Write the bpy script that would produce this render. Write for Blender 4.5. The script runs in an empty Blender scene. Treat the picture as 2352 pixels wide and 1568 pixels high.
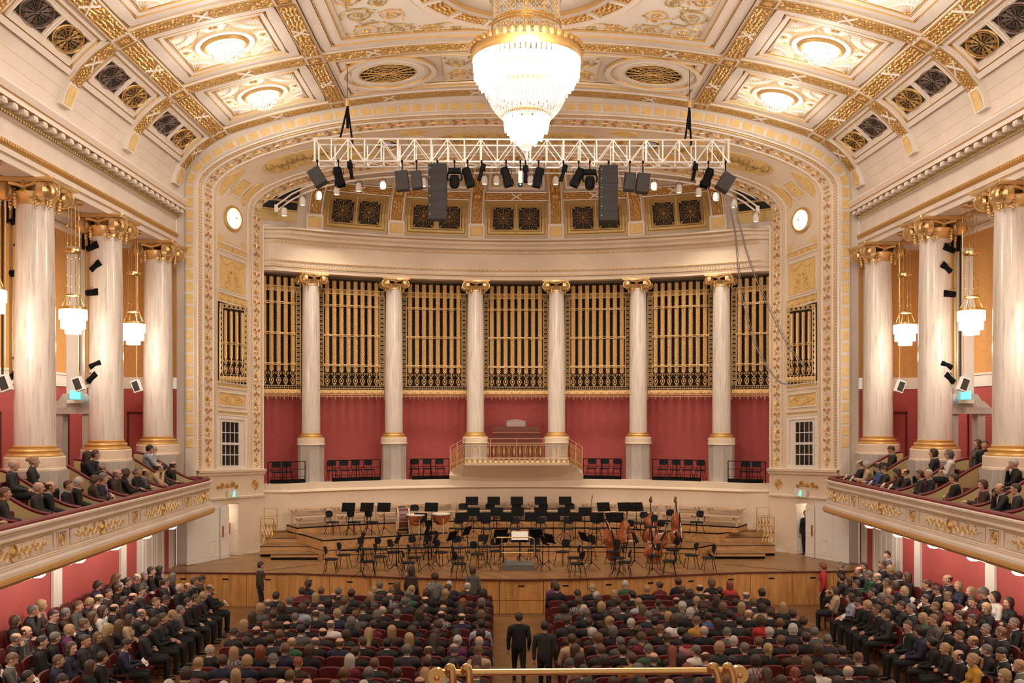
import bpy, math, random
import numpy as np
from mathutils import Matrix, Vector, Euler

# ------------------------------------------------------------------ camera, world, exposure
SC = bpy.context.scene
PI = math.pi
FPX, UC, VC = 2200.0, 1176.0, 942.0
CAM = Vector((-0.75, 0.0, 6.81)); YAW = 0.0136
cd = bpy.data.cameras.new('camera'); co = bpy.data.objects.new('camera', cd)
SC.collection.objects.link(co); SC.camera = co
cd.sensor_width = 36.0; cd.lens = FPX / 2352 * 36.0
cd.shift_y = (VC - 784.0) / 2352; cd.clip_end = 200; cd.clip_start = 0.05
co.location = CAM; co.rotation_euler = (PI / 2, 0, -YAW)
w = bpy.data.worlds.new('world'); SC.world = w; w.use_nodes = True
w.node_tree.nodes['Background'].inputs[0].default_value = (1.0, 0.80, 0.62, 1)
w.node_tree.nodes['Background'].inputs[1].default_value = 0.35
SC.view_settings.view_transform = 'Standard'; SC.view_settings.look = 'None'
SC.view_settings.gamma = 1.0; SC.view_settings.use_curve_mapping = False
SC.view_settings.exposure = 0.84
SC.cycles.max_bounces = 5; SC.cycles.diffuse_bounces = 3; SC.cycles.glossy_bounces = 3
SC.cycles.transmission_bounces = 4; SC.cycles.sample_clamp_indirect = 4.0
SC.cycles.use_light_tree = True
LAMP_COL = (1.0, 0.85, 0.70)

# lamps of the hall and a general fill (the fittings themselves are built further down)
YR = [34.95, 30.5, 26.05, 21.6, 17.15, 12.7, 8.25, 3.8, -0.65]       # ceiling ribs
def lamp(name, loc, power, radius=0.3, col=LAMP_COL):
    l = bpy.data.lights.new(name, 'POINT'); l.energy = power; l.color = col; l.shadow_soft_size = radius
    o = bpy.data.objects.new(name, l); SC.collection.objects.link(o); o.location = loc
    return o
for k in range(7):
    for sx in (-1, 1):
        lamp('coffer_light', (sx * 8.6, (YR[k] + YR[k + 1]) / 2, 16.5), 66, .3, (1, .92, .82))
CHY = 26.05
lamp('chandelier_and_fill_light', (0, CHY, 12.7), 420, .35)
lamp('chandelier_and_fill_light', (0, CHY, 15.25), 170, .3)
lamp('chandelier_and_fill_light', (0, CHY - 2.0, 16.0), 170, .4)
lamp('chandelier_and_fill_light', (0, 9.0, 14.6), 800, .9)  # added general fill over the nearer hall; no chandelier hangs here
PEND = [23.0, 27.5, 32.0]
for sx in (-1, 1):
    for y in [PEND[0] - 9, PEND[0] - 4.5] + PEND:
        lamp('pendant_light', (sx * 12.9, y, 8.6), 60, .12)
    for k in range(7):
        lamp('balcony_underlight', (sx * 11.3, 30.5 - k * 2.2, 2.9), 24, .12)
for a in (-.44, -.3, -.15, 0, .15, .3, .44):                             # stage flood lamps on the pipe in the arch
    l = bpy.data.lights.new('stage_light', 'SPOT'); l.energy = 560; l.color = LAMP_COL; l.spot_size = 1.65; l.spot_blend = 1.0; l.shadow_soft_size = .25
    o = bpy.data.objects.new('stage_light', l); SC.collection.objects.link(o); x = 18.0 * math.sin(a); o.location = (x, 38.0, 16.05 - .0069 * x * x - 1.27e-8 * abs(x) ** 8)
    o.rotation_euler = (.12, 0, 0)                                         # down and a little towards the back wall

for sx in (-1, 1): lamp('passage_light', (sx * 11.75, 37.55, 2.9), 9, .1)
# ------------------------------------------------------------------ materials
MATS = {}
def mat(name, col, rough=.6, metal=0.0, emit=0.0, noise=None, bump=0.0, bscale=40.0, spec=.5, kind=None, col2=None, trans=0.0, scale=1.0, coat=0.0):
    if name in MATS: return MATS[name]
    m = bpy.data.materials.new(name); m.use_nodes = True; MATS[name] = m
    nt = m.node_tree; b = nt.nodes['Principled BSDF']; L = nt.links.new
    b.inputs['Base Color'].default_value = (*col, 1); b.inputs['Roughness'].default_value = rough
    b.inputs['Metallic'].default_value = metal; b.inputs['Specular IOR Level'].default_value = spec
    if trans: b.inputs['Transmission Weight'].default_value = trans
    if coat: b.inputs['Coat Weight'].default_value = coat; b.inputs['Coat Roughness'].default_value = .15
    if emit:
        b.inputs['Emission Color'].default_value = (1.0, .93, .82, 1) if kind != 'green' else (*col, 1)
        b.inputs['Emission Strength'].default_value = emit
    tc = nt.nodes.new('ShaderNodeTexCoord')
    def ramp(fac, stops):
        r = nt.nodes.new('ShaderNodeValToRGB'); e = r.color_ramp.elements
        e[0].position, e[0].color = stops[0][0], (*stops[0][1], 1); e[1].position, e[1].color = stops[-1][0], (*stops[-1][1], 1)
        for p, c in stops[1:-1]:
            x = e.new(p); x.color = (*c, 1)
        L(fac, r.inputs[0]); return r.outputs[0]
    def noi(sc, vec, det=3.0, dist=0.0):
        n = nt.nodes.new('ShaderNodeTexNoise'); n.inputs['Scale'].default_value = sc; n.inputs['Detail'].default_value = det
        n.inputs['Distortion'].default_value = dist; L(vec, n.inputs['Vector']); return n.outputs['Fac']
    def mapping(sc, rot=(0, 0, 0)):
        mp = nt.nodes.new('ShaderNodeMapping'); mp.inputs['Scale'].default_value = sc; mp.inputs['Rotation'].default_value = rot
        L(tc.outputs['Object'], mp.inputs['Vector']); return mp.outputs[0]
    if kind == 'marble':
        v = mapping((3.0, 3.0, .24), (.0, .03, 0)); f = noi(4.2 * scale, v, 9, .35)
        c = ramp(f, [(.30, tuple(x * .66 for x in col)), (.40, tuple(x * .90 for x in col)), (.5, col), (.66, tuple(min(1, x * 1.10) for x in col))])
        L(c, b.inputs['Base Color'])
    elif kind == 'wood':
        v = mapping((.6, 7.0, 7.0) if not col2 else (7, 7, .6)); f = noi(2.2 * scale, v, 5, .8)
        L(ramp(f, [(.25, tuple(x * .62 for x in col)), (.5, col), (.75, tuple(min(1, x * 1.28) for x in col))]), b.inputs['Base Color'])
    elif kind == 'parquet':
        v = mapping((1, 1, 1), (0, 0, PI / 4)); br = nt.nodes.new('ShaderNodeTexBrick')
        br.inputs['Scale'].default_value = scale; br.inputs['Color1'].default_value = (*col, 1); br.inputs['Color2'].default_value = (*[x * .66 for x in col], 1)
        br.inputs['Mortar'].default_value = (*[x * .3 for x in col], 1); br.inputs['Mortar Size'].default_value = .006
        br.inputs['Brick Width'].default_value = .9; br.inputs['Row Height'].default_value = .14; L(v, br.inputs['Vector'])
        n = noi(1.3, tc.outputs['Object'], 5); mx = nt.nodes.new('ShaderNodeMix'); mx.data_type = 'RGBA'; mx.blend_type = 'MULTIPLY'
        mx.inputs[0].default_value = .6; L(br.outputs[0], mx.inputs[6]); L(ramp(n, [(.3, (.62, .6, .58)), (.7, (1, 1, 1))]), mx.inputs[7]); L(mx.outputs[2], b.inputs['Base Color'])
    elif kind == 'damask':
        v = mapping((26, 26, 4)); f = noi(1.6, v, 4, .5)
        L(ramp(f, [(.3, tuple(x * .84 for x in col)), (.7, tuple(min(1, x * 1.1) for x in col))]), b.inputs['Base Color'])
    elif kind == 'plaid':
        wv = nt.nodes.new('ShaderNodeTexChecker'); wv.inputs['Scale'].default_value = 26; wv.inputs[1].default_value = (*col, 1); wv.inputs[2].default_value = (*col2, 1)
        L(tc.outputs['Object'], wv.inputs['Vector']); L(wv.outputs[0], b.inputs['Base Color'])
    elif noise:
        f = noi(noise, tc.outputs['Object'], 4)
        c2 = col2 or tuple(x * .86 for x in col)
        L(ramp(f, [(.3, c2), (.65, col)]), b.inputs['Base Color'])
    if bump:
        n = noi(bscale, tc.outputs['Object'], 4); bp = nt.nodes.new('ShaderNodeBump'); bp.inputs['Strength'].default_value = bump
        bp.inputs['Distance'].default_value = .02; L(n, bp.inputs['Height']); L(bp.outputs[0], b.inputs['Normal'])
    return m
CREAM = mat('cream_plaster', (.82, .72, .63), .55, noise=.8)
CREAM2 = mat('warm_cream_plaster', (.86, .72, .56), .55, noise=.6)
WHITE = mat('white_plaster', (.86, .80, .72), .5)
IVORY = mat('ivory_moulding', (.85, .75, .66), .5)
GOLD = mat('gold_leaf', (.68, .43, .155), .36, .45, bump=.25, bscale=25)
GOLDM = mat('burnished_gold', (.80, .57, .28), .32, .75)
DULLB = mat('dull_bronze', (.30, .21, .17), .45, .4)
PLINE = mat('plaster_line', (.58, .40, .25), .6)
PALM_G = mat('gilded_bronze', (.84, .56, .25), .42, .25)
GOLDD = mat('gold_band_ground', (.42, .22, .06), .5, .4, bump=.8, bscale=34)
GOLDL = mat('pale_gold', (.90, .69, .38), .4, .3)
OLDGOLD = mat('aged_gold', (.52, .38, .16), .45, .6, bump=.4)
YELL = mat('yellow_panel', (.88, .62, .26), .6, noise=5)
BRASS = mat('brass', (.80, .59, .28), .24, .92)
MARBLE = mat('veined_marble', (.75, .68, .61), .28, kind='marble', coat=.3)
GREYM = mat('grey_stone', (.50, .45, .41), .45, kind='marble', scale=2.0)
RED = mat('red_damask_wall', (.47, .085, .08), .7, kind='damask')
ORANGE = mat('orange_wall_fabric', (.66, .33, .10), .75, kind='damask')
SOFFIT = mat('soffit_plaster', (.60, .50, .43), .6)
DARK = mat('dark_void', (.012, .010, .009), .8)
BLACK = mat('black_metal', (.006, .006, .006), .75, spec=.12)
BLKFAB = mat('black_upholstery', (.014, .015, .018), .85, spec=.2)
SPKR = mat('speaker_black', (.013, .012, .012), .6, bump=.3, bscale=200)
GRILL = mat('loudspeaker_grey', (.03, .028, .027), .6)
SILVER = mat('truss_aluminium', (.92, .90, .87), .35, .3)
WOODF = mat('stage_front_wood', (.56, .28, .09), .38, kind='wood', col2=(1, 1, 1), scale=.6)
WOODS = mat('stage_floor_wood', (.40, .215, .09), .32, kind='parquet', scale=1.6)
WOODH = mat('hall_parquet', (.28, .14, .055), .35, kind='parquet', scale=1.6)
WOODR = mat('riser_wood', (.56, .31, .13), .4, kind='wood', scale=.7)
BENCHW = mat('bench_wood', (.66, .46, .28), .5, kind='wood')
REDUP = mat('dark_red_velvet', (.115, .013, .013), .6)
REDRAIL = mat('red_velvet_rail', (.16, .018, .022), .5)
MAHOG = mat('mahogany', (.12, .028, .018), .35)
OLIVE = mat('olive_partition', (.60, .50, .24), .65)
GLOW = mat('lamp_glass_lit', (1, .97, .92), .3, emit=3.2)
GLOWC = mat('chandelier_glass_lit', (1, .97, .92), .3, emit=1.25)
GLOWS = mat('lamp_glass_soft', (1, .95, .88), .3, emit=1.6)
CRYST = mat('crystal', (.55, .53, .50), .08, .35, spec=1.0)
GLASSD = mat('dark_window_glass', (.02, .018, .016), .08)
WHITEP = mat('white_paint', (.80, .77, .72), .5)
PAPER = mat('paper', (.85, .83, .80), .7)
INSTR = mat('varnished_instrument', (.30, .075, .022), .22, kind='wood', coat=.4)
COPPER = mat('copper', (.70, .30, .14), .28, .9)
SKINH = mat('drum_head', (.80, .72, .60), .5)
GREEN = mat('exit_sign_glow', (.08, .85, .45), .5, emit=1.6, kind='green')
CYAN = mat('exit_sign_cyan', (.10, .75, .80), .5, emit=1.5, kind='green')
GREYC = mat('grey_carpet', (.13, .13, .12), .9)
CABLE = mat('grey_cable', (.35, .34, .34), .6)

# ------------------------------------------------------------------ mesh builder
class G:
    def __init__(s): s.v = []; s.f = []; s.m = []; s.cm = 0; s.mats = []; s.M = None
    def use(s, m):
        if m not in s.mats: s.mats.append(m)
        s.cm = s.mats.index(m); return s
    def av(s, p):
        if s.M is not None: p = s.M @ Vector(p)
        s.v.append((p[0], p[1], p[2])); return len(s.v) - 1
    def af(s, idx): s.f.append(tuple(idx)); s.m.append(s.cm)
    def poly(s, pts): s.af([s.av(p) for p in pts])
    def grid(s, rows, cu=False, cv=False):
        n, k = len(rows), len(rows[0]); b = len(s.v)
        for r in rows:
            for p in r: s.av(p)
        for i in range(n if cv else n - 1):
            for j in range(k if cu else k - 1):
                i2, j2 = (i + 1) % n, (j + 1) % k
                s.af((b + i * k + j, b + i * k + j2, b + i2 * k + j2, b + i2 * k + j))
        return b
    def box(s, c, sz, rz=0.0, R=None, taper=1.0):
        hx, hy, hz = sz[0] / 2, sz[1] / 2, sz[2] / 2; b = []
        R = R or (Matrix.Rotation(rz, 3, 'Z') if rz else None)
        for z in (-1, 1):
            t = taper if z > 0 else 1
            for x, y in ((-1, -1), (1, -1), (1, 1), (-1, 1)):
                p = Vector((x * hx * t, y * hy * t, z * hz))
                if R: p = R @ p
                b.append(s.av((c[0] + p[0], c[1] + p[1], c[2] + p[2])))
        for q in ((3, 2, 1, 0), (4, 5, 6, 7), (0, 1, 5, 4), (1, 2, 6, 5), (2, 3, 7, 6), (3, 0, 4, 7)): s.af([b[i] for i in q])
    def box2(s, a, b): s.box([(a[i] + b[i]) / 2 for i in range(3)], [abs(a[i] - b[i]) for i in range(3)])
    def tube(s, pts, r, n=6, cap=True, closed=False):
        P = [Vector(p) for p in pts]; N = len(P); rows = []
        rr = r if isinstance(r, (list, tuple)) else [r] * N
        up = None
        for i in range(N):
            if closed: d = P[(i + 1) % N] - P[i - 1]
            else: d = P[min(i + 1, N - 1)] - P[max(i - 1, 0)]
            if d.length < 1e-9: d = Vector((0, 0, 1))
            d.normalize()
            if up is None: up = d.orthogonal().normalized()
            up = (up - d * up.dot(d));
            up = up.normalized() if up.length > 1e-6 else d.orthogonal().normalized()
            q = d.cross(up)
            rows.append([P[i] + (up * math.cos(2 * PI * k / n) + q * math.sin(2 * PI * k / n)) * rr[i] for k in range(n)])
        b = s.grid(rows, cu=True, cv=closed)
        if cap and not closed:
            s.af([b + k for k in range(n)][::-1]); s.af([b + (N - 1) * n + k for k in range(n)])
    def lathe(s, prof, n=16, c=(0, 0, 0), a0=0.0, a1=None, sx=1.0, sy=1.0):
        full = a1 is None; k = n if full else n + 1; a1 = a0 + 2 * PI if full else a1
        rows = [[(c[0] + sx * r * math.cos(a0 + (a1 - a0) * j / n), c[1] + sy * r * math.sin(a0 + (a1 - a0) * j / n), c[2] + z) for j in range(k)] for r, z in prof]
        s.grid(rows, cu=full)
    def ball(s, c, r, n=8, m=5, R=None):
        r = r if isinstance(r, (tuple, list)) else (r, r, r); rows = []
        for i in range(m + 1):
            a = -PI / 2 + PI * i / m; row = []
            for j in range(n):
                t = 2 * PI * j / n; p = Vector((r[0] * math.cos(a) * math.cos(t), r[1] * math.cos(a) * math.sin(t), r[2] * math.sin(a)))
                if R: p = R @ p
                row.append((c[0] + p[0], c[1] + p[1], c[2] + p[2]))
            rows.append(row)
        s.grid(rows, cu=True)
    def prism(s, pts, z0, z1):
        n = len(pts); a = [s.av((p[0], p[1], z0)) for p in pts]; b = [s.av((p[0], p[1], z1)) for p in pts]
        s.af(a[::-1]); s.af(b)
        for i in range(n): s.af((a[i], a[(i + 1) % n], b[(i + 1) % n], b[i]))
    def mesh(s, name, mats=None, smooth=False):
        me = bpy.data.meshes.new(name); me.from_pydata(s.v, [], s.f)
        for m in (mats or s.mats or [CREAM]): me.materials.append(m)
        if len(s.mats) > 1: me.polygons.foreach_set('material_index', s.m)
        if smooth:
            me.polygons.foreach_set('use_smooth', [True] * len(s.f)); me.set_sharp_from_angle(angle=.75)
        me.update(); return me
    def build(s, name, parent=None, smooth=False, **kw):
        return obj(name, s.mesh(name, smooth=smooth), parent, **kw)
COL = SC.collection
def obj(name, me, parent=None, **kw):
    o = bpy.data.objects.new(name, me); COL.objects.link(o)
    if parent is not None: o.parent = parent
    for k, v in kw.items(): o[k] = v
    return o
def empty(name, loc=(0, 0, 0), rz=0.0, **kw):
    o = bpy.data.objects.new(name, None); COL.objects.link(o); o.location = loc; o.rotation_euler = (0, 0, rz); o.empty_display_size = .2
    for k, v in kw.items(): o[k] = v
    return o
def copy_tree(o, loc=None, rz=None, parent=None, **kw):
    c = o.copy(); COL.objects.link(c)
    if parent is not None: c.parent = parent
    if loc is not None: c.location = loc
    if rz is not None: c.rotation_euler = (0, 0, rz)
    for k, v in kw.items(): c[k] = v
    for ch in list(o.children): copy_tree(ch, parent=c)
    return c
def at(u, v, z):
    """point where the sight line through pixel (u, v) of the photograph meets the level z"""
    d = FPX * (CAM.z - z) / (v - VC); x = (u - UC) / FPX * d
    cs, sn = math.cos(YAW), math.sin(YAW)
    return (CAM.x + x * cs + d * sn, d * cs - x * sn)
ORD = 'first second third fourth fifth sixth seventh eighth ninth tenth eleventh twelfth thirteenth fourteenth fifteenth sixteenth seventeenth eighteenth nineteenth twentieth'.split() + ['twenty-first', 'twenty-second', 'twenty-third', 'twenty-fourth', 'twenty-fifth']

# ------------------------------------------------------------------ relief drawing on curved surfaces
class Orn:
    """draws raised ornament on a surface given by f(x, y, h) -> 3D point"""
    def __init__(s, g, f, ox=0, oy=0, sx=1.0, sy=1.0, h=1.0, rot=0.0):
        s.g, s.f, s.h = g, f, h; c, k = math.cos(rot), math.sin(rot)
        s.T = lambda x, y: (ox + c * x * sx - k * y * sy, oy + k * x * sx + c * y * sy)
        s.sc = (abs(sx) + abs(sy)) / 2
    def P(s, x, y, h):
        a, b = s.T(x, y); return s.f(a, b, h * s.h)
    def line(s, pts, w=.03, h=.02, closed=False, flat=False, taper=False):
        n = len(pts); rows = []
        for i, (x, y) in enumerate(pts):
            x0, y0 = pts[(i - 1) % n] if closed else pts[max(i - 1, 0)]
            x1, y1 = pts[(i + 1) % n] if closed else pts[min(i + 1, n - 1)]
            dx, dy = x1 - x0, y1 - y0; l = math.hypot(dx, dy) or 1; dx /= l; dy /= l
            q = w[i] if isinstance(w, list) else (w * (1 - .75 * i / n) if taper else w); q = q / 2 / s.sc
            if flat: rows.append([s.P(x - dy * q, y + dx * q, 0), s.P(x - dy * q * .9, y + dx * q * .9, h), s.P(x + dy * q * .9, y - dx * q * .9, h), s.P(x + dy * q, y - dx * q, 0)])
            else: rows.append([s.P(x - dy * q, y + dx * q, 0), s.P(x, y, h), s.P(x + dy * q, y - dx * q, 0)])
        s.g.grid(rows, cv=closed)
    def rect(s, x0, y0, x1, y1, w=.04, h=.03, flat=False, sub=1):
        pts = []
        for (a, b), (c, d) in (((x0, y0), (x1, y0)), ((x1, y0), (x1, y1)), ((x1, y1), (x0, y1)), ((x0, y1), (x0, y0))):
            for k in range(sub): pts.append((a + (c - a) * k / sub, b + (d - b) * k / sub))
        s.line(pts, w, h, True, flat)
    def fill(s, x0, y0, x1, y1, h=0.01, nx=1, ny=1):
        s.g.grid([[s.P(x0 + (x1 - x0) * i / nx, y0 + (y1 - y0) * j / ny, h) for i in range(nx + 1)] for j in range(ny + 1)])
    def slab(s, x0, y0, x1, y1, h0, h1, nx=1, ny=1):
        s.fill(x0, y0, x1, y1, h1, nx, ny)
        per = [(x0 + (x1 - x0) * i / nx, y0) for i in range(nx)] + [(x1, y0 + (y1 - y0) * i / ny) for i in range(ny)] + [(x1 - (x1 - x0) * i / nx, y1) for i in range(nx)] + [(x0, y1 - (y1 - y0) * i / ny) for i in range(ny)]
        s.g.grid([[s.P(x, y, h0) for x, y in per], [s.P(x, y, h1) for x, y in per]], cu=True)
    def leaf(s, x, y, a, l, w, h=.03):
        c, k = math.cos(a), math.sin(a)
        q = [(x, y, 0), (x + c * l * .45 - k * w / 2, y + k * l * .45 + c * w / 2, 0), (x + c * l, y + k * l, 0), (x + c * l * .45 + k * w / 2, y + k * l * .45 - c * w / 2, 0)]
        m = s.g.av(s.P(x + c * l * .45, y + k * l * .45, h)); b = [s.g.av(s.P(*t)) for t in q]
        for i in range(4): s.g.af((b[i], b[(i + 1) % 4], m))
    def boss(s, x, y, r, h=.04, n=8, ry=None):
        ry = ry or r; m = s.g.av(s.P(x, y, h)); a = [s.g.av(s.P(x + r * math.cos(2 * PI * i / n), y + ry * math.sin(2 * PI * i / n), 0)) for i in range(n)]
        b = [s.g.av(s.P(x + .6 * r * math.cos(2 * PI * i / n), y + .6 * ry * math.sin(2 * PI * i / n), h * .85)) for i in range(n)]
        for i in range(n):
            j = (i + 1) % n; s.g.af((a[i], a[j], b[j], b[i])); s.g.af((b[i], b[j], m))
    def flower(s, x, y, r, h=.04, n=8, a0=0):
        for i in range(n): s.leaf(x, y, a0 + 2 * PI * i / n, r, r * 2.2 / n * 1.3, h * .7)
        s.boss(x, y, r * .28, h, 6)
    def circ(s, x, y, r, w=.03, h=.02, n=32, ry=None, a0=0, a1=None, flat=False):
        ry = ry or r; cl = a1 is None; e = a0 + 2 * PI if cl else a1; m = n if cl else n + 1
        s.line([(x + r * math.cos(a0 + (e - a0) * i / n), y + ry * math.sin(a0 + (e - a0) * i / n)) for i in range(m)], w, h, cl, flat)
    def disc(s, x, y, r, h=.01, n=24, ry=None, sub=1):
        ry = ry or r; rows = [[s.P(x + r * k / sub * math.cos(2 * PI * i / n), y + ry * k / sub * math.sin(2 * PI * i / n), h) for i in range(n)] for k in range(sub, 0, -1)]
        rows.append([s.P(x, y, h)] * n); s.g.grid(rows, cu=True)
    def spiral(s, x, y, r, a0, turns=1.6, d=1, w=.04, h=.03, n=22, leaves=True):
        pts = []
        for i in range(n + 1):
            t = i / n; a = a0 + d * 2 * PI * turns * t; q = r * (1 - .78 * t); pts.append((x + q * math.cos(a), y + q * math.sin(a)))
        s.line(pts, w, h, taper=True); s.flower(x, y, r * .26, h * 1.5, 6)
        if leaves:
            for i in range(3, n - 6, 4):
                px, py = pts[i]; a = math.atan2(py - y, px - x); s.leaf(px, py, a + d * .9, r * .34, r * .16, h)
    def rinceau(s, x0, x1, y, H, n, w=.04, h=.03, up=1):
        c = (x1 - x0) / n; r = min(c * .5, H * .46)
        pts = []
        for i in range(n * 8 + 1):
            t = i / 8; pts.append((x0 + c * t, y + up * H * .40 * math.sin(PI * t + PI)))
        s.line(pts, w, h)
        for i in range(n):
            cx = x0 + c * (i + .5); sg = up * (1 if i % 2 else -1)
            s.spiral(cx, y + sg * H * .02, r * .86, -PI / 2 * sg + .4, 1.5, sg, w * .9, h, 18)
            for k in (-1, 1): s.leaf(cx + c * .42 * k, y - sg * H * .28, -sg * PI / 2 + k * .6, H * .22, H * .1, h)
    def palmette(s, x, y, r, a=PI / 2, h=.03, n=7, w=None):
        for i in range(n):
            t = (i / (n - 1) - .5) * 2; s.leaf(x, y, a + t * 1.25, r * (1 - .35 * abs(t)), (w or r * .22), h)
    def laurel(s, x0, x1, y0, y1, l=.15, h=.04, rnd=None, alongx=True):
        rnd = rnd or random; a, b = (x0, x1) if alongx else (y0, y1); p, q = (y0, y1) if alongx else (x0, x1)
        n = max(2, int(abs(b - a) / (l * .62))); k = max(2, int(abs(q - p) / (l * .62))); sg = 1 if b > a else -1
        for i in range(n):
            for j in range(k):
                c = a + (b - a) * (i + .5 * (j % 2)) / n; d = p + (q - p) * (j + .5) / k
                t = rnd.uniform(-.55, .55); L_ = l * rnd.uniform(.8, 1.15)
                if alongx: s.leaf(c, d, t + (0 if sg > 0 else PI), L_, L_ * .55, h * rnd.uniform(.7, 1.2))
                else: s.leaf(d, c, PI / 2 + t, L_, L_ * .55, h * rnd.uniform(.7, 1.2))
    def xrib(s, x, y, hw, hh, w=.06, h=.05):
        s.line([(x - hw, y - hh), (x + hw, y + hh)], w, h, flat=True); s.line([(x - hw, y + hh), (x + hw, y - hh)], w, h, flat=True)
def planar(o, ux, uy, n):
    o, ux, uy, n = map(Vector, (o, ux, uy, n))
    return lambda x, y, h: o + ux * x + uy * y + n * h
def catmull(P, k=6):
    P = [np.array(p, float) for p in P]; out = []
    for i in range(len(P) - 1):
        p0, p1, p2, p3 = P[max(i - 1, 0)], P[i], P[i + 1], P[min(i + 2, len(P) - 1)]
        for j in range(k):
            t = j / k; out.append(.5 * ((2 * p1) + (-p0 + p2) * t + (2 * p0 - 5 * p1 + 4 * p2 - p3) * t * t + (-p0 + 3 * p1 - 3 * p2 + p3) * t ** 3))
    out.append(P[-1]); return np.array(out)
rnd = random.Random(7)
# ------------------------------------------------------------------ floor, stage box
STZ = 1.17
g = G().use(WOODH); g.box2((-13, -3, -.2), (13, 35.3, 0)); g.build('floor', kind='structure')
YF = 35.3; YI = 38.8; XF = 12.6; XB = 15.2; RC = 18.4; YC = 23.9
# ------------------------------------------------------------------ hall ceiling: surface map
_CP = catmull([(0, 18.55), (2.4, 18.48), (4.7, 18.3), (7.1, 17.96), (8.7, 17.62), (10.2, 17.2), (10.94, 16.9), (11.66, 16.42), (12.22, 15.8), (12.5, 15.2), (12.6, 14.5)], 8)
_CS = np.concatenate([[0], np.cumsum(np.hypot(*np.diff(_CP, axis=0).T))])
_CT = np.gradient(_CP, _CS, axis=0); _CT /= np.linalg.norm(_CT, axis=1)[:, None]
SMAX = _CS[-1]
def cmap(s, y, h):
    a = abs(s); sg = -1 if s < 0 else 1
    x = np.interp(a, _CS, _CP[:, 0]); z = np.interp(a, _CS, _CP[:, 1]); tx = np.interp(a, _CS, _CT[:, 0]); tz = np.interp(a, _CS, _CT[:, 1])
    return (sg * (x + tz * h), y, z - tx * h)
def s_of_x(x): return float(np.interp(x, _CP[:, 0], _CS))
S1, S2 = s_of_x(6.62), s_of_x(10.94); S3 = float(np.interp(-15.65, -_CP[:, 1], _CS)); S4 = float(np.interp(-15.02, -_CP[:, 1], _CS))
g = G().use(CREAM); ss = np.linspace(-SMAX, SMAX, 73)
g.grid([[cmap(s, y, -.03) for s in ss] for y in (-3, 8, 20, YF + .05)])
ceiling = g.build('ceiling', smooth=True, kind='structure')
BW = .29
def fan(o, x, y, r, a0, a1, n=9, h=.03):
    for i in range(n):
        a = a0 + (a1 - a0) * (i + .5) / n; o.leaf(x + math.cos(a) * r * .22, y + math.sin(a) * r * .22, a, r * .76, r * .10, h)
    o.circ(x, y, r, .05, h, 14, a0=a0, a1=a1); o.g.use(GOLDL)
    for i in range(n + 1): a = a0 + (a1 - a0) * i / n; o.line([(x + math.cos(a) * r * .3, y + math.sin(a) * r * .3), (x + math.cos(a) * r * .9, y + math.sin(a) * r * .9)], .012, .008)
    o.circ(x, y, r * .93, .015, h * .9, 12, a0=a0, a1=a1)
def band(x0, x1, y0, y1, alongx, cross=True, name='gilded_rib'):
    g = G().use(IVORY); o = Orn(g, cmap)
    nx = max(1, int(abs(x1 - x0) / .45)) if alongx else 1
    ny = 1 if alongx else 1
    o.slab(x0, y0, x1, y1, -.03, .10, nx, ny); g.use(GOLDD)
    i = .06
    if alongx: o.fill(x0 + .04, y0 + i, x1 - .04, y1 - i, .11, nx, 1)
    else: o.fill(x0 + i, y0 + .04, x1 - i, y1 - .04, .11, 1, 1)
    g.use(GOLD); r_ = random.Random(int(x0 * 10 + y0 * 7)); o2 = Orn(g, lambda a, b, h: cmap(a, b, h + .11))
    mx, my = (x0 + x1) / 2, (y0 + y1) / 2; L = .155
    if alongx:
        o2.laurel(mx, x1 - .05, y0 + i, y1 - i, L, .04, r_); o2.laurel(mx, x0 + .05, y0 + i, y1 - i, L, .04, r_)
        for yy in (y0 + .02, y1 - .02): o2.line([(x0 + (x1 - x0) * k / nx, yy) for k in range(nx + 1)], .03, .02)
    else:
        o2.laurel(x0 + i, x1 - i, my, y1 - .05, L, .04, r_, False); o2.laurel(x0 + i, x1 - i, my, y0 + .05, L, .04, r_, False)
        for xx in (x0 + .02, x1 - .02): o2.line([(xx, y0), (xx, y1)], .03, .02)
    if cross:
        g.use(WHITE)
        o2.xrib(mx, my, .22, .22, .05, .04)
    return g.build(name, ceiling)
def crossing(s, y):
    g = G().use(IVORY); o = Orn(g, cmap); o.slab(s - BW, y - BW, s + BW, y + BW, -.03, .12); g.use(GOLDD); o.fill(s - .22, y - .22, s + .22, y + .22, .13)
    g.use(GOLD); o = Orn(g, lambda a, b, h: cmap(a, b, h + .13)); o.rect(s - .22, y - .22, s + .22, y + .22, .03, .02); o.flower(s, y, .18, .05, 8)
    g.build('boss', ceiling)
def frame_lines(o, x0, y0, x1, y1, steps):
    for ins, w_, h_, m_ in steps:
        o.g.use(m_); o.rect(x0 + ins, y0 + ins, x1 - ins, y1 - ins, w_, h_, m_ is not GOLD and m_ is not GOLDL, 6)
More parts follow.
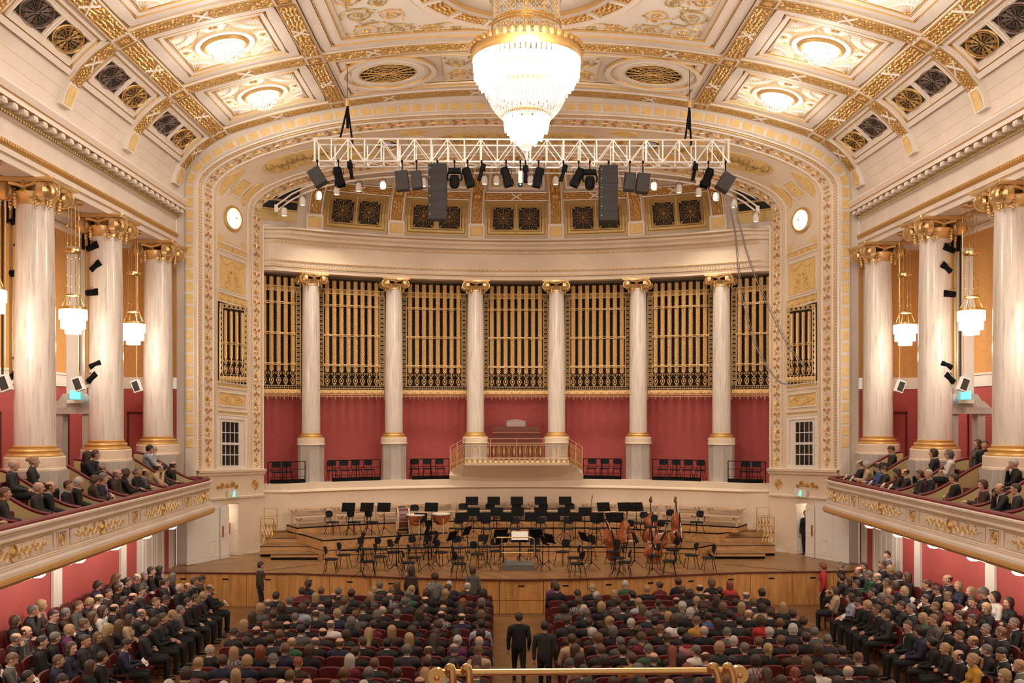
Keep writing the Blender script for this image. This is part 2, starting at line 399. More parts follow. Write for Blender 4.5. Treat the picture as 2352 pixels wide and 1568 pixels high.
# bays in Y
for k in range(4):
    yb, ya = YR[k], YR[k + 1]                        # far, near rib
    segs = [(-S3, -S2 - BW), (-S2 + BW, -S1 - BW), (S1 + BW, S2 - BW), (S2 + BW, S3)]
    if k != 2: segs.append((-S1 + BW, S1 - BW))
    for a, b in segs:
        if b - a > 8:
            for q in range(4): band(a + (b - a) * q / 4, a + (b - a) * (q + 1) / 4, yb - BW, yb + BW, True)
        elif k == 3 and abs((a + b) / 2) < S2: continue
        else: band(a, b, yb - BW, yb + BW, True)
    for s in (-S2, -S1, S1, S2):
        if k < 3: crossing(s, yb); band(s - BW, s + BW, ya + BW, yb - BW, False)
    for sg in (-1, 1):                               # yellow box at the foot of each rib
        g = G().use(WHITE); o = Orn(g, cmap); a, b = sorted((sg * S3, sg * S4)); o.slab(a, yb - BW, b, yb + BW, -.03, .12, 2, 1)
        g.use(YELL); o.fill(a + .06, yb - .2, b - .06, yb + .2, .125, 2, 1); g.use(GOLD); Orn(g, lambda p, q, h: cmap(p, q, h + .12)).rect(a + .06, yb - .2, b - .06, yb + .2, .025, .015)
        g.build('yellow_block', ceiling)
LAMPS = []
for k in range(3):
    yb, ya = YR[k] - BW, YR[k + 1] + BW; ym = (ya + yb) / 2
    for sg in (-1, 1):
        a, b = sorted((sg * (S1 + BW), sg * (S2 - BW))); sm = (a + b) / 2
        g = G(); o = Orn(g, cmap)
        frame_lines(o, a, ya, b, yb, [(.03, .04, .05, GOLD), (.22, .36, .05, CREAM), (.40, .035, .06, GOLD), (.5, .17, .03, IVORY), (.60, .035, .04, GOLD)])
        g.use(WHITE); o.fill(a + .64, ya + .64, b - .64, yb - .64, 0, 5, 1)
        hx, hy = (b - a) / 2 - .66, (yb - ya) / 2 - .66
        for i in (-1, 1):
            for j in (-1, 1):
                cx, cy = sm + i * hx, ym + j * hy; a0 = math.atan2(-j, -i) - PI / 4
                g.use(IVORY); fan(o, cx, cy, .92, a0, a0 + PI / 2); g.use(IVORY); fan(o, cx, cy, .55, a0 + .1, a0 + PI / 2 - .1, 6, .035)
                g.use(GOLD); o.palmette(cx - i * .03, cy - j * .03, .22, a0 + PI / 4, .04, 5)
        for q in range(4):
            aa = q * PI / 2; oo = Orn(g, cmap, sm, ym, rot=aa); g.use(GOLD); oo.palmette(hx - .05 if q % 2 == 0 else hy - .05, 0, .28, PI, .03, 7)
            g.use(GOLDL)
            for d in (-1, 1): oo.spiral((hx if q % 2 == 0 else hy) - .3, d * .36, .17, 0, 1.3, d, .035, .03, 12)
        g.use(IVORY); o.circ(sm, ym, .80, .16, .06, 36, flat=True); g.use(GOLDL); o.circ(sm, ym, .92, .03, .04, 36)
        g.build('coffer_panel', ceiling)
        LAMPS.append((sg, sm, ym, k))
        # cove panel with two pierced rosettes
        a, b = sorted((sg * (S2 + BW), sg * S3)); b2, a2 = (b - .12, a) if sg > 0 else (b, a + .12)
        g = G(); o = Orn(g, cmap); frame_lines(o, a2, ya, b2, yb, [(.09, .18, .05, IVORY), (.2, .05, .07, GOLD), (.3, .18, .03, CREAM), (.4, .025, .04, GOLDL)])
        g.use(CREAM); o.fill(a2 + .38, ya + .38, b2 - .38, yb - .38, .0, 4, 1); g.build('cove_panel', ceiling)
        w_ = (b2 - a2) - .80; hyy = (yb - ya - .75) / 2
        for j, (c, mm) in enumerate(((ym - hyy / 2 - .04, DULLB), (ym + hyy / 2 + .04, GOLD))):
            g = G().use(IVORY); o = Orn(g, cmap); sx_ = (a2 + b2) / 2; hw, hh = w_ / 2 + .06, hyy / 2 - .1
            o.rect(sx_ - hw - .1, c - hh - .08, sx_ + hw + .1, c + hh + .08, .08, .04, True, 5); g.use(DARK); o.fill(sx_ - hw, c - hh, sx_ + hw, c + hh, .012, 4, 1)
            g.use(mm); r = min(hw, hh) * .95
            o.circ(sx_, c, hw * .95, .05, .05, 36, hh * .95); o.circ(sx_, c, hw * .82, .02, .04, 30, hh * .82)
            for q in range(12):
                an = q * PI / 6; px, py = math.cos(an), math.sin(an)
                o.line([(sx_ + px * hw * .18, c + py * hh * .18), (sx_ + px * hw * .93, c + py * hh * .93)], .022, .04)
                for e in (-.12, .12): o.line([(sx_ + math.cos(an + e * .4) * hw * .3, c + math.sin(an + e * .4) * hh * .3), (sx_ + math.cos(an + e) * hw * .9, c + math.sin(an + e) * hh * .9)], .016, .03)
                for e in (-.2, .2): o.leaf(sx_ + math.cos(an + e) * hw * .5, c + math.sin(an + e) * hh * .5, math.atan2(py * hh, px * hw), r * .3, r * .09, .04)
                o.leaf(sx_ + px * hw * .2, c + py * hh * .2, math.atan2(py * hh, px * hw), r * .42, r * .14, .05)
                if q % 3 == 1: o.flower(sx_ + px * hw * .7, c + py * hh * .7, r * .1, .05, 5)
            o.flower(sx_, c, r * .24, .07, 8)
            for i in (-1, 1):
                for j2 in (-1, 1): o.leaf(sx_ + i * hw, c + j2 * hh, math.atan2(-j2, -i), r * .45, r * .2, .04)
            g.build('rosette_grille', ceiling)
# centre of the far bay: two oval grilles, three scroll panels
yb, ya = YR[0] - BW, YR[1] + BW; ym = (ya + yb) / 2
g = G(); o = Orn(g, cmap); frame_lines(o, -S1 + BW, ya, S1 - BW, yb, [(.05, .04, .03, GOLD)])
for a, b in ((-S1 + BW, S1 - BW),):
    for ins, w_, h_, m_ in ((.16, .26, .05, CREAM), (.30, .04, .07, GOLD), (.44, .24, .03, IVORY), (.58, .04, .05, GOLDL)):
        g.use(m_); o.rect(a + ins, ya + ins, b - ins, yb - ins, w_, h_, m_ in (IVORY, CREAM), 26)
g.build('ceiling_panel', ceiling)
for sg in (-1, 1):
    g = G(); o = Orn(g, cmap, sg * 4.55, ym, 1, 1)
    g.use(WHITE); o.disc(0, 0, 1.62, .01, 28, 1.5, 2); g.use(IVORY); o.circ(0, 0, 1.58, .18, .09, 36, 1.45, flat=True); g.use(GOLD); o.circ(0, 0, 1.66, .04, .08, 36, 1.55); o.circ(0, 0, 1.42, .04, .06, 36, 1.3)
    g.use(WHITE); o.circ(0, 0, 1.14, .24, .05, 36, 1.03, flat=True); g.use(OLDGOLD)
    for q in range(26): a = q * 2 * PI / 26; o.leaf(1.02 * math.cos(a), .93 * math.sin(a), a + .6, .22, .09, .06)
    g.use(DARK); o.disc(0, 0, .95, .02, 28, .86); g.use(GOLD); o.circ(0, 0, .95, .04, .05, 30, .86)
    for rr in (.3, .48, .66, .8): o.circ(0, 0, rr, .018, .05, 24, rr * .9)
    for q in range(16): a = q * PI / 8; o.line([(.1 * math.cos(a), .09 * math.sin(a)), (.93 * math.cos(a), .84 * math.sin(a))], .02, .05); o.leaf(.5 * math.cos(a), .45 * math.sin(a), a, .3, .07, .05)
    o.flower(0, 0, .2, .08, 8); g.build('oval_grille', ceiling)
def scroll_panel(x0, x1, y0, y1, n, name='scroll_panel', rows=1):
    g = G().use(WHITE); o = Orn(g, cmap); nx = max(2, int((x1 - x0) / .4)); o.fill(x0, y0, x1, y1, -.01, nx, 1); g.use(GOLDL); o.rect(x0, y0, x1, y1, .03, .02, False, 8)
    H = (y1 - y0) / rows
    for r in range(rows):
        yy = y0 + H * (r + .5)
        for sg, (p, q) in ((1, ((x0 + x1) / 2, x1 - .1)), (-1, ((x0 + x1) / 2, x0 + .1))):
            oo = Orn(g, cmap, p, yy, sg, 1); g.use(OLDGOLD if r % 2 == 0 else GOLD); oo.rinceau(0.1, abs(q - p), 0, H * .86, n, .05, .04, 1 if r % 2 else -1)
    g.use(GOLD); o.palmette((x0 + x1) / 2, (y0 + y1) / 2 - .2, .5, PI / 2, .05, 7); o.boss((x0 + x1) / 2, (y0 + y1) / 2, .14, .06)
    g.build(name, ceiling)
scroll_panel(-2.65, 2.65, ya + .75, yb - .75, 3, rows=2)
for sg in (-1, 1): x_ = sorted((sg * 2.75, sg * 2.95))
# great central panel over two bays with the ring round the chandelier
yb, ya = YR[1] - BW, YR[3] + BW; ym = (ya + yb) / 2; xe = S1 - BW
g = G(); o = Orn(g, cmap)
for ins, w_, h_, m_ in ((.03, .04, .04, GOLD), (.22, .36, .06, CREAM), (.42, .05, .08, GOLD), (.6, .34, .04, IVORY), (.78, .05, .06, GOLD), (.95, .03, .03, GOLDL)):
    g.use(m_); o.rect(-xe + ins, ya + ins, xe - ins, yb - ins, w_, h_, m_ in (IVORY, CREAM), 30)
g.use(WHITE); o.fill(-xe + .74, ya + .74, xe - .74, yb - .74, -.01, 28, 1); g.build('ceiling_panel', ceiling)
g = G(); o = Orn(g, cmap, 0, CHY); g.use(IVORY); o.circ(0, 0, 3.25, .2, .12, 72, flat=True); o.circ(0, 0, 2.5, .16, .12, 72, flat=True)
g.use(GOLDD); rows = [[cmap(r * math.cos(a), CHY + r * math.sin(a), .06) for a in np.linspace(0, 2 * PI, 72, False)] for r in (2.58, 3.15)]; g.grid(rows, cu=True)
g.use(GOLD); o.circ(0, 0, 3.37, .05, .1, 72); o.circ(0, 0, 2.4, .05, .1, 72)
oo = Orn(g, lambda a, b, h: cmap(a, b, h + .06), 0, CHY)
for q in range(150):
    a = q * 2 * PI / 150
    for j in range(3):
        r = 2.68 + j * .16 + (.04 if q % 2 else 0); oo.leaf(r * math.cos(a), r * math.sin(a), a + PI / 2 + rnd.uniform(-.4, .4), .17, .09, .06)
g.use(WHITE)
for q in range(16): a = q * PI / 8; oo.line([(2.56 * math.cos(a), 2.56 * math.sin(a)), (3.18 * math.cos(a), 3.18 * math.sin(a))], .1, .08, flat=True)
g.build('ceiling_ring', ceiling)
g = G(); o = Orn(g, cmap, 0, CHY); g.use(OLDGOLD)
for q in range(8):
    a = q * PI / 4 + PI / 8; oo = Orn(g, cmap, 1.75 * math.cos(a), CHY + 1.75 * math.sin(a), rot=a)
    oo.palmette(0, 0, .45, 0, .05, 7); oo.spiral(-.15, .25, .2, 0, 1.4, 1, .04, .04, 14); oo.spiral(-.15, -.25, .2, 0, 1.4, -1, .04, .04, 14)
for i in (-1, 1):
    for j in (-1, 1):
        for (cx, cy, r, d) in ((5.05, 3.0, .56, 1), (3.95, 3.1, .5, -1), (5.1, 1.85, .52, -1), (4.1, 2.0, .42, 1), (5.2, .8, .42, 1), (2.95, 3.2, .34, 1), (4.4, 1.05, .3, -1), (2.2, 3.28, .2, -1)):
            cx = cx * (xe - 1) / 5.6; g.use(GOLD if d > 0 else OLDGOLD); o.spiral(i * cx, j * cy, r, rnd.uniform(0, 6), 1.7, d * i * j, .05, .04, 24)
        g.use(OLDGOLD); o.line(catmull([(i * 1.0, j * 3.35), (i * 2.4, j * 2.85), (i * 3.4, j * 3.35), (i * 4.2, j * 2.5), (i * 4.9, j * 2.45), (i * 4.5, j * 1.5), (i * 5.1, j * 1.3), (i * 4.8, j * .3)], 6).tolist(), .05, .035)
        g.use(GOLD)
        for q in range(26):
            t = q / 25; x_ = 1.4 + 3.6 * t; y_ = 3.3 - 2.6 * t * t * rnd.uniform(.3, 1); o.leaf(i * x_, j * y_, rnd.uniform(0, 6.3), .17, .07, .03)
g.build('scroll_ornament', ceiling)
# plain foot of the vault with gold lines
for sg in (-1, 1):
    for z in (14.78, 15.12, 15.42):
        s = float(np.interp(-z, -_CP[:, 1], _CS)); g = G().use(GOLDL)
        for k in range(3): Orn(g, lambda a, b, h: cmap(a, b, h - .03)).line([(sg * s, YR[k] - BW), (sg * s, YR[k + 1] + BW)], .025, .02)
        g.build('gold_line', ceiling)

# ------------------------------------------------------------------ entablature and cornice along both sides
def extr(g, prof, sx, y0, y1, closed=False):
    g.grid([[(sx * x, y0, z) for x, z in prof], [(sx * x, y1, z) for x, z in prof]], cu=closed)
for sx, nm in ((-1, 'left'), (1, 'right')):
    g = G().use(CREAM)
    extr(g, [(13.35, 13.0), (13.35, 12.77), (XF, 12.77), (XF, 12.95), (XF - .04, 12.95), (XF - .04, 13.12), (XF - .02, 13.15)], sx, -3, YF)
    extr(g, [(XF - .02, 13.32), (XF, 13.34), (XF, 13.8)], sx, -3, YF); g.use(GOLD)
    extr(g, [(XF - .03, 13.14), (XF - .09, 13.2), (XF - .09, 13.27), (XF - .01, 13.33)], sx, -3, YF)
    en = g.build('trim_' + ('1' if sx < 0 else '2'), kind='structure')
    g = G().use(GOLD)
    for i in range(130): y = 35.2 - i * .125; g.box((sx * (XF - .1), y, 13.235), (.04, .07, .075))
    for z in (12.955, 13.125): extr(g, [(XF - .045, z), (XF - .06, z + .012), (XF - .045, z + .025)], sx, -3, YF)
    g.build('gold_moulding', en)
    g = G().use(CREAM)
    extr(g, [(XF, 13.8), (XF - .1, 13.86), (XF - .1, 13.92)], sx, -3, YF)
    g.use(OLDGOLD); extr(g, [(XF - .08, 13.95), (XF - .08, 14.12), (XF - .36, 14.14)], sx, -3, YF); g.use(IVORY)
    extr(g, [(XF - .36, 14.14), (XF - .36, 14.26), (XF - .39, 14.3), (XF - .46, 14.44), (XF - .46, 14.5), (XF - .05, 14.54), (XF, 14.6)], sx, -3, YF)
    co_ = g.build('cornice', en)
    g = G().use(OLDGOLD); extr(g, [(XF - .1, 13.9), (XF - .15, 13.93), (XF - .1, 13.96)], sx, -3, YF)
    for i in range(125): y = 35.2 - i * .13; g.ball((sx * (XF - .14), y, 13.9), (.03, .05, .045), 5, 3)
    g.use(GOLD); extr(g, [(XF - .37, 14.27), (XF - .41, 14.29), (XF - .385, 14.31)], sx, -3, YF); extr(g, [(XF - .04, 14.52), (XF - .1, 14.55), (XF - .03, 14.6)], sx, -3, YF)
    g.build('bead_moulding', en)
    for i in range(33):
        y = 35.0 - i * .5; g = G().use(IVORY); g.box((sx * (XF - .2), y, 14.06), (.26, .2, .13)); g.ball((sx * (XF - .33), y, 14.03), (.06, .09, .07), 6, 4); g.build('bracket', en)
# gallery ceilings, gallery back walls, end walls, lower side walls
for sx, nm in ((-1, 'left'), (1, 'right')):
    g = G().use(SOFFIT); g.box2((sx * 13.3, -3, 13.0), (sx * XB, YF, 13.2))
    for y in [PEND[2] - 4.5 * k + 2.25 for k in range(6)]: g.box2((sx * 13.3, y - .4, 12.85), (sx * XB, y + .4, 13.0))
    g.use(IVORY); g.box2((sx * (XB - .25), -3, 12.75), (sx * XB, YF, 13.0)); g.box2((sx * 13.35, YF - .2, 12.75), (sx * XB, YF, 13.0)); c_ = g.build('ceiling_gallery', kind='structure')
    g = G().use(GOLD); g.box2((sx * (XB - .27), -3, 12.86), (sx * (XB - .24), YF, 12.9))
    for y in [PEND[2] - 4.5 * k + 2.25 for k in range(6)]:
        for d in (-.41, .41): g.box((sx * 14.2, y + d, 12.92), (1.7, .03, .04))
    g.build('gold_moulding', c_)
    g = G().use(ORANGE); g.box2((sx * XB, -3, 8.02), (sx * (XB + .2), YF, 13)); g.use(WHITE); g.box2((sx * XB, -3, 7.6), (sx * (XB - .04), YF, 8.02)); g.box2((sx * XB, -3, 7.98), (sx * (XB - .09), YF, 8.05))
    g.use(RED); g.box2((sx * XB, -3, 3.2), (sx * (XB + .2), YF, 7.6)); g.build('wall_' + nm, kind='structure')
    g = G().use(ORANGE); g.box2((sx * XF, YF, 8.02), (sx * (XB + .2), YF + .2, 13.2)); g.use(WHITE); g.box2((sx * 12.7, YF - .04, 7.6), (sx * XB, YF, 8.02))
    g.use(RED); g.box2((sx * XF, YF, 3.2), (sx * (XB + .2), YF + .2, 7.6)); g.build('wall_end_' + nm, kind='structure')
    g = G().use(MAHOG); Y0 = YF - .03
    for bx in ((13.1, 14.3),):
        g.box2((sx * bx[0], Y0, 4.5), (sx * (bx[0] + .06), Y0 - .03, 6.75)); g.box2((sx * bx[1], Y0, 4.5), (sx * (bx[1] + .06), Y0 - .03, 6.75)); g.box2((sx * bx[0], Y0, 6.7), (sx * (bx[1] + .06), Y0 - .03, 6.76))
    for y in (31.4, 27.0, 22.5):
        X0 = sx * (XB - .03); g.box((X0, y - .9, 5.6), (.04, .07, 2.3)); g.box((X0, y + .9, 5.6), (.04, .07, 2.3)); g.box((X0, y, 6.75), (.04, 1.87, .06))
    g.build('door_frame_gallery', kind='structure')
    # lower wall with red fields and white pilasters
    g = G().use(RED); g.box2((sx * XF, -3, 0), (sx * (XF + .2), 35.3, 3.4)); wl = g.build('wall_lower_' + nm, kind='structure')
    for y in (34.75, 30.25, 25.75, 21.2, 16.7):
        wd = .5 if y < 30 else .42
        g = G().use(WHITEP); g.box2((sx * (XF - .07), y - wd / 2, 0), (sx * XF, y + wd / 2, 3.4)); g.box2((sx * (XF - .1), y - wd / 2 - .04, 0), (sx * XF, y + wd / 2 + .04, .25)); g.build('pilaster', wl)
    # white door leafs
    for n_, y in ((1, 32.65),):
        g = G().use(WHITEP); g.box2((sx * (XF - .1), y - 1.15, 0), (sx * XF, y + 1.15, 3.0)); d_ = g.build('door_%d' % (1 if sx < 0 else 2), kind='structure')
        for e in (-.5, .5):
            g = G().use(WHITEP); g.box((sx * (XF - .13), y + e, 1.4), (.05, .96, 2.7)); g.use(IVORY)
            for z0, z1 in ((.2, 1.0), (1.2, 2.6)): Orn(g, planar((sx * (XF - .16), y + e, 0), (0, 1, 0), (0, 0, 1), (-sx, 0, 0))).rect(-.28, z0, .28, z1, .04, .02)
            g.build('door_leaf', d_)
        g = G().use(BRASS); g.box((sx * (XF - .19), y - .08, 1.25), (.05, .04, .5)); g.box((sx * (XF - .19), y + .08, 1.25), (.05, .04, .5)); g.build('door_handle', d_)
g = G().use(CREAM); g.box2((-15.4, -3.2, 0), (15.4, -3, 19)); g.build('wall_rear', kind='structure')

# ------------------------------------------------------------------ proscenium: arch and splayed jambs
_OA = [(12.07, 15.0), (12.02, 15.35), (11.78, 15.74), (11.2, 16.2), (10.47, 16.58), (9.83, 16.84), (9.14, 17.07), (8.43, 17.28), (7.38, 17.52), (6.03, 17.73), (3.7, 17.92), (1.6, 17.99), (0, 18.0)]
_IA = [(10.24, 14.5), (10.2, 14.8), (10.05, 15.06), (9.7, 15.38), (9.15, 15.66), (8.5, 15.9), (7.5, 16.14), (5.9, 16.42), (4.2, 16.62), (2.1, 16.75), (0, 16.78)]
def arc_tab(P):
    C = catmull(P, 6); S = np.concatenate([[0], np.cumsum(np.hypot(*np.diff(C, axis=0).T))]); return C, S / S[-1], S[-1]
_OC, _OS, LO = arc_tab(_OA); _IC, _IS, LI = arc_tab(_IA); LM = (LO + LI) / 2; ASP = 14.75
def outline(tab, zs, a):
    """a: 0..ASP on the straight leg, then arc length on to the crown and down the other side"""
    C, S = tab; sg = -1
    if a > ASP + LM: a = 2 * (ASP + LM) - a; sg = 1
    if a <= ASP: return sg * C[0, 0], a / ASP * zs
    f = min(1, (a - ASP) / LM); return sg * np.interp(f, S, C[:, 0]), np.interp(f, S, C[:, 1])
ATOT = 2 * (ASP + LM)
def o_at(a): return outline((_OC, _OS), 15.0, a)
def i_at(a): return outline((_IC, _IS), 14.5, a)
def legz(z): return z / 14.75 * ASP          # z on the jamb (straight part) to a
def inward(fn, a, d):
    x, z = fn(a); x1, z1 = fn(a + .05); x0, z0 = fn(a - .05); tx, tz = x1 - x0, z1 - z0; l = math.hypot(tx, tz) or 1
    return x + tz / l * d, z - tx / l * d
def smap(a, t, h):
    """splayed face: t 0 at the hall edge, 1 at the stage edge; h towards the opening"""
    ox, oz = inward(o_at, a, .2 + h * .87); ix, iz = inward(i_at, a, h * .87)
    return (ox + (ix - ox) * t, YF + (YI - YF) * t - h * .45, max(0, oz + (iz - oz) * t))
def fmap(a, d, h):
    x, z = inward(o_at, a, d); return (x, YF - h, max(0, z))
AS = [k * ASP / 6 for k in range(6)] + [ASP + LM * 2 * k / 80 for k in range(81)] + [ATOT - k * ASP / 6 for k in range(5, -1, -1)]
g = G().use(CREAM)
g.grid([[fmap(a, -.5, 0) for a in AS], [fmap(a, -.16, 0) for a in AS], [fmap(a, -.16, .06) for a in AS], [fmap(a, .16, .06) for a in AS], [fmap(a, .2, 0) for a in AS]])
AZ = [legz(3.45)] + [legz(3.45 + k * 2) for k in range(1, 6)] + AS[6:-6] + [ATOT - legz(3.45 + k * 2) for k in range(5, -1, -1)]
g.use(CREAM2); g.grid([[smap(a, t, 0) for a in AZ] for t in (0, .25, .5, .75, 1.0)])
wf = g.build('wall_front', kind='structure', smooth=False)
# continuous mouldings
for t, w_, h_, m_ in ((.02, .06, .05, IVORY), (.055, .03, .02, GOLD), (.095, .06, .05, IVORY), (.235, .06, .05, IVORY), (.262, .02, .03, GOLDL), (.745, .05, .04, IVORY), (.77, .02, .02, GOLDL), (.81, .05, .05, IVORY), (.955, .025, .02, GOLD), (.985, .08, .05, IVORY)):
    g = G().use(m_); A2 = [legz(4.5)] + [a for a in AZ if legz(4.6) < a < ATOT - legz(4.6)] + [ATOT - legz(4.5)]
    Orn(g, lambda a, b, h: smap(a, b / 3.87, h)).line([(a, t * 3.87) for a in A2], w_, h_); g.build('arch_moulding', wf)
# yellow squares on the hall face
n_sq = int((ATOT - 2 * legz(5.3)) / .43)
for i in range(n_sq):
    a0 = legz(5.3) + (ATOT - 2 * legz(5.3)) * i / n_sq; wd = .31
    g = G().use(YELL); o = Orn(g, lambda a, b, h: fmap(a, b, h + .06)); o.slab(a0 + .06, -.12, a0 + .06 + wd, .12, 0, .015)
    g.use(GOLDL); o.rect(a0 + .06, -.12, a0 + .06 + wd, .12, .02, .02); g.build('yellow_square', wf)
# two gilded ornament bands up and over the arch
def orn_band(t0, t1, name):
    wd = (t1 - t0) * 3.87; tm = (t0 + t1) / 2 * 3.87; pitch = 1.12; a = legz(4.75); n = int((ATOT - 2 * a) / pitch); pitch = (ATOT - 2 * a) / n
    for i in range(n):
        c = a + pitch * (i + .5); up = 1 if c < ATOT / 2 else -1; g = G(); o = Orn(g, lambda p, q, h: smap(p, q / 3.87, h), c, tm, up, 1)
        g.use(GOLD); o.palmette(-.5, 0, .32, 0, .035, 7, .06); o.palmette(-.55, 0, .2, PI, .03, 5, .05)
        for d in (-1, 1):
            o.spiral(-.05, d * wd * .24, wd * .2, d * -PI / 2, 1.4, d, .028, .03, 12, False); o.spiral(.3, d * wd * .26, wd * .17, d * PI / 2, 1.3, -d, .026, .03, 12, False)
            o.leaf(.12, d * .03, d * .5, .18, .06, .03); o.leaf(.45, d * .05, d * .9, .16, .05, .03)
        g.use(COPPER); o.boss(.05, 0, .055, .04, 6, .04); o.leaf(.1, 0, 0, .38, .06, .04); o.leaf(-.1, 0, PI, .2, .05, .04)
        g.build(name, wf)
orn_band(.11, .225, 'gilded_ornament'); orn_band(.825, .94, 'gilded_ornament')
# bead rows
g = G().use(GOLD)
for t in (.04, .07, .245, .80, .965):
    a = legz(4.6)
    while a < ATOT - legz(4.6):
        p = smap(a, t, .012); g.box(p, (.03, .03, .035)); a += .11
g.build('bead_moulding', wf, kind='stuff')
# panels inside the jambs and on the arch soffit
def on_jamb(z0, z1, t0, t1, fn, name, sides=(-1, 1)):
    for sg in sides:
        fa = (lambda z: legz(z)) if sg < 0 else (lambda z: ATOT - legz(z))
        f = lambda x, y, h, fa=fa: smap(fa(y), x / 3.87, h)
        g = G(); fn(Orn(g, f, (t0 + t1) / 2 * 3.87, (z0 + z1) / 2), (t1 - t0) / 2 * 3.87, (z1 - z0) / 2); g.build(name, wf)
def p_yellow(o, w_, h_):
    o.g.use(IVORY); o.rect(-w_, -h_, w_, h_, .06, .04, True); o.g.use(YELL); o.fill(-w_ + .04, -h_ + .04, w_ - .04, h_ - .04, .012); o.g.use(GOLD); o.rect(-w_ + .08, -h_ + .08, w_ - .08, h_ - .08, .02, .02)
def p_small(o, w_, h_): p_yellow(o, w_, h_); o.flower(0, 0, .12, .04, 8); [o.leaf(s * .18, 0, 0 if s > 0 else PI, .35, .1, .03) for s in (-1, 1)]
def p_big(o, w_, h_):
    p_yellow(o, w_, h_); o.g.use(GOLD)
    for s in (-1, 1):
        o.spiral(s * .32, -h_ * .55, .22, PI / 2, 1.4, s, .035, .03, 16); o.spiral(s * .22, -h_ * .15, .15, -PI / 2, 1.3, -s, .03, .03, 14); o.line([(s * w_ * .85, h_ * .8), (s * w_ * .45, h_ * .5), (0, h_ * .78)], .04, .03); o.leaf(s * .1, 0, PI / 2 - s * .7, .3, .1, .03)
        for q in range(6): o.leaf(s * w_ * (.2 + .1 * q), h_ * (.62 + .02 * abs(q - 3)), PI / 2 * (-1), .14, .07, .03)
    o.palmette(0, h_ * .05, .32, PI / 2, .04, 7); o.leaf(0, -h_ * .8, PI / 2, .5, .12, .04)
def p_frieze(o, w_, h_):
    p_yellow(o, w_, h_)
    for s in (-1.5, -.5, .5, 1.5): o.circ(s * w_ / 2.2, 0, .12, .04, .03, 12); o.palmette(s * w_ / 2.2, -.1, .16, PI / 2, .03, 5)
def p_diamond(o, w_, h_):
    p_yellow(o, w_, h_); o.line([(-w_ * .85, 0), (0, h_ * .8), (w_ * .85, 0), (0, -h_ * .8)], .03, .03, True); o.circ(0, 0, .14, .03, .03, 12)
    for s in (-1, 1): o.spiral(s * .3, 0, .13, 0, 1.2, s, .03, .03, 12)
def p_clock(o, w_, h_):
    for s in (-1, 1): o.g.use(YELL); o.fill(s * w_ * .62, -h_ * .98, s * w_ * .95, -h_ * .78, .012); o.g.use(GOLDL); o.rect(s * w_ * .62, -h_ * .98, s * w_ * .95, -h_ * .78, .02, .02)
    o.g.use(GOLDL); o.line([(-w_ * .9, -h_ * .7), (-w_ * .55, -h_ * .72), (-w_ * .5, -h_ * .92), (w_ * .5, -h_ * .92), (w_ * .55, -h_ * .72), (w_ * .9, -h_ * .7)], .03, .02)
def p_line(o, w_, h_): p_yellow(o, w_, h_)
on_jamb(13.15, 15.0, .29, .73, p_clock, 'jamb_panel'); on_jamb(12.85, 13.12, .29, .73, p_small, 'yellow_panel'); on_jamb(11.35, 12.65, .31, .71, p_big, 'yellow_panel')
on_jamb(10.9, 11.25, .29, .73, p_frieze, 'yellow_panel'); on_jamb(7.66, 7.84, .29, .73, p_line, 'yellow_panel'); on_jamb(6.95, 7.48, .31, .71, p_diamond, 'yellow_panel'); on_jamb(6.62, 6.78, .29, .73, p_line, 'yellow_panel')
# arch soffit panels
def on_soffit(a0, a1, t0, t1, fn, name='soffit_panel'):
    for sg in (-1, 1):
        fa = (lambda a: ASP + a) if sg < 0 else (lambda a: ATOT - ASP - a)
        f = lambda x, y, h, fa=fa: smap(fa(x), y / 3.87, h)
        g = G(); fn(Orn(g, f, (a0 + a1) / 2, (t0 + t1) / 2 * 3.87), (a1 - a0) / 2, (t1 - t0) / 2 * 3.87); g.build(name, wf)
def q_oval(o, w_, h_):
    pts = lambda k: [(math.copysign(abs(math.cos(a)) ** .6, math.cos(a)) * w_ * k, math.sin(a) * h_ * k) for a in np.linspace(0, 2 * PI, 32, False)]
    o.g.use(YELL); P = pts(1); b = [o.P(x, y, .012) for x, y in P]; c = [o.P(x * .5, y * .5, .012) for x, y in P]; o.g.grid([b, c, [o.P(0, 0, .012)] * 32], cu=True)
    o.g.use(OLDGOLD); o.line(P, .03, .02, True)
    for sg in (-1, 1): Orn(o.g, o.P, 0, 0, sg, 1).rinceau(0, w_ * .9, 0, h_ * 1.7, 3, .055, .05)
    o.flower(0, 0, h_ * .35, .04, 8)
def q_lens(o, w_, h_):
    P = [(w_ * math.cos(a), h_ * math.sin(a) * (1 - .25 * math.cos(a) ** 2)) for a in np.linspace(0, 2 * PI, 24, False)]
    o.g.use(YELL); o.g.grid([[o.P(x, y, .012) for x, y in P], [o.P(x * .5, y * .5, .012) for x, y in P], [o.P(0, 0, .012)] * 24], cu=True); o.g.use(GOLD); o.line(P, .03, .025, True)
def q_sq(o, w_, h_): p_yellow(o, w_, h_); o.g.use(GOLDD); o.flower(0, 0, min(w_, h_) * .65, .06, 8)
def q_vent(o, w_, h_):
    o.g.use(GOLD); o.circ(0, 0, w_, .1, .08, 28, h_); o.g.use(DARK); o.disc(0, 0, w_ * .85, .015, 24, h_ * .85); o.g.use(SILVER)
    for k in (.25, .45, .65): o.circ(0, 0, w_ * k, .03, .05, 20, h_ * k)
    for q in range(8): a = q * PI / 4; o.line([(0, 0), (w_ * .8 * math.cos(a), h_ * .8 * math.sin(a))], .02, .05)
on_soffit(.15, 1.55, .29, .40, q_lens); on_soffit(.4, 1.25, .43, .58, q_sq); on_soffit(.15, 1.5, .62, .72, q_lens)
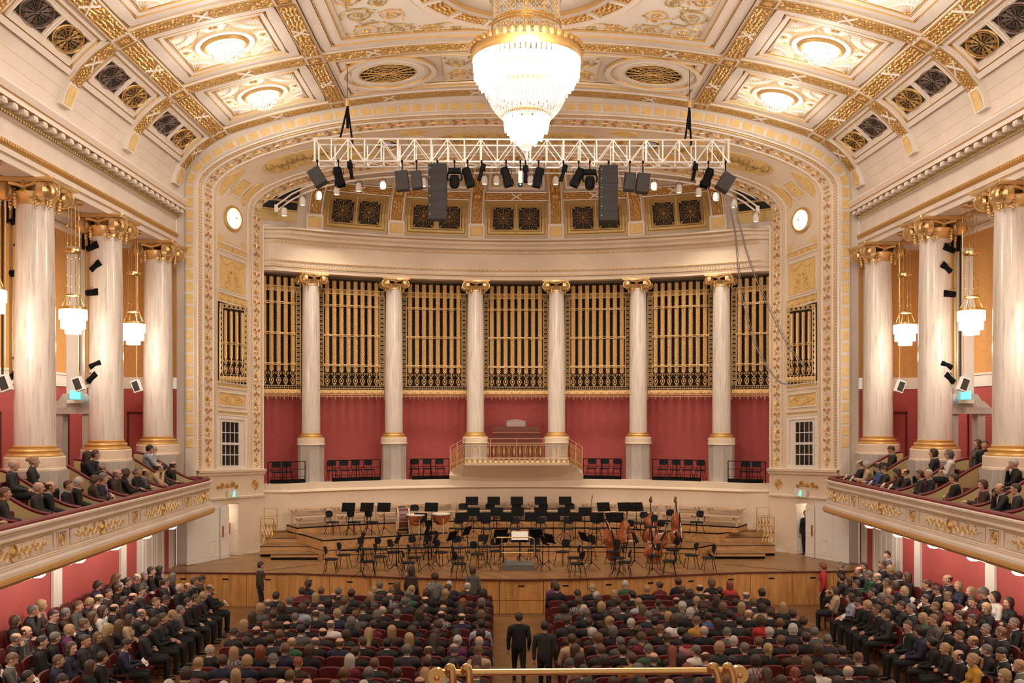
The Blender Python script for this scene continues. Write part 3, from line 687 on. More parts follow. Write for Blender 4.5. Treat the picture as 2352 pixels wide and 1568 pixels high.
on_soffit(2.0, 4.75, .36, .64, q_oval); on_soffit(4.95, 6.3, .29, .38, q_lens); on_soffit(5.2, 5.95, .41, .59, q_sq); on_soffit(4.95, 6.3, .62, .71, q_lens)
on_soffit(6.5, 7.3, .4, .6, q_vent); on_soffit(7.55, 8.6, .29, .38, q_lens); on_soffit(7.7, 8.4, .41, .59, q_sq); on_soffit(8.9, LM - .25, .36, .64, q_oval)
# lower part of the jambs: ledge, ornaments, moulding, plain wall with the stage doors
g = G().use(CREAM2)
for sg in (-1, 1):
    fa = (lambda z: legz(z)) if sg < 0 else (lambda z: ATOT - legz(z))
    def J(t, z, h=0): return smap(fa(z), t, h)
    D0, D1, DZ = .45, .61, 3.2
    def q(t0, t1, z0, z1, h0=0, h1=0): g.grid([[J(t0, z0, h0), J(t1, z0, h0)], [J(t0, z1, h1), J(t1, z1, h1)]])
    q(0, D0, 0, 3.45); q(D1, 1, 0, 3.45); q(D0, D1, DZ, 3.45)
    g.grid([[J(t, z, h) for t in (0, .5, 1.0)] for z, h in ((4.28, 0), (4.32, .08), (4.4, .1), (4.44, .16), (4.52, .17), (4.54, 0))])
    g.grid([[J(t, z, h) for t in (0, .5, 1.0)] for z, h in ((3.38, 0), (3.4, .06), (3.47, .07), (3.5, 0))])
    # reveal into a lit passage behind the door
    def dpt(t, z, d): p = J(t, z); return (p[0] + sg * d * .87, p[1] + d * .45, p[2])
    for tt in (D0, D1): g.grid([[dpt(tt, STZ, 0), dpt(tt, STZ, 1.3)], [dpt(tt, DZ, 0), dpt(tt, DZ, 1.3)]])
    g.grid([[dpt(D0, DZ, 0), dpt(D1, DZ, 0)], [dpt(D0, DZ, 1.3), dpt(D1, DZ, 1.3)]]); g.grid([[dpt(D0, STZ, 1.3), dpt(D1, STZ, 1.3)], [dpt(D0, DZ, 1.3), dpt(D1, DZ, 1.3)]])
    g.grid([[dpt(D0, STZ, 0), dpt(D1, STZ, 0)], [dpt(D0, STZ, 1.3), dpt(D1, STZ, 1.3)]])
g.build('jamb_base', wf)
for sg in (-1, 1):
    fa = (lambda z: legz(z)) if sg < 0 else (lambda z: ATOT - legz(z))
    g = G().use(WHITEP); o = Orn(g, lambda x, y, h: smap(fa(y), x / 3.87, h)); x1_ = .325 * 3.87; g.grid([[smap(fa(z), t, .01) for t in (-.12, 0, .15, .325)] for z in (STZ, 2.2, 3.36)]); g.use(IVORY); o.rect(.35, 1.35, x1_ - .08, 3.1, .02, .025); o.rect(.6, 1.45, 1.0, 1.9, .015, .025); g.build('jamb_panel', wf)
def r_orn(o, w_, h_):
    o.g.use(GOLD)
    for s in (-1, 1):
        o.spiral(s * w_ * .45, h_ * .1, h_ * .6, 0, 1.5, s, .05, .05, 16); o.spiral(s * w_ * .8, -h_ * .3, h_ * .4, 1, 1.3, -s, .04, .05, 14)
        for q in range(5): o.leaf(s * w_ * (.15 + .17 * q), -h_ * .5, PI / 2 + s * .4, h_ * .9, .1, .05)
    o.palmette(0, -.1, h_ * 1.2, PI / 2, .06, 7)
on_jamb(3.7, 4.15, .27, .60, r_orn, 'gilded_ornament')
def r_cross(o, w_, h_):
    o.g.use(GOLD); o.boss(0, 0, .08, .06)
    for q in range(4): o.palmette(.05 * math.cos(q * PI / 2), .05 * math.sin(q * PI / 2), .26, q * PI / 2, .05, 5, .07)
on_jamb(3.7, 4.15, .78, .94, r_cross, 'gilded_ornament')
# windows in the jambs
for sg, n_ in ((-1, 1), (1, 2)):
    fa = (lambda z: legz(z)) if sg < 0 else (lambda z: ATOT - legz(z)); f = lambda x, y, h, fa=fa: smap(fa(y), x / 3.87, h)
    x0, x1, z0, z1 = .33 * 3.87, .68 * 3.87, 4.62, 6.42
    g = G().use(WHITE); o = Orn(g, f); o.rect(x0 - .1, z0 - .02, x1 + .1, z1 + .1, .2, .05, True); g.use(GOLD)
    for i in range(6): o.boss(x0 - .1, z0 + .15 + i * .33, .03, .07, 5); o.boss(x1 + .1, z0 + .15 + i * .33, .03, .07, 5)
    g.use(IVORY); o.fill(x0, z0, x1, z1, .012); wi = g.build('window_%d' % n_, kind='structure')
    xr = x1 - .22 * (x1 - x0)
    g = G().use(GLASSD); Orn(g, f).fill(x0 + .06, z0 + .06, xr, z1 - .06, .02); g.build('glass', wi)
    g = G().use(WHITEP); o = Orn(g, f); o.rect(x0 + .04, z0 + .05, xr, z1 - .05, .08, .06, True)
    for i in (1, 2, 3): xx = x0 + .04 + (xr - x0 - .04) * i / 4; o.line([(xx, z0 + .05), (xx, z1 - .05)], .035, .05)
    for i, w_ in ((1, .035), (2, .1), (3, .035)): zz = z0 + .05 + (z1 - z0 - .1) * i / 4; o.line([(x0 + .04, zz), (xr, zz)], w_, .055, flat=True)
    g.build('window_frame', wi)

# ------------------------------------------------------------------ apse: drum, entablature, dome
def am(R):
    return lambda a, z, h: ((R - h) * math.sin(a), YC + (R - h) * math.cos(a), z)
AE = math.asin(10.24 / RC) + .02; AEW = .66
def drum(g, prof, a0=-AEW, a1=AEW, n=48):
    def pt(r, a, z):
        x, y = r * math.sin(a), YC + r * math.cos(a)
        yl = YI + .25 + (r - 18.05) * .4
        if y < yl: y = yl; x = math.copysign(min(abs(x), 10.5), x)      # runs straight into the arch jamb
        return (x, y, z)
    g.grid([[pt(r, a, z) for a in np.linspace(a0, a1, n + 1)] for r, z in prof])
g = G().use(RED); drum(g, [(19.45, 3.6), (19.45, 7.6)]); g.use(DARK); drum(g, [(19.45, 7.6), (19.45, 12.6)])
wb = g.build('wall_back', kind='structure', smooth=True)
g = G().use(CREAM2); drum(g, [(17.62, STZ - .1), (17.62, 3.42), (17.56, 3.45), (17.53, 3.5), (17.56, 3.56), (17.62, 3.58), (17.62, 3.84), (17.95, 3.84), (17.95, 3.75), (19.5, 3.75)])
pp = g.build('wall_parapet', kind='structure')
g = G().use(PLINE); drum(g, [(17.555, 3.45), (17.52, 3.49), (17.555, 3.53)]); g.use(CREAM2)
for a in (-.42, -.385, -.35, -.16, -.12, .13, .17, .36, .40, .44, .48): p = am(17.62)(a, 2.75, .004); g.box(p, (.02, .02, 1.1))
g.build('gold_line', pp)
# entablature ring over the columns
g = G().use(CREAM2)
drum(g, [(19.4, 12.5), (18.05, 12.5), (18.05, 12.68), (18.02, 12.68), (18.02, 12.86), (17.95, 12.93), (18.02, 12.97), (18.05, 13.62), (17.98, 13.66), (17.94, 13.74), (17.80, 13.80), (17.76, 13.92), (17.62, 14.0), (17.58, 14.12), (17.50, 14.16), (17.50, 14.22), (18.0, 14.32)])
tr = g.build('trim_3', kind='structure')
g = G().use(GOLD)
for R_, z, st in ((17.95, 12.92, .12), (18.03, 12.74, .10), (17.96, 13.68, .17)):
    a = -.6
    while a < .6:
        p = am(R_)(a, z, .01)
        if p[1] > YI + .03: g.box(p, (.05, .05, .05 if st > .1 else .02), -a)
        a += st / 18
g.build('bead_moulding', tr, kind='stuff')
g = G().use(OLDGOLD)
for R_, z in ((18.01, 12.675), (17.79, 13.79), (17.57, 14.11)): drum(g, [(R_ - .005, z - .012), (R_ - .03, z), (R_ - .005, z + .012)])
g.build('gold_line', tr)
_DP = catmull([(18.0, 14.3), (17.96, 14.8), (17.75, 15.4), (17.3, 15.95), (16.6, 16.35), (15.2, 16.8), (13.6, 17.1), (11.5, 17.3)], 6)
_DS = np.concatenate([[0], np.cumsum(np.hypot(*np.diff(_DP, axis=0).T))]); _DT = np.gradient(_DP, _DS, axis=0); _DT /= np.linalg.norm(_DT, axis=1)[:, None]
def dmap(a, s, h):
    """apse vault: a is the distance sideways measured at the drum, s the way up"""
    r, z, tr_, tz = [np.interp(s, _DS, q) for q in (_DP[:, 0], _DP[:, 1], _DT[:, 0], _DT[:, 1])]
    r2 = r - tz * h; an = a / 18.0; return (r2 * math.sin(an), YC + r2 * math.cos(an), z + tr_ * h)
def smax(a):
    for s in np.linspace(0, 6.8, 69):
        if dmap(a, s, 0)[1] < YI + .05: return max(.1, s - .1)
    return 6.8
g = G().use(SOFFIT); AA = np.linspace(-.66 * 18, .66 * 18, 56); SM = [smax(a) for a in AA]
g.grid([[dmap(a, m * k / 14, 0) for a, m in zip(AA, SM)] for k in range(15)])
dome = g.build('ceiling_apse', kind='structure', smooth=True)
CA = [math.radians(x) for x in (-27.9, -16.73, -5.58, 5.58, 16.73, 27.9)]
for a in CA:
    c = a * 18
    g = G().use(IVORY); o = Orn(g, dmap); o.slab(c - .36, 0, c + .36, .62, 0, .14, 1, 2); g.use(YELL); o.fill(c - .25, .1, c + .25, .52, .15, 1, 1); g.use(GOLDL); Orn(g, lambda p, q, h: dmap(p, q, h + .14)).rect(c - .26, .09, c + .26, .53, .04, .03); g.build('yellow_block', dome)
    g = G().use(IVORY); o.g = g; sm_ = min(smax(c - .34), smax(c + .34)); o.slab(c - .34, .62, c + .34, sm_, 0, .11, 1, 14); g.use(GOLDD); o.fill(c - .24, .66, c + .24, sm_, .12, 1, 14)
    g.use(GOLD); oo = Orn(g, lambda p, q, h: dmap(p, q, h + .12)); oo.laurel(c - .22, c + .22, .7, 1.7, .15, .03, rnd, False); oo.laurel(c - .22, c + .22, 2.25, max(2.4, sm_ - .1), .15, .03, rnd, False); oo.flower(c, 1.98, .2, .05, 8)
    for d in (-.31, .31): oo.line([(c + d, .66 + k * (sm_ - .7) / 12) for k in range(13)], .03, .02)
    g.build('gilded_rib', dome)
for i in range(5):
    c0, c1 = CA[i] * 18 + .36, CA[i + 1] * 18 - .36; cm = (c0 + c1) / 2
    g = G().use(OLDGOLD); o = Orn(g, dmap); o.fill(c0 + .03, .12, c1 - .03, 1.68, .02, 6, 4)
    g.use(GOLD); o.rect(c0 + .14, .2, c1 - .14, 1.6, .08, .07, False, 5); g.use(GOLDD); o.rect(c0 + .28, .34, c1 - .28, 1.48, .1, .05, False, 5); g.use(GOLDL); o.line([(cm, .2), (cm, 1.6)], .06, .06); gr = g.build('grille_frame', dome)
    for s in (-1, 1):
        g = G().use(DARK); cx = cm + s * (c1 - c0 - .5) / 4; hw = (c1 - c0) / 4 - .24; cy, hh = .9, .5; o = Orn(g, dmap); o.fill(cx - hw, cy - hh, cx + hw, cy + hh, .035, 3, 3)
        g.use(GOLD); o = Orn(g, lambda p, q, h: dmap(p, q, h + .035)); o.rect(cx - hw, cy - hh, cx + hw, cy + hh, .03, .03); o.circ(cx, cy, hw * .92, .02, .03, 26, hh * .92); o.flower(cx, cy, .13, .05, 8)
        for q in range(24):
            an = q * PI / 12; o.line([(cx + .1 * math.cos(an), cy + .1 * math.sin(an)), (cx + hw * .9 * math.cos(an), cy + hh * .9 * math.sin(an))], .012, .025)
            if q % 2 == 0: o.leaf(cx + .1 * math.cos(an), cy + .1 * math.sin(an), an, .26, .05, .03)
            if q % 3 == 0: o.boss(cx + hw * .72 * math.cos(an), cy + hh * .72 * math.sin(an), .035, .05, 5)
        for ii in (-1, 1):
            for jj in (-1, 1): o.leaf(cx + ii * hw, cy + jj * hh, math.atan2(-jj, -ii), .22, .08, .03)
        g.build('rosette_grille', dome)
    g = G().use(GOLDD); o = Orn(g, dmap); o.slab(c0, 1.76, c1, 2.2, 0, .06, 8, 1); g.use(GOLD); oo = Orn(g, lambda p, q, h: dmap(p, q, h + .06)); oo.laurel(cm, c1 - .05, 1.82, 2.14, .14, .03, rnd); oo.laurel(cm, c0 + .05, 1.82, 2.14, .14, .03, rnd)
    g.use(IVORY); oo.xrib(cm, 1.98, .22, .17, .05, .04); oo.line([(c0 + (c1 - c0) * k / 6, 1.75) for k in range(7)], .05, .03); oo.line([(c0 + (c1 - c0) * k / 6, 2.21) for k in range(7)], .05, .03); g.build('gilded_band', dome)
    sm_ = min(smax(c0), smax(c1)); g = G().use(IVORY); o = Orn(g, dmap)
    for k, (ins, w_, h_, m_) in enumerate(((.15, .1, .05, IVORY), (.32, .03, .03, OLDGOLD), (.48, .025, .03, OLDGOLD))):
        if sm_ > 3.0: g.use(m_); o.rect(c0 + ins, 2.28 + ins, c1 - ins, sm_ - ins * .5, w_, h_, k == 0, 5)
    if sm_ < 3.0: g.use(OLDGOLD); o.line([(c0 + .2, 2.45), (c1 - .2, 2.45)], .03, .03)
    for s in (-1, 1):
      if sm_ > 3.4: Orn(g, dmap, cm, 2.95, s, 1).spiral(.45, 0, .4, 0, 1.5, 1, .05, .03, 18)
    g.build('vault_panel', dome)
for s in (-1, 1):                                     # dark lamp recesses beside the outer ribs
    c0 = s * (CA[5] * 18 + .75); c1 = s * (CA[5] * 18 + 2.9); g = G().use(OLDGOLD); o = Orn(g, dmap); a, b = sorted((c0, c1)); o.fill(a, .2, b, 2.5, .02, 5, 4); g.use(DARK); o.fill(a + .12, .7, b - .02, 2.1, .04, 5, 4); g.use(GOLD); o.rect(a + .08, .64, b, 2.15, .06, .06, False, 5); g.build('lamp_recess', dome)
def thing(name, label, cat, loc=(0, 0, 0), rz=0.0, group=None):
    o = empty(name, loc, rz, label=label, category=cat)
    if group: o['group'] = group
    return o
def tag(o, label, cat, group=None):
    o['label'] = label; o['category'] = cat
    if group: o['group'] = group
    return o
# ------------------------------------------------------------------ columns
def capital_mesh():
    g = G().use(GOLDM); g.lathe([(.45, -.02), (.49, .0), (.49, .05), (.5, .12), (.57, .24), (.6, .3)], 20)
    ab = []
    for q in range(4):
        for t in (-.96, -.5, 0, .5, .96):
            x, y = t * .78, -.78 + .17 * (1 - t * t); c, k = math.cos(q * PI / 2), math.sin(q * PI / 2); ab.append((c * x - k * y, k * x + c * y))
    g.prism(ab, .52, .56); g.prism([(x * 1.05, y * 1.05) for x, y in ab], .56, .63)
    for q in range(4):
        R = Matrix.Rotation(q * PI / 2, 4, 'Z'); g.M = R
        for s in (-1, 1):
            cx, cy, cz, r = s * .56, -.63, .30, .24
            g.tube([(cx, cy + .07, cz), (cx, cy + .24, cz)], r * .97, 18); g.tube([(cx, cy + .09, cz), (cx, cy + .22, cz)], r, 18, cap=False); g.ball((cx, cy + .04, cz), (.05, .04, .05), 8, 5)
            f = planar((cx, cy + .07, cz), (s, 0, 0), (0, 0, 1), (0, -1, 0)); o = Orn(g, f)
            pts = [((.225 * (1 - .85 * t / 34)) * math.cos(1.6 + t * .45), (.225 * (1 - .85 * t / 34)) * math.sin(1.6 + t * .45)) for t in range(35)]; o.line(pts, .085, .07)
            for z, rr in ((.22, .045), (.13, .05), (.04, .055), (-.04, .06), (-.11, .03)): g.ball((s * .27, -.53 + (.22 - z) * .1, z), rr, 7, 5)
            g.tube([(s * .36, -.64, .49), (s * .16, -.60, .45), (0, -.57, .40)], .05, 6)
        o = Orn(g, planar((0, -.6, .5), (1, 0, 0), (0, 0, 1), (0, -1, 0))); o.flower(0, 0, .13, .08, 8); o.palmette(0, -.22, .2, PI / 2, .06, 5)
        g.M = None
    return g.mesh('capital', smooth=True)
CAPM = capital_mesh()
g = G().use(MARBLE); g.lathe([(.505, 0), (.505, .6), (.5, 2.2), (.485, 4.2), (.455, 6.32)], 32); SHM = g.mesh('shaft', smooth=True)
g = G().use(GOLD); g.lathe([(.68, 0), (.70, .03), (.68, .07), (.60, .08), (.60, .12), (.63, .15), (.60, .19), (.52, .2), (.52, .24), (.54, .26), (.505, .29)], 32); RGM = g.mesh('base_ring', smooth=True)
g = G().use(CREAM2); g.lathe([(.76, 0), (.76, .05), (.74, .07), (.74, .33), (.72, .36), (0, .36)], 32); PLM = g.mesh('plinth', smooth=False)
g = G().use(GREYM); g.prism([(.82 * math.cos(a), .82 * math.sin(a)) for a in np.linspace(PI / 8, 2 * PI + PI / 8, 8, False)], 0, 1.05); PDM = g.mesh('pedestal')
def column(loc, label, group=None, scale=1.0, zb=4.2, zt=12.77, apse=False, rz=0):
    t = thing('marble_column', label, 'column', loc, rz, group)
    ch = .64 * scale; ph = 1.05 if not apse else 1.62; pl = .36 * scale; rg = .28 * scale
    sh = zt - zb - ch - ph - pl - rg
    for nm, me, z, sc in (('pedestal', PDM, 0, (1, 1, ph / 1.05) if not apse else (.66, .66, ph / 1.05)), ('plinth', PLM, ph, (scale,) * 3), ('base_ring', RGM, ph + pl, (scale,) * 3), ('shaft', SHM, ph + pl + rg, (scale, scale, sh / 6.32)), ('capital', CAPM, zt - zb - ch, (scale,) * 3)):
        o = obj(nm, me, t); o.location = (0, 0, z); o.scale = sc
    return t
YCOL = [34.3, 29.8, 25.25, 20.7]
for sg, side in ((-1, 'left'), (1, 'right')):
    for i, y in enumerate(YCOL[:3]):
        column((sg * 12.9, y, 4.2), 'tall marble column with gold capital in the %s gallery, %s from the stage arch' % (side, ORD[i]), 'gallery columns', apse=False)
    # half column against the end wall
    g = G().use(GREYM); g.lathe([(.4, 0), (.38, 6.7)], 16, (sg * 13.1, 35.28, 5.4), PI, 2 * PI); g.use(CREAM2); g.box((sg * 13.1, 35.14, 4.8), (1.0, .28, 1.18)); pl_ = g.build('pilaster', smooth=True)
    o = obj('capital', CAPM, pl_); o.location = (sg * 13.1, 35.02, 12.13); o.scale = (.85, .35, 1)
    tag(pl_, 'grey marble half column at the %s gallery end wall' % side, 'pilaster')
apos = ['outermost left', 'second from left', 'left of the organ console', 'right of the organ console', 'second from right', 'outermost right']
for a, nm in zip(CA, apos):
    column((RC * math.sin(a), YC + RC * math.cos(a), 3.75), 'slimmer marble column on grey pedestal behind the stage, ' + nm, 'apse columns', .76, 3.75, 12.5, True, -a)
# ------------------------------------------------------------------ organ screens
PW, PH = 2.84, 4.95                              # opening width, height; z from 7.38
def palm_mesh(h, name='palm_rod', n=58):
    g = G().use(PALM_G); o = Orn(g, planar((0, 0, 0), (1, 0, 0), (0, 0, 1), (0, -1, 0)))
    o.line([(0, .36), (0, h)], .03, .035); d = (h - .62) / n
    for i in range(n):
        z = .55 + d * i
        for s in (-1, 1): o.leaf(0, z, PI / 2 - s * .75, .15, .05, .022)
    for s in (-1, 0, 1): o.leaf(0, h - .12, PI / 2 - s * .5, .17, .045, .03)
    o.circ(0, .2, .085, .035, .03, 12, .12); o.boss(0, .2, .035, .05, 6, .07); o.circ(-.09, .5, .035, .02, .02, 8); o.circ(.09, .5, .035, .02, .02, 8)
    for s in (-1, 1): o.line([(0, .34), (s * .06, .42), (s * .09, .47)], .02, .02)
    o.line([(0, .0), (-.06, .09)], .03, .03); o.line([(0, .0), (.06, .09)], .03, .03)
    return g.mesh(name)
PALM = palm_mesh(PH - .5); PALMS = palm_mesh(2.4, n=30)
g = G().use(PALM_G); Orn(g, planar((0, 0, 0), (1, 0, 0), (0, 0, 1), (0, -1, 0))).flower(0, 0, .11, .04, 8); ROSM = g.mesh('rosette')
def lattice(o, x0, y0, x1, y1, n, horiz):
    o.rect(x0, y0, x1, y1, .035, .04)
    for i in range(n):
        if horiz: a, b = x0 + (x1 - x0) * i / n, x0 + (x1 - x0) * (i + 1) / n; o.line([(a, y0), (b, y1)], .022, .025); o.line([(a, y1), (b, y0)], .022, .025); o.circ((a + b) / 2, (y0 + y1) / 2, (y1 - y0) * .36, .02, .035, 8)
        else: a, b = y0 + (y1 - y0) * i / n, y0 + (y1 - y0) * (i + 1) / n; o.line([(x0, a), (x1, b)], .022, .025); o.line([(x1, a), (x0, b)], .022, .025); o.circ((x0 + x1) / 2, (a + b) / 2, (x1 - x0) * .34, .02, .035, 8)
def screen(loc, rz, label, w=PW, h=PH, n=8, small=False, group='organ screens between the apse columns'):
    t = thing('organ_screen', label, 'screen', loc, rz, group); hw = w / 2
    zf = .48 if not small else .3; zt = h - (.38 if not small else 0)
    g = G().use(GOLDL); o = Orn(g, planar((0, 0, 0), (1, 0, 0), (0, 0, 1), (0, -1, 0)))
    bw = .2 if not small else .14
    lattice(o, -hw, zf, -hw + bw, zt - bw, 20 if not small else 12, False); lattice(o, hw - bw, zf, hw, zt - bw, 20 if not small else 12, False); lattice(o, -hw, zt - bw, hw, zt, 16 if not small else 6, True)
    g.build('frame', t)
    g = G().use(GOLDL); o = Orn(g, planar((0, 0, 0), (1, 0, 0), (0, 0, 1), (0, -1, 0)))
    for z in (.02, .1, .36, .46) if not small else (.02, .28): o.line([(-hw, z), (hw, z)], .025, .03)
    k = 16 if not small else 8
    for i in range(k + 1): x = -hw + w * i / k; o.line([(x, -.06 if i % 2 else 0), (x, .46 if not small else .28)], .02, .025)
    for i in range(k): x = -hw + w * (i + .5) / k; o.line([(x, .02), (x, .1)], .012, .02); o.line([(x, .36), (x, .46)], .012, .02)
    g.use(PALM_G); zz0, zz1 = (.13, .33) if not small else (.06, .24); g.box2((-hw, -.0, zz0 + .02), (hw, .01, zz1 - .02))
    for q in range(k * 2): x = -hw + w * (q + .5) / (k * 2); o.line([(x, 0), (x, zz0)], .012, .02)
    g.use(GOLDL)
    for i in range(k // 2): x = -hw + w * (i + .5) / (k // 2); o.flower(x, .23 if not small else .15, .12, .04, 8)
    for i in range(k // 2 + 1): o.leaf(-hw + w * i / (k // 2), 0, -PI / 2, .12, .05, .04)
    g.build('frieze', t)
    for zz in ((1.35, 2.62, 3.88) if not small else (h * .5,)):
        g = G().use(GOLDL)
        for d in (-.03, .03): g.tube([(-hw + bw, -.02, zz + d), (hw - bw, -.02, zz + d)], .01, 5)
        b = g.build('crossbar', t)
    for i in range(n):
        x = -hw + bw + (w - 2 * bw) * (i + .5) / n; p = obj('palm_rod', PALM if not small else PALMS, t); p.location = (x, -.02, zf)
        for zz in ((1.35, 2.62, 3.88) if not small else (h * .5,)): q_ = obj('rosette', ROSM, t); q_.location = (x, -.05, zz)
sl = ['far left edge, half hidden by the arch', 'second from left', 'third from left', 'centre, above the organ console', 'third from right', 'second from right', 'far right edge, half hidden by the arch']
for i in range(7):
    a = math.radians(-33.47 + 11.155 * i); R_ = RC * math.cos(math.radians(5.58)) + .22
    screen((R_ * math.sin(a), YC + R_ * math.cos(a), 7.38), -a, 'gilded palm frond organ screen on black, ' + sl[i])
for sg, side in ((-1, 'left'), (1, 'right')):
    fa = legz(7.9) if sg < 0 else ATOT - legz(7.9)
    p0, p1 = Vector(smap(fa, .31, .07)), Vector(smap(fa, .71, .07)); m = (p0 + p1) / 2; rz = math.atan2((p1 - p0).y * -sg * -1, (p1 - p0).x * -sg * -1) if sg > 0 else math.atan2((p1 - p0).y, (p1 - p0).x)
    rz = math.atan2(p1.y - p0.y, p1.x - p0.x) + (PI if sg > 0 else 0)
    screen((m.x, m.y, 7.9), rz, 'small gilded grille in the %s jamb of the stage arch' % side, (p1 - p0).length, 2.95, 4, True, 'jamb grilles')
    fa2 = (lambda z: legz(z)) if sg < 0 else (lambda z: ATOT - legz(z))
    g = G().use(DARK); Orn(g, lambda x, y, h: smap(fa2(y), x, h)).fill(.30, 7.88, .72, 10.86, .02); g.build('opening', wf)
# ------------------------------------------------------------------ clock-like round lamps in the jambs
for sg, side in ((-1, 'left'), (1, 'right')):
    fa = legz(14.2) if sg < 0 else ATOT - legz(14.2)
    c = Vector(smap(fa, .51, .0)); n = (Vector(smap(fa, .51, .1)) - c).normalized(); R = n.to_track_quat('Z', 'Y').to_matrix().to_4x4(); R.translation = c
    t = thing('round_wall_lamp', 'round glowing white glass lamp in gold ring, %s jamb of the arch' % side, 'lamp'); t.matrix_world = R
    g = G().use(GOLD); g.lathe([(.36, 0), (.44, .0), (.5, .05), (.47, .1), (.40, .12), (.36, .06)], 32); g.build('ring', t, True)
    g = G().use(GLOWS); g.lathe([(.385, .04), (.34, .12), (.2, .17), (.04, .19), (0, .19)], 28); g.build('glass', t, True)
    g = G().use(BRASS); g.ball((0, 0, .21), (.045, .045, .03)); g.build('knob', t)
# ------------------------------------------------------------------ ceiling bowls
posw = {0: 'nearest the stage arch', 1: 'second from the stage arch', 2: 'third from the stage arch'}
for sg, sm, ym, k in LAMPS:
    p = Vector(cmap(sm, ym, 0)); n = (Vector(cmap(sm, ym, .1)) - p).normalized(); R = n.to_track_quat('Z', 'Y').to_matrix().to_4x4(); R.translation = p
    t = thing('ceiling_lamp', 'glaring glass bowl lamp in the %s ceiling coffer %s' % ('left' if sg < 0 else 'right', posw[k]), 'lamp', group='ceiling bowl lamps'); t.matrix_world = R
    g = G().use(GOLD); g.lathe([(.52, 0), (.66, .0), (.68, .08), (.62, .14), (.55, .12), (.52, .05)], 32); g.build('ring', t, True)
    g = G().use(GLOW); g.lathe([(.54, .06), (.50, .16), (.36, .27), (.15, .33), (0, .34)], 28); g.build('glass', t, True)
    g = G().use(CRYST)
    for q in range(28):
        for j, r in enumerate((.53, .42, .28)): a = q * 2 * PI / 28 + j * .1; g.ball((r * math.cos(a), r * math.sin(a), .2 + j * .12), (.02, .02, .06), 4, 3)
    c = g.build('crystal', t); c['kind'] = 'stuff'
# ------------------------------------------------------------------ chandelier
t = thing('chandelier', 'huge tiered crystal chandelier with gilded crown hanging from the ceiling', 'chandelier', (0, CHY, 0))
def beads(rings, mt, rz_=(.02, .035), nm='crystal_strand'):
    g = G().use(mt)
    for r, z, n in rings:
        for q in range(n):
            a = 2 * PI * (q + (.5 if int(z * 50) % 2 else 0)) / n; x, y, s = r * math.cos(a), r * math.sin(a), rz_[0]
            g.use(mt); b = [g.av((x - s, y, z)), g.av((x, y - s, z)), g.av((x + s, y, z)), g.av((x, y + s, z)), g.av((x, y, z + rz_[1])), g.av((x, y, z - rz_[1]))]
            for i in range(4): g.af((b[i], b[(i + 1) % 4], b[4])); g.af((b[(i + 1) % 4], b[i], b[5]))
    return g
g = G().use(BRASS)
for q in range(12):
    a = q * PI / 6; g.tube([(.9 * math.cos(a), .9 * math.sin(a), 16.6), (.9 * math.cos(a), .9 * math.sin(a), 18.35)], .022, 5)
for z in (17.25, 17.3, 17.18): g.lathe([(.93, z - .025), (.96, z), (.93, z + .025)], 36)
g.lathe([(.3, 18.2), (.95, 18.3), (.98, 18.42), (.3, 18.5)], 28); g.tube([(0, 0, 14.5), (0, 0, 18.4)], .05, 8); g.build('cage', t)
g = beads([(.9, 16.7 + k * .062, 52) for k in range(27)], CRYST); g.build('crystal_drum', t, kind='stuff')
g = G().use(GOLD); g.lathe([(1.38, 16.5), (1.5, 16.52), (1.53, 16.38), (1.48, 16.28), (1.5, 16.5)], 48); g.lathe([(.9, 16.62), (1.2, 16.6), (1.48, 16.52)], 48)
for q in range(44):
    a = q * 2 * PI / 44; x, y = 1.5 * math.cos(a), 1.5 * math.sin(a); g.ball((x, y, 16.6), (.085, .085, .10), 7, 4)
g.build('crown', t, True)
def rods(r0, z0, z1, n, r1=None, w_=.055, nm='light_tier'):
    g = G().use(GLOWC); r1 = r1 or r0
    for q in range(n):
        a = q * 2 * PI / n; j = .03 * (q % 2)
        g.tube([(r0 * math.cos(a), r0 * math.sin(a), z0), (r1 * math.cos(a), r1 * math.sin(a), z1 - j * 2)], [w_, w_ * .7], 5)
    return g.build(nm, t, True, kind='stuff')
rods(1.42, 16.3, 15.85, 64, 1.40, .055); rods(1.30, 16.1, 15.62, 60, 1.27, .05)
rods(1.13, 15.86, 15.42, 54, 1.1, .045)
g = G().use(GOLD)
for r, z in ((1.27, 15.93), (.67, 14.83)): g.lathe([(r - .02, z - .05), (r + .03, z), (r - .02, z + .05)], 40)
g.build('tier_ring', t, True)
g = beads([(1.08 - .52 * ((k / 17) ** 1.7), 15.42 - k * .045, 64) for k in range(16)] + [(1.1, 15.44 - .0, 90)], CRYST, (.024, .03)); g.build('crystal_basket', t, kind='stuff')
rods(.60, 14.82, 14.42, 26, .56, .05); rods(.47, 14.5, 14.22, 20, .42, .05); rods(.30, 14.3, 14.08, 14, .26, .05)
g = G().use(GLOWS); g.lathe([(1.2, 16.2), (1.22, 15.95), (1.0, 15.8), (1.0, 15.6)], 36); g.lathe([(0.0, 14.8), (.45, 14.7), (.46, 14.4), (.3, 14.18), (0, 14.12)], 20); g.build('lit_glass', t, True)
g = G().use(CRYST); g.lathe([(.14, 14.1), (.17, 14.02), (.13, 13.9), (.05, 13.86), (.05, 13.78), (.02, 13.62), (0, 13.6)], 10); g.build('finial', t)
g = G().use(BLACK)
for x in (-1.45, 1.55): g.tube([(x, CHY + 2.2, 17.2), (x, CHY + 2.2, 18.4)], .008, 4)
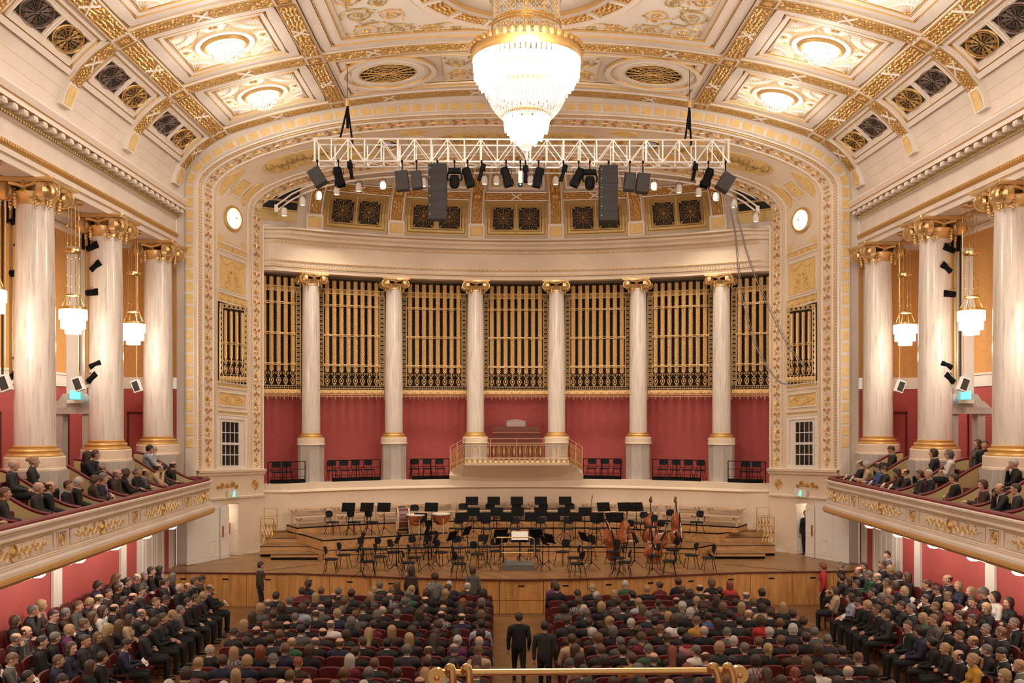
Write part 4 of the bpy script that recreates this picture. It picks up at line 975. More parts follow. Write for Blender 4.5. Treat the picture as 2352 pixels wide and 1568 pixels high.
# ------------------------------------------------------------------ pendant lamps in the galleries
def pendant():
    t = thing('pendant_lamp', '', 'lamp', (0, 0, 0))
    g = G().use(BRASS); g.lathe([(.03, 3.12), (.26, 3.14), (.28, 3.2), (0, 3.225)], 20); g.build('ceiling_plate', t, True)
    for q in range(4):
        a = q * PI / 2 + PI / 4; x, y = .17 * math.cos(a), .17 * math.sin(a); g = G().use(BRASS); g.tube([(x * .8, y * .8, 3.1), (x, y, 1.6), (x * 1.1, y * 1.1, .52)], .011, 5)
        for z in (2.5, 2.0, 1.6, 1.1, .8): g.ball((x, y, z), .02, 5, 3)
        g.build('rod', t)
    g = G().use(BRASS); g.lathe([(.21, 1.75), (.24, 1.78), (.24, 1.84), (.21, 1.86)], 16); g.lathe([(.2, .5), (.22, .52), (.2, .56)], 16); g.lathe([(.33, .12), (.36, .13), (.36, .2), (.33, .21)], 24)
    for q in range(8): a = q * PI / 4; g.tube([(.2 * math.cos(a), .2 * math.sin(a), .52), (.33 * math.cos(a), .33 * math.sin(a), .18)], .008, 4)
    g.build('crown_ring', t, True)
    for r, z0, z1, n in ((.345, .12, -.16, 26), (.30, -.1, -.42, 22), (.19, -.36, -.56, 16)):
        g = G().use(GLOW)
        for q in range(n): a = q * 2 * PI / n; g.tube([(r * math.cos(a), r * math.sin(a), z0), (r * math.cos(a), r * math.sin(a), z1)], .032, 5)
        g.lathe([(r - .03, z0), (r - .03, z1 + .03), (0, z1 + .03)], 16); g.build('glass_tier', t, True)
    return t
pl0 = None
for sg, side in ((-1, 'left'), (1, 'right')):
    for i, y in enumerate(reversed(PEND)):
        lb = 'glowing tiered glass pendant lamp on brass rods, %s gallery, %s from the stage' % (side, ORD[i])
        if pl0 is None: pl0 = pendant(); o = pl0; o.location = (sg * 12.9, y, 9.55)
        else: o = copy_tree(pl0, (sg * 12.9, y, 9.55))
        o['label'] = lb; o['group'] = 'gallery pendant lamps'
# ------------------------------------------------------------------ balconies
class Path:
    def __init__(s, P):
        s.P = np.array(P, float); s.S = np.concatenate([[0], np.cumsum(np.hypot(*np.diff(s.P, axis=0).T))]); s.L = s.S[-1]
    def at(s, l): return np.array([np.interp(l, s.S, s.P[:, 0]), np.interp(l, s.S, s.P[:, 1])])
    def nrm(s, l):
        a, b = s.at(max(0, l - .05)), s.at(min(s.L, l + .05)); t = b - a; t /= (np.hypot(*t) or 1); return np.array([t[1], -t[0]])   # right-hand normal
BP = [(-10.86, -3), (-10.86, 8), (-10.86, 18), (-10.86, 26), (-10.86, 33.3)] + [(-10.86 - 1.0 * (1 - math.cos(a)), 33.3 + 1.45 * math.sin(a)) for a in np.linspace(.12, PI / 2 * .98, 10)] + [(-12.1, 34.8)]
BPATH = Path(BP)
BPROF = [(-.22, 4.40), (-.18, 4.43), (-.02, 4.43), (.02, 4.40), (.03, 4.36), (.07, 4.34), (.07, 4.29), (.03, 4.25), (.01, 4.16), (.05, 4.13), (.05, 4.09), (.0, 4.06), (.02, 3.62), (.08, 3.57), (.08, 3.52), (.13, 3.47), (.14, 3.40)]
BPROF2 = [(.14, 3.40), (.18, 3.36), (.20, 3.30), (.16, 3.23), (.08, 3.2)]
for sg, side in ((-1, 'left'), (1, 'right')):
    def B(l, d, z, sg=sg):
        p = BPATH.at(l); n = BPATH.nrm(l); return (-sg * (p[0] + n[0] * d), p[1] + n[1] * d, z)
    ls = [0, 10, 20, 28, 34, 36.2] + list(36.3 + np.array([.18 * k for k in range(1, 17)])); ls = [l for l in ls if l < BPATH.L] + [BPATH.L]
    t = thing('balcony', 'long cream and gold balcony curving into the stage arch, %s side of the hall' % side, 'balcony', group='side balconies')
    g = G().use(CREAM); g.grid([[B(l, d, z) for l in ls] for d, z in BPROF[4:]]); g.grid([[B(l, .08, 3.2) for l in ls], [(-sg * -12.6, min(B(l, 0, 0)[1], 35.2), 3.2) for l in ls]]); g.build('parapet', t)
    g = G().use(REDRAIL); g.grid([[B(l, d, z) for l in ls] for d, z in BPROF[:5]]); g.grid([[B(l, -.22, 4.4) for l in ls], [B(l, -.22, 3.7) for l in ls]]); g.build('velvet_rail', t)
    g = G().use(GOLD); g.grid([[B(l, d, z) for l in ls] for d, z in BPROF2]); l = 15.0; i = 0
    o = Orn(g, lambda x, y, h: B(x, .15 + h, y))
    while l < BPATH.L - .1: o.leaf(l, 3.33 + .04, -.7, .13, .07, .05); o.leaf(l + .03, 3.26, .7, .12, .06, .05); l += .085
    g.build('leaf_moulding', t)
    g = G().use(GOLD); o = Orn(g, lambda x, y, h: B(x, h, y))
    for z, w_ in ((4.235, .015), (4.11, .02), (3.59, .02), (3.5, .015)):
        Orn(g, lambda x, y, h: B(x, h + .055, y)).line([(q, z) for q in ls], w_, .012)
    g.build('gold_line', t)
    smalls = [22.25 + 3 - 4.45 * 1, 22.25 + 3, 26.7 + 3, 31.15 + 3, 35.6 + 1.6]
    for k in range(4):
        c = smalls[k]; fo = lambda x, y, h: B(x, .012 + h, y)
        g = G().use(IVORY); o = Orn(g, fo, c, 3.84); o.rect(-.24, -.19, .24, .19, .03, .025, True); g.use(GOLD); o.rect(-.17, -.16, .17, .16, .02, .015); o.circ(0, 0, .1, .03, .03, 12, .14); o.flower(0, 0, .09, .04, 6); g.build('rosette_panel', t)
        a, b = c + .42, smalls[k + 1] - (.42 if k < 3 else 0); m = (a + b) / 2; L = (b - a) / 2
        g = G().use(GOLD); o = Orn(g, fo, m, 3.84); o.rect(-L, -.19, L, .19, .02, .015, False, 6); L -= .2
        o.circ(0, 0, .14, .035, .04, 18, .175); o.boss(0, 0, .085, .07, 8, .11); g.use(GOLDL)
        for s in (-1, 1):
            o.palmette(s * .13, 0, .13, 0 if s > 0 else PI, .03, 5, .035)
            for q, (dx, r) in enumerate(((.31, .115), (.53, .135), (.78, .135), (1.02, .115), (1.23, .09), (1.40, .06))):
                if dx > L: continue
                up = 1 if q % 2 else -1
                o.spiral(s * dx, .02 * up, r, PI * .5 * up, 1.6, s * up, .034, .035, 20, False)
                o.leaf(s * (dx - .11), .12 * up, s * .5 * up + (0 if s > 0 else PI), .12, .03, .025); o.leaf(s * (dx + .02), -.14 * up, -s * .5 * up + (0 if s > 0 else PI), .10, .028, .025); o.leaf(s * dx, .1 * up, PI / 2 * up, .07, .03, .025)
            o.line([(s * 1.46, 0), (s * min(L, 1.62), .04)], .02, .02)
        g.build('scroll_ornament', t)
    # floor, steps
    g = G().use(MAHOG); g.box2((-sg * -11.0, -3, 3.35), (-sg * -12.0, 33.6, 3.65)); g.box2((-sg * -12.0, -3, 3.35), (-sg * -XB, 35.2, 4.2)); g.build('balcony_floor', t)
    # box partitions
    for k in range(11):
        y = 33.05 - 1.55 * k; g = G().use(OLIVE); xs = np.linspace(0, 1, 15)
        top = [4.40 + .95 * (3 * x * x - 2 * x ** 3) * 1.0 for x in xs]; X = [-11.06 - 2.2 * x for x in xs]
        fr = [(-sg * X[i], y - .035, top[i]) for i in range(15)]; bk = [(-sg * X[i], y + .035, top[i]) for i in range(15)]; lo = 3.66
        g.grid([[(p[0], p[1], lo) for p in fr], fr]); g.grid([[(p[0], p[1], lo) for p in bk], bk]); pt = g.build('partition', t)
        g = G().use(REDRAIL); g.tube([(-sg * X[i], y, top[i] + .02) for i in range(15)], .05, 6); g.build('rail', pt)
    # small ceiling lights below the balcony
    for k, y in enumerate((30.5, 28.3, 26.0, 23.8, 21.7)):
        lt = thing('underside_lamp', 'small lit glass cup lamp under the %s balcony, %s from the stage' % (side, ORD[k]), 'lamp', (sg * 11.12, y, 3.2), group='lamps under the balconies')
        g = G().use(BRASS); g.lathe([(.16, -.03), (.19, 0), (.19, .0)], 16); g.build('rim', lt); g = G().use(GLOWS); g.lathe([(.17, -.02), (.15, -.1), (.09, -.15), (0, -.16)], 16); g.build('glass', lt, True)
# stage doors in the jambs
for sg, side in ((-1, 'left'), (1, 'right')):
    # open stage door leaf, emergency exit sign
    fa = lambda z: legz(z) if sg < 0 else ATOT - legz(z)
    dw = .2 * 3.87; hp = Vector(smap(fa(STZ), .26, .02)); hz = Vector(smap(fa(STZ), .05, .06)); 
    t = thing('stage_door', 'white panelled double door standing open in the %s jamb beside the stage' % side, 'door')
    for (ta, tb, h0, h1) in ((.448, .33, .03, .05), (.605, .585, .0, -.5)):
        pa, pb = Vector(smap(fa(STZ), ta, h0)), Vector(smap(fa(STZ), tb, h1)); d = (pb - pa); L = .46; d.normalize(); ang = math.atan2(d.y, d.x); c = pa + d * L / 2
        g = G().use(WHITEP); g.M = Matrix.Translation((c.x, c.y, STZ + 1.0)) @ Matrix.Rotation(ang, 4, 'Z'); g.box((0, 0, 0), (L, .045, 1.98))
        g.use(IVORY)
        for sd in (-1, 1):
            oo = Orn(g, planar((0, sd * .024, 0), (1, 0, 0), (0, 0, 1), (0, sd, 0))); oo.rect(-.2, -.85, .2, -.2, .025, .012); oo.rect(-.2, -.05, .2, .85, .025, .012)
        lf = g.build('door_leaf', t)
        g = G().use(COPPER); g.M = Matrix.Translation((c.x, c.y, STZ + 1.05)) @ Matrix.Rotation(ang, 4, 'Z'); g.box((L * .36, -.05, 0), (.05, .05, .42)); g.box((L * .36, .05, 0), (.05, .05, .42)); g.build('handle', lf)
    pz = Vector(smap(fa(3.60), .50, .05)); n = (Vector(smap(fa(3.60), .50, .2)) - pz).normalized(); R = Matrix.Rotation(math.atan2(n.y, n.x) + PI / 2, 4, 'Z'); R.translation = pz + n * .05
    t = thing('exit_sign', 'green running-man exit sign above the %s stage door' % side, 'sign'); t.matrix_world = R
    g = G().use(WHITEP); g.box((0, 0, 0), (.62, .08, .3)); g.build('housing', t)
    g = G().use(GREEN); g.ball((0.02, -.05, .09), (.025, .01, .025), 6, 4); g.tube([(0, -.05, .06), (-.02, -.05, -.02)], .02, 5); g.tube([(-.02, -.05, -.02), (.04, -.05, -.05), (.03, -.05, -.11)], .012, 4); g.tube([(-.02, -.05, -.02), (-.05, -.05, -.07), (-.09, -.05, -.09)], .012, 4); g.tube([(0, -.05, .05), (.06, -.05, .02)], .01, 4); g.tube([(0, -.05, .05), (-.05, -.05, .02)], .01, 4); g.build('pictogram', t)
# grey stone door cases behind the second columns with cyan exit signs
for sg, side in ((-1, 'left'), (1, 'right')):
    t = thing('stone_doorcase', 'grey stone doorcase behind the second %s gallery column' % side, 'doorcase', (sg * 13.9, 29.9, 4.2))
    g = G().use(GREYM); g.box((-.42, 0, 1.25), (.22, .4, 2.5)); g.box((.42, 0, 1.25), (.22, .4, 2.5)); g.build('jamb', t)
    g = G().use(GREYM); g.box((0, 0, 2.6), (1.5, .55, .2)); g.box((0, 0, 2.8), (1.35, .5, .2), taper=.75); g.box((0, 0, 3.0), (.9, .4, .25), taper=.7); g.build('hood', t)
    g = G().use(WHITEP); g.box((0, .1, 5.4), (.5, .3, 4.6)); g.build('shaft_box', t)
    e = thing('exit_sign', 'cyan glowing exit sign on the stone doorcase, %s gallery' % side, 'sign', (sg * 13.75, 29.55, 7.2)); g = G().use(WHITEP); g.box((0, 0, -.12), (.42, .16, .1)); g.build('housing', e); g = G().use(CYAN); g.box((0, 0, .08), (.3, .04, .26)); g.build('light_panel', e)
    # stage lighting booms behind the columns
    for k, (x, y) in enumerate(((13.4, 29.55), (13.6, 25.4))):
        b = thing('lighting_boom', 'vertical pipe with small black spotlights behind the %s column, %s gallery' % (('second', 'nearest')[k], side), 'lighting rig', (sg * x, y, 4.2))
        for q, (dx, m_) in enumerate(((0, OLDGOLD), (.18, GRILL), (-.22, GRILL))):
            g = G().use(m_); g.tube([(dx, 0, 3.4), (dx, 0, 8.7)], .05 if q == 0 else .03, 6); g.build('pipe', b)
        for q, z in enumerate((3.6, 4.0, 6.2, 7.0, 7.6)):
            g = G().use(BLACK); g.M = Matrix.Translation((-sg * (.25 + .1 * (q % 2)), -.15, z)) @ Matrix.Rotation(-sg * (.9 + .3 * (q % 3)), 4, 'Y'); g.lathe([(0, -.2), (.09, -.19), (.1, 0), (.13, .12), (.13, .2), (0, .2)], 10); g.tube([(-.15, 0, 0), (-.15, 0, .2), (.15, 0, .2), (.15, 0, 0)], .015, 4); g.build('spotlight', b)
        g = G().use(BLACK); g.box((.0, .12, 7.9), (.3, .25, .7)); g.build('control_box', b)
    for k, (x, y, z) in enumerate(((13.35, 33.5, 7.65), (13.4, 29.0, 7.6), (13.4, 24.7, 7.5))):
        b = thing('gallery_loudspeaker', 'small white loudspeaker on a drop pipe, %s gallery, %s from the stage' % (side, ORD[k]), 'loudspeaker', (sg * x, y, z))
        g = G().use(WHITEP); g.M = Matrix.Rotation(.35 * sg, 4, 'Y'); g.box((0, 0, 0), (.26, .2, .42)); g.build('cabinet', b); g = G().use(GRILL); g.M = Matrix.Rotation(.35 * sg, 4, 'Y'); g.box((-sg * .0, -.105, 0), (.2, .01, .34)); g.build('front_grille', b)
        g = G().use(BRASS); g.tube([(0, .05, .2), (.02 * sg, .05, .4), (0, .05, 5.6)], .014, 5); g.build('pipe', b)
# ------------------------------------------------------------------ stage
SF = [(-12.5, 33.62), (-7.9, 33.35), (-6, 32.95), (-4, 32.45), (-2, 32.12), (0, 32.0), (2, 32.12), (4, 32.45), (6, 32.95), (7.9, 33.35), (12.5, 33.62)]
t = thing('stage', 'wide wooden concert stage with bowed panelled front', 'stage')
g = G().use(WOODS); pts = [(x, y) for x, y in SF] + [(12.5, 35.4)] + [(17.6 * math.sin(a), YC + 17.6 * math.cos(a)) for a in np.linspace(.75, -.75, 24)] + [(-12.5, 35.4)]
n = len(pts); g.grid([[(p[0], p[1], STZ) for p in pts], [(p[0] * .5, 36 + (p[1] - 36) * .5, STZ) for p in pts], [(0, 36, STZ)] * n], cu=True); g.build('stage_floor', t)
g = G().use(MAHOG); SP = Path(SF)
for i in range(len(SF) - 1):
    a, b = SF[i], SF[i + 1]; d = math.hypot(b[0] - a[0], b[1] - a[1]); g.box(((a[0] + b[0]) / 2, (a[1] + b[1]) / 2 - .01, STZ - .03), (d + .04, .06, .055), math.atan2(b[1] - a[1], b[0] - a[0]))
g.build('edge_strip', t)
npan = 17; LP = SP.L / npan
for i in range(npan):
    l0, l1 = i * LP, (i + 1) * LP; m = SP.at((l0 + l1) / 2); a, b = SP.at(l0), SP.at(l1); an = math.atan2(b[1] - a[1], b[0] - a[0]); d = math.hypot(*(b - a)); nx, ny = math.sin(an), -math.cos(an)
    mid = (a + b) / 2
    g = G().use(WOODF); (g.box((mid[0] - nx * .03, mid[1] - ny * .03, .80), (d - .02, .05, .69), an), g.box((mid[0] - nx * .04, mid[1] - ny * .04, .225), (d - .02, .05, .43), an)) if abs(mid[0]) < 1.6 else g.box((mid[0] - nx * .03, mid[1] - ny * .03, .57), (d - .012, .05, 1.14), an); pn = g.build('front_panel', t)
    g = G().use(BLACK); g.box((mid[0] + nx * .0, mid[1] + ny * .0, .93), (.2, .02, .045), an); g.build('slot', pn)
g = G().use(DARK); g.grid([[(p[0], p[1] + .06, 0) for p in SF], [(p[0], p[1] + .06, STZ - .01) for p in SF]]); g.build('understage', t)
for pts in ([(-9.3, 33.5), (-7.4, 35.2)], [(5.3, 32.8), (4.9, 33.9)], [(9.6, 33.5), (7.5, 35.0)]):
    g = G().use(BLACK); a, b = pts; g.box(((a[0] + b[0]) / 2, (a[1] + b[1]) / 2, STZ + .004), (math.hypot(b[0] - a[0], b[1] - a[1]), .03, .006), math.atan2(b[1] - a[1], b[0] - a[0])); g.build('floor_seam', t)
def arcp(R, a0, a1, n=14): return [(R * math.sin(a), YC + R * math.cos(a)) for a in np.linspace(a0, a1, n)]
def riser(pts, z0, z1, nm='riser', label='', front=None, slats=0):
    t = thing(nm, label, 'platform', group='stage risers')
    g = G().use(WOODR); n = len(pts); g.grid([[(x, y, z0) for x, y in pts], [(x, y, z1 - .05) for x, y in pts]], cu=True); g.build('fascia', t)
    g = G().use(WOODS); g.af([g.av((x, y, z1)) for x, y in pts]); g.use(BLACK)
    g.grid([[(x, y, z1 - .05) for x, y in pts], [(x, y, z1 + .003) for x, y in pts]], cu=True); g.build('top_board', t)
    if slats:
        g = G().use(BLACK)
        for k in range(slats): a, b = pts[k], pts[k + 1]; g.box(((a[0] + b[0]) / 2, (a[1] + b[1]) / 2 - .005, (z0 + z1) / 2), (math.hypot(b[0] - a[0], b[1] - a[1]), .02, .015), math.atan2(b[1] - a[1], b[0] - a[0]))
        g.build('joint', t)
    return t
Z1, Z2, Z3 = 1.57, 1.97, 2.2
riser([(-6.7, 36.05), (-5.0, 36.5), (-3, 36.8), (0, 36.95), (3, 36.85), (5.2, 36.55), (6.6, 36.3), (7.85, 37.55), (5.8, 38.58), (3.8, 39.53), (-2.78, 39.53), (-2.78, 38.08)], STZ, Z1, label='lower curved wooden riser in the middle of the stage', slats=6)
riser([(-8.4, 37.5), (-7.3, 35.8), (-5, 36.95), (-2.8, 38.1), (-2.8, 39.55), (3.8, 39.55), (5.8, 38.6), (7.9, 37.6), (8.6, 38.2)] + arcp(17.55, .565, -.565), Z1 - .4, Z2, label='middle wooden riser reaching forward on both sides of the stage', slats=8)
riser([(x, y) for x, y in arcp(16.35, -.56, .56, 20)] + arcp(17.58, .56, -.56, 20), Z2, Z3, label='narrow top riser along the curved back wall of the stage')
for sg, side in ((-1, 'left'), (1, 'right')):
    t = thing('stage_steps', 'wooden steps up to the risers at the %s end of the stage' % side, 'steps', group='riser steps')
    for k, (x0, x1, y0, y1, z) in enumerate(((-9.35, -7.4, 36.2, 37.6, 1.40), (-9.95, -7.7, 37.0, 38.2, 1.60), (-9.95, -7.9, 37.9, 38.7, 1.80), (-9.9, -8.2, 38.5, 39.4, 1.97))):
        g = G().use(WOODR); x0, x1 = sg * -x0, sg * -x1; g.box2((x0, y0, STZ + .1), (x1, y1, z - .03)); g.use(WOODS); g.box2((x0, y0 - .02, z - .03), (x1, y1, z)); g.use(BLACK); g.box2((x0, y0 - .025, z - .035), (x1, y0 - .01, z - .02)); g.box2((x0, y0 + .05, STZ), (x1, y1, STZ + .1)); g.build('step', t)
    t = thing('brass_balustrade', 'small pierced brass balustrade at the %s end of the stage risers' % side, 'railing', group='riser balustrades')
    for k, (x, y, z) in enumerate(((-9.75, 37.3, 1.62), (-9.85, 38.3, 1.9))):
        g = G().use(BRASS); g.M = Matrix.Translation((sg * -x, y, z)) @ Matrix.Rotation(sg * .25, 4, 'Z')
        for xx in (-.28, .28): g.box((xx, 0, .5), (.025, .025, 1.0))
        for zz in (.02, .68, 1.0): g.box((0, 0, zz), (.56, .02, .025))
        g.build('frame', t); g2 = G().use(BRASS); g2.M = g.M; o = Orn(g2, planar((0, -.01, 0), (1, 0, 0), (0, 0, 1), (0, -1, 0)))
        for q in range(4):
            xx = -.2 + q * .135; o.leaf(xx, .05, PI / 2, .6, .07, .03); o.line([(xx - .05, .05), (xx + .05, .35), (xx - .04, .66)], .03, .02)
        g2.build('pierced_panel', t)
# benches
sec = 0
for R_, z, zf, nb, lbl in ((17.2, 2.84, Z3, 11, 'upper'), (16.6, 2.56, Z3, 11, 'lower')):
    for i in range(nb):
        a0, a1 = -.565 + 1.13 * i / nb + .004, -.565 + 1.13 * (i + 1) / nb - .004; P0, P1 = Vector((R_ * math.sin(a0), YC + R_ * math.cos(a0), z)), Vector((R_ * math.sin(a1), YC + R_ * math.cos(a1), z)); m = (P0 + P1) / 2; L = (P1 - P0).length; an = math.atan2((P1 - P0).y, (P1 - P0).x)
        t = thing('wooden_bench', 'pale wooden bench on the %s row behind the orchestra, %s from the left' % (lbl, ORD[i]), 'bench', (m.x, m.y, zf), an, 'choir benches behind the orchestra')
        h = z - zf
        g = G().use(BENCHW); g.box((0, 0, h), (L, .3, .045)); g.build('seat', t)
        for k, x in enumerate((-L * .42, L * .42)):
            g = G().use(BENCHW); g.box((x, 0, h / 2), (.07, .09, h)); g.tube([(x, -.0, h * .45), (x + (.18 if x < 0 else -.18), -.0, h - .03)], .03, 4); g.box((x, 0, h - .05), (.08, .28, .06)); g.build('leg', t)
        g = G().use(BENCHW); g.box((0, .0, h - .15), (L * .84, .03, .08)); g.build('rail', t)
# ------------------------------------------------------------------ conductor's podium
t = thing('conductor_podium', 'grey conductor podium with brass safety rail at the front of the stage', 'podium', (-.07, 33.85, STZ))
g = G().use(GREYC); g.box((0, .35, .1), (1.15, .95, .2)); g.build('platform', t)
g = G().use(BRASS); g.tube([(-.82, .1, .95), (-.84, .05, 1.1), (-.75, -.02, 1.15), (.46, -.02, 1.15), (.56, .0, 1.1), (.57, 0, 1.0), (.57, 0, 0)], .022, 8); g.tube([(-.58, -.02, 0), (-.58, -.02, 1.15)], .022, 8); g.tube([(-.58, -.02, .62), (.57, 0, .62)], .018, 8); g.build('rail', t)
# ------------------------------------------------------------------ orchestra chairs and stands (one of each, then copies)
def chair_proto():
    t = thing('orchestra_chair', '', 'chair')
    g = G().use(BLKFAB); g.box((0, 0, .47), (.42, .42, .03)); rows = []
    for k, (r, z) in enumerate(((.17, .45), (.225, .455), (.235, .475), (.22, .495), (0, .505))): rows.append([(r * math.copysign(abs(math.cos(a)) ** .7, math.cos(a)), r * math.copysign(abs(math.sin(a)) ** .7, math.sin(a)), z) for a in np.linspace(0, 2 * PI, 14, False)])
    g = G().use(BLKFAB); g.grid(rows, cu=True); g.af(range(14)); g.build('seat', t, True)
    g = G().use(BLKFAB); rows = []
    for d in (-.012, .02):
        rows.append([(.2 * math.copysign(abs(math.cos(a)) ** .6, math.cos(a)), -.225 - .06 * (math.sin(a) * .5) + d + .05 * abs(math.cos(a)), .78 + .13 * math.copysign(abs(math.sin(a)) ** .6, math.sin(a))) for a in np.linspace(0, 2 * PI, 14, False)])
    g.grid(rows, cu=True); g.af(range(14)); g.af(range(27, 13, -1)); g.build('backrest', t, True)
    for s in (-1, 1): g = G().use(BLACK); g.tube([(s * .17, -.1, .45), (s * .18, -.22, .48), (s * .17, -.24, .70)], .012, 5); g.build('back_support', t)
    for sx in (-1, 1):
        for sy in (-1, 1): g = G().use(BLACK); g.tube([(sx * .15, sy * .14, .45), (sx * .22, sy * .22, 0)], .012, 5); g.build('leg', t)
    return t
def stand_proto():
    t = thing('music_stand', '', 'music stand')
    g = G().use(BLACK); g.M = Matrix.Translation((0, 0, 1.08)) @ Matrix.Rotation(-.42, 4, 'X'); g.box((0, 0, .0), (.52, .015, .36)); g.box((0, -.03, -.18), (.52, .07, .012)); g.build('desk', t)
    g = G().use(BLACK); g.tube([(0, .02, 1.05), (0, .03, .6)], .011, 5); g.tube([(0, .03, .65), (0, .03, .2)], .016, 6); g.ball((0, .03, .63), .03, 6, 4); g.build('pole', t)
    for q in range(3): a = q * 2 * PI / 3 + .5; g = G().use(BLACK); g.tube([(0, .03, .3), (.33 * math.cos(a), .03 + .33 * math.sin(a), .01)], .011, 4); g.build('leg', t)
    return t
CH0, ST0 = chair_proto(), stand_proto(); used = {'c': False, 's': False}
def side_w(x): return 'left of centre' if x < -1.2 else ('right of centre' if x > 1.2 else 'near the middle')
POD = Vector((-.05, 33.4))
def put(kind, x, y, z, lab, group, rz=None):
    if rz is None: d = POD - Vector((x, y)); rz = math.atan2(d.y, d.x) - PI / 2      # +Y local faces the conductor
    else: rz = rz
    p0 = CH0 if kind == 'c' else ST0
    if kind == 's': rz = rz                           # the desk faces away from the conductor: player side is +Y away
    if not used[kind]: used[kind] = True; o = p0; o.location = (x, y, z); o.rotation_euler = (0, 0, rz)
    else: o = copy_tree(p0, (x, y, z), rz)
    o['label'] = lab; o['group'] = group; return o
lv = [(760, 1284), (790, 1274), (838, 1261), (874, 1278), (847, 1289), (881, 1256), (951, 1280), (938, 1292), (955, 1258), (906, 1267), (1013, 1268), (993, 1251), (1052, 1281), (1055, 1294), (1056, 1258), (1097, 1272), (1142, 1265), (1114, 1250),
      (1226, 1264), (1292, 1267), (1318, 1281), (1327, 1294), (1351, 1257), (1408, 1267), (1420, 1281), (1434, 1291), (1501, 1276), (1537, 1288), (1545, 1263), (1588, 1275), (1628, 1281)]
cnt = 0
def row_lab(items, base):
    out = []
    for i, it in enumerate(items): out.append(base % ORD[i] if i < len(ORD) else base % 'last')
    return out
fr = sorted([p for p in lv if p[1] >= 1276]); bk = sorted([p for p in lv if p[1] < 1276])
for grp, nm in ((fr, 'front string chairs'), (bk, 'second string chairs')):
    for i, (u, v) in enumerate(grp):
        x, y = at(u, v, STZ + .47); y = min(y, 35.75 if abs(x) > 5 else 36.3)
        put('c', x, y, STZ, 'black padded orchestra chair at stage level, %s from left in the %s string row' % (ORD[i], 'front' if grp is fr else 'rear'), 'orchestra chairs')
T1c = [-3.4, -2.3, -1.25, -.1, .9, 2.0, 3.1, 4.3, 5.5]
for i, x in enumerate(T1c): put('c', x, 38.55 if -2.6 < x < 3.9 else 37.6 + (.0 if x > 0 else .0), Z1, 'black chair on the lower riser, %s from the left' % ORD[i], 'orchestra chairs')
T2c = [(-2.2, 40.3), (-1.1, 40.45), (0.0, 40.5), (1.1, 40.5), (2.2, 40.4)]
for i, (x, y) in enumerate(T2c): put('c', x, y, Z2, 'black chair on the middle riser behind the tall stands, %s from left' % ORD[i], 'orchestra chairs')
L2 = [(764, 1199), (813, 1199), (854, 1199), (928, 1188), (966, 1172)]
for i, (u, v) in enumerate(L2): x, y = at(u, v, Z2 + .47); put('c', x, min(y, 39.8), Z2, 'black chair on the left riser by the percussion, %s from left' % ORD[i], 'orchestra chairs')
R2 = [(1471, 1202), (1494, 1210), (1532, 1196), (1600, 1199)]
for i, (u, v) in enumerate(R2): x, y = at(u, v, Z2 + .47); put('c', x, min(y, 39.4), Z2, 'black chair on the right riser by the basses, %s from left' % ORD[i], 'orchestra chairs')
# stands
sb = [(832, 1303), (914, 1306), (981, 1283), (1000, 1305), (1073, 1284), (1117, 1308), (1150, 1292), (1231, 1292), (1248, 1310), (1360, 1308), (1459, 1304), (1555, 1301)]
for i, (u, v) in enumerate(sb):
    x, y = at(u, v, STZ); d = POD - Vector((x, y)); rz = math.atan2(d.y, d.x) - PI / 2 + (.5 if x < 0 else -.5) * (1 if abs(x) > 1 else 0)
    put('s', x, y, STZ, 'black music stand at the front of the stage, %s from the left' % ORD[i], 'music stands', rz)
sm2 = [(827, 1255), (908, 1243), (982, 1241), (1039, 1230), (1155, 1236), (1262, 1236), (1340, 1232), (1415, 1250), (1500, 1250)]
for i, (u, v) in enumerate(sm2):
    x, y = at(u, v, STZ + 1.08); y = min(y, 35.9); put('s', x, y, STZ, 'black music stand in the middle string desks, %s from the left' % ORD[i], 'music stands')
for i, u in enumerate((1061, 1111, 1164, 1221, 1271, 1322, 1371, 1417)):
    x = (u - 1146) / 2200 * 37.3 - .75; put('s', x, 37.35, Z1, 'black music stand, front line on the lower riser, %s from left' % ORD[i], 'music stands', 0 + (-x * .05))
for i, u in enumerate((1087, 1141, 1189, 1242, 1296, 1344)):
    x = (u - 1146) / 2200 * 39.0 - .75; put('s', x, 39.1, Z1 + .02, 'black music stand, back line on the lower riser, %s from left' % ORD[i], 'music stands', 0)
for i, u in enumerate((1084, 1134, 1187, 1242, 1298)):
    x = (u - 1146) / 2200 * 39.9 - .75; put('s', x, 39.85, Z2, 'tall black music stand on the middle riser, %s from left' % ORD[i], 'music stands', 0)
for i, (u, v) in enumerate([(790, 1171), (835, 1170), (876, 1169), (986, 1171), (957, 1200), (1403, 1179), (1454, 1179), (1503, 1192), (1417, 1204)]):
    z = Z2 if v < 1195 else Z1; x, y = at(u, v, z + 1.08); y = max(37.3, min(y, 39.7)); put('s', x, y if z == Z2 else 37.2, z, 'black music stand on the %s side riser, %s from the left' % ('left' if x < 0 else 'right', ORD[i]), 'music stands', -.12 if x < 0 else .25)
t = thing('score_desk', 'conductor desk holding a white open score in front of the podium', 'music stand', (-.0, 34.55, STZ))
g = G().use(BLACK); g.M = Matrix.Translation((0, 0, 1.05)) @ Matrix.Rotation(-.6, 4, 'X'); g.box((0, 0, 0), (.66, .02, .36)); g.build('desk', t); g = G().use(BLACK); g.tube([(0, 0, 1.03), (0, 0, .02)], .02, 6); g.lathe([(.2, 0), (.2, .02), (0, .03)], 12); g.build('pole', t)
t = thing('score', 'white open score on the conductor desk', 'score', (0, 34.5, STZ + 1.1)); g = G().use(PAPER); g.M = Matrix.Rotation(-.6, 4, 'X')
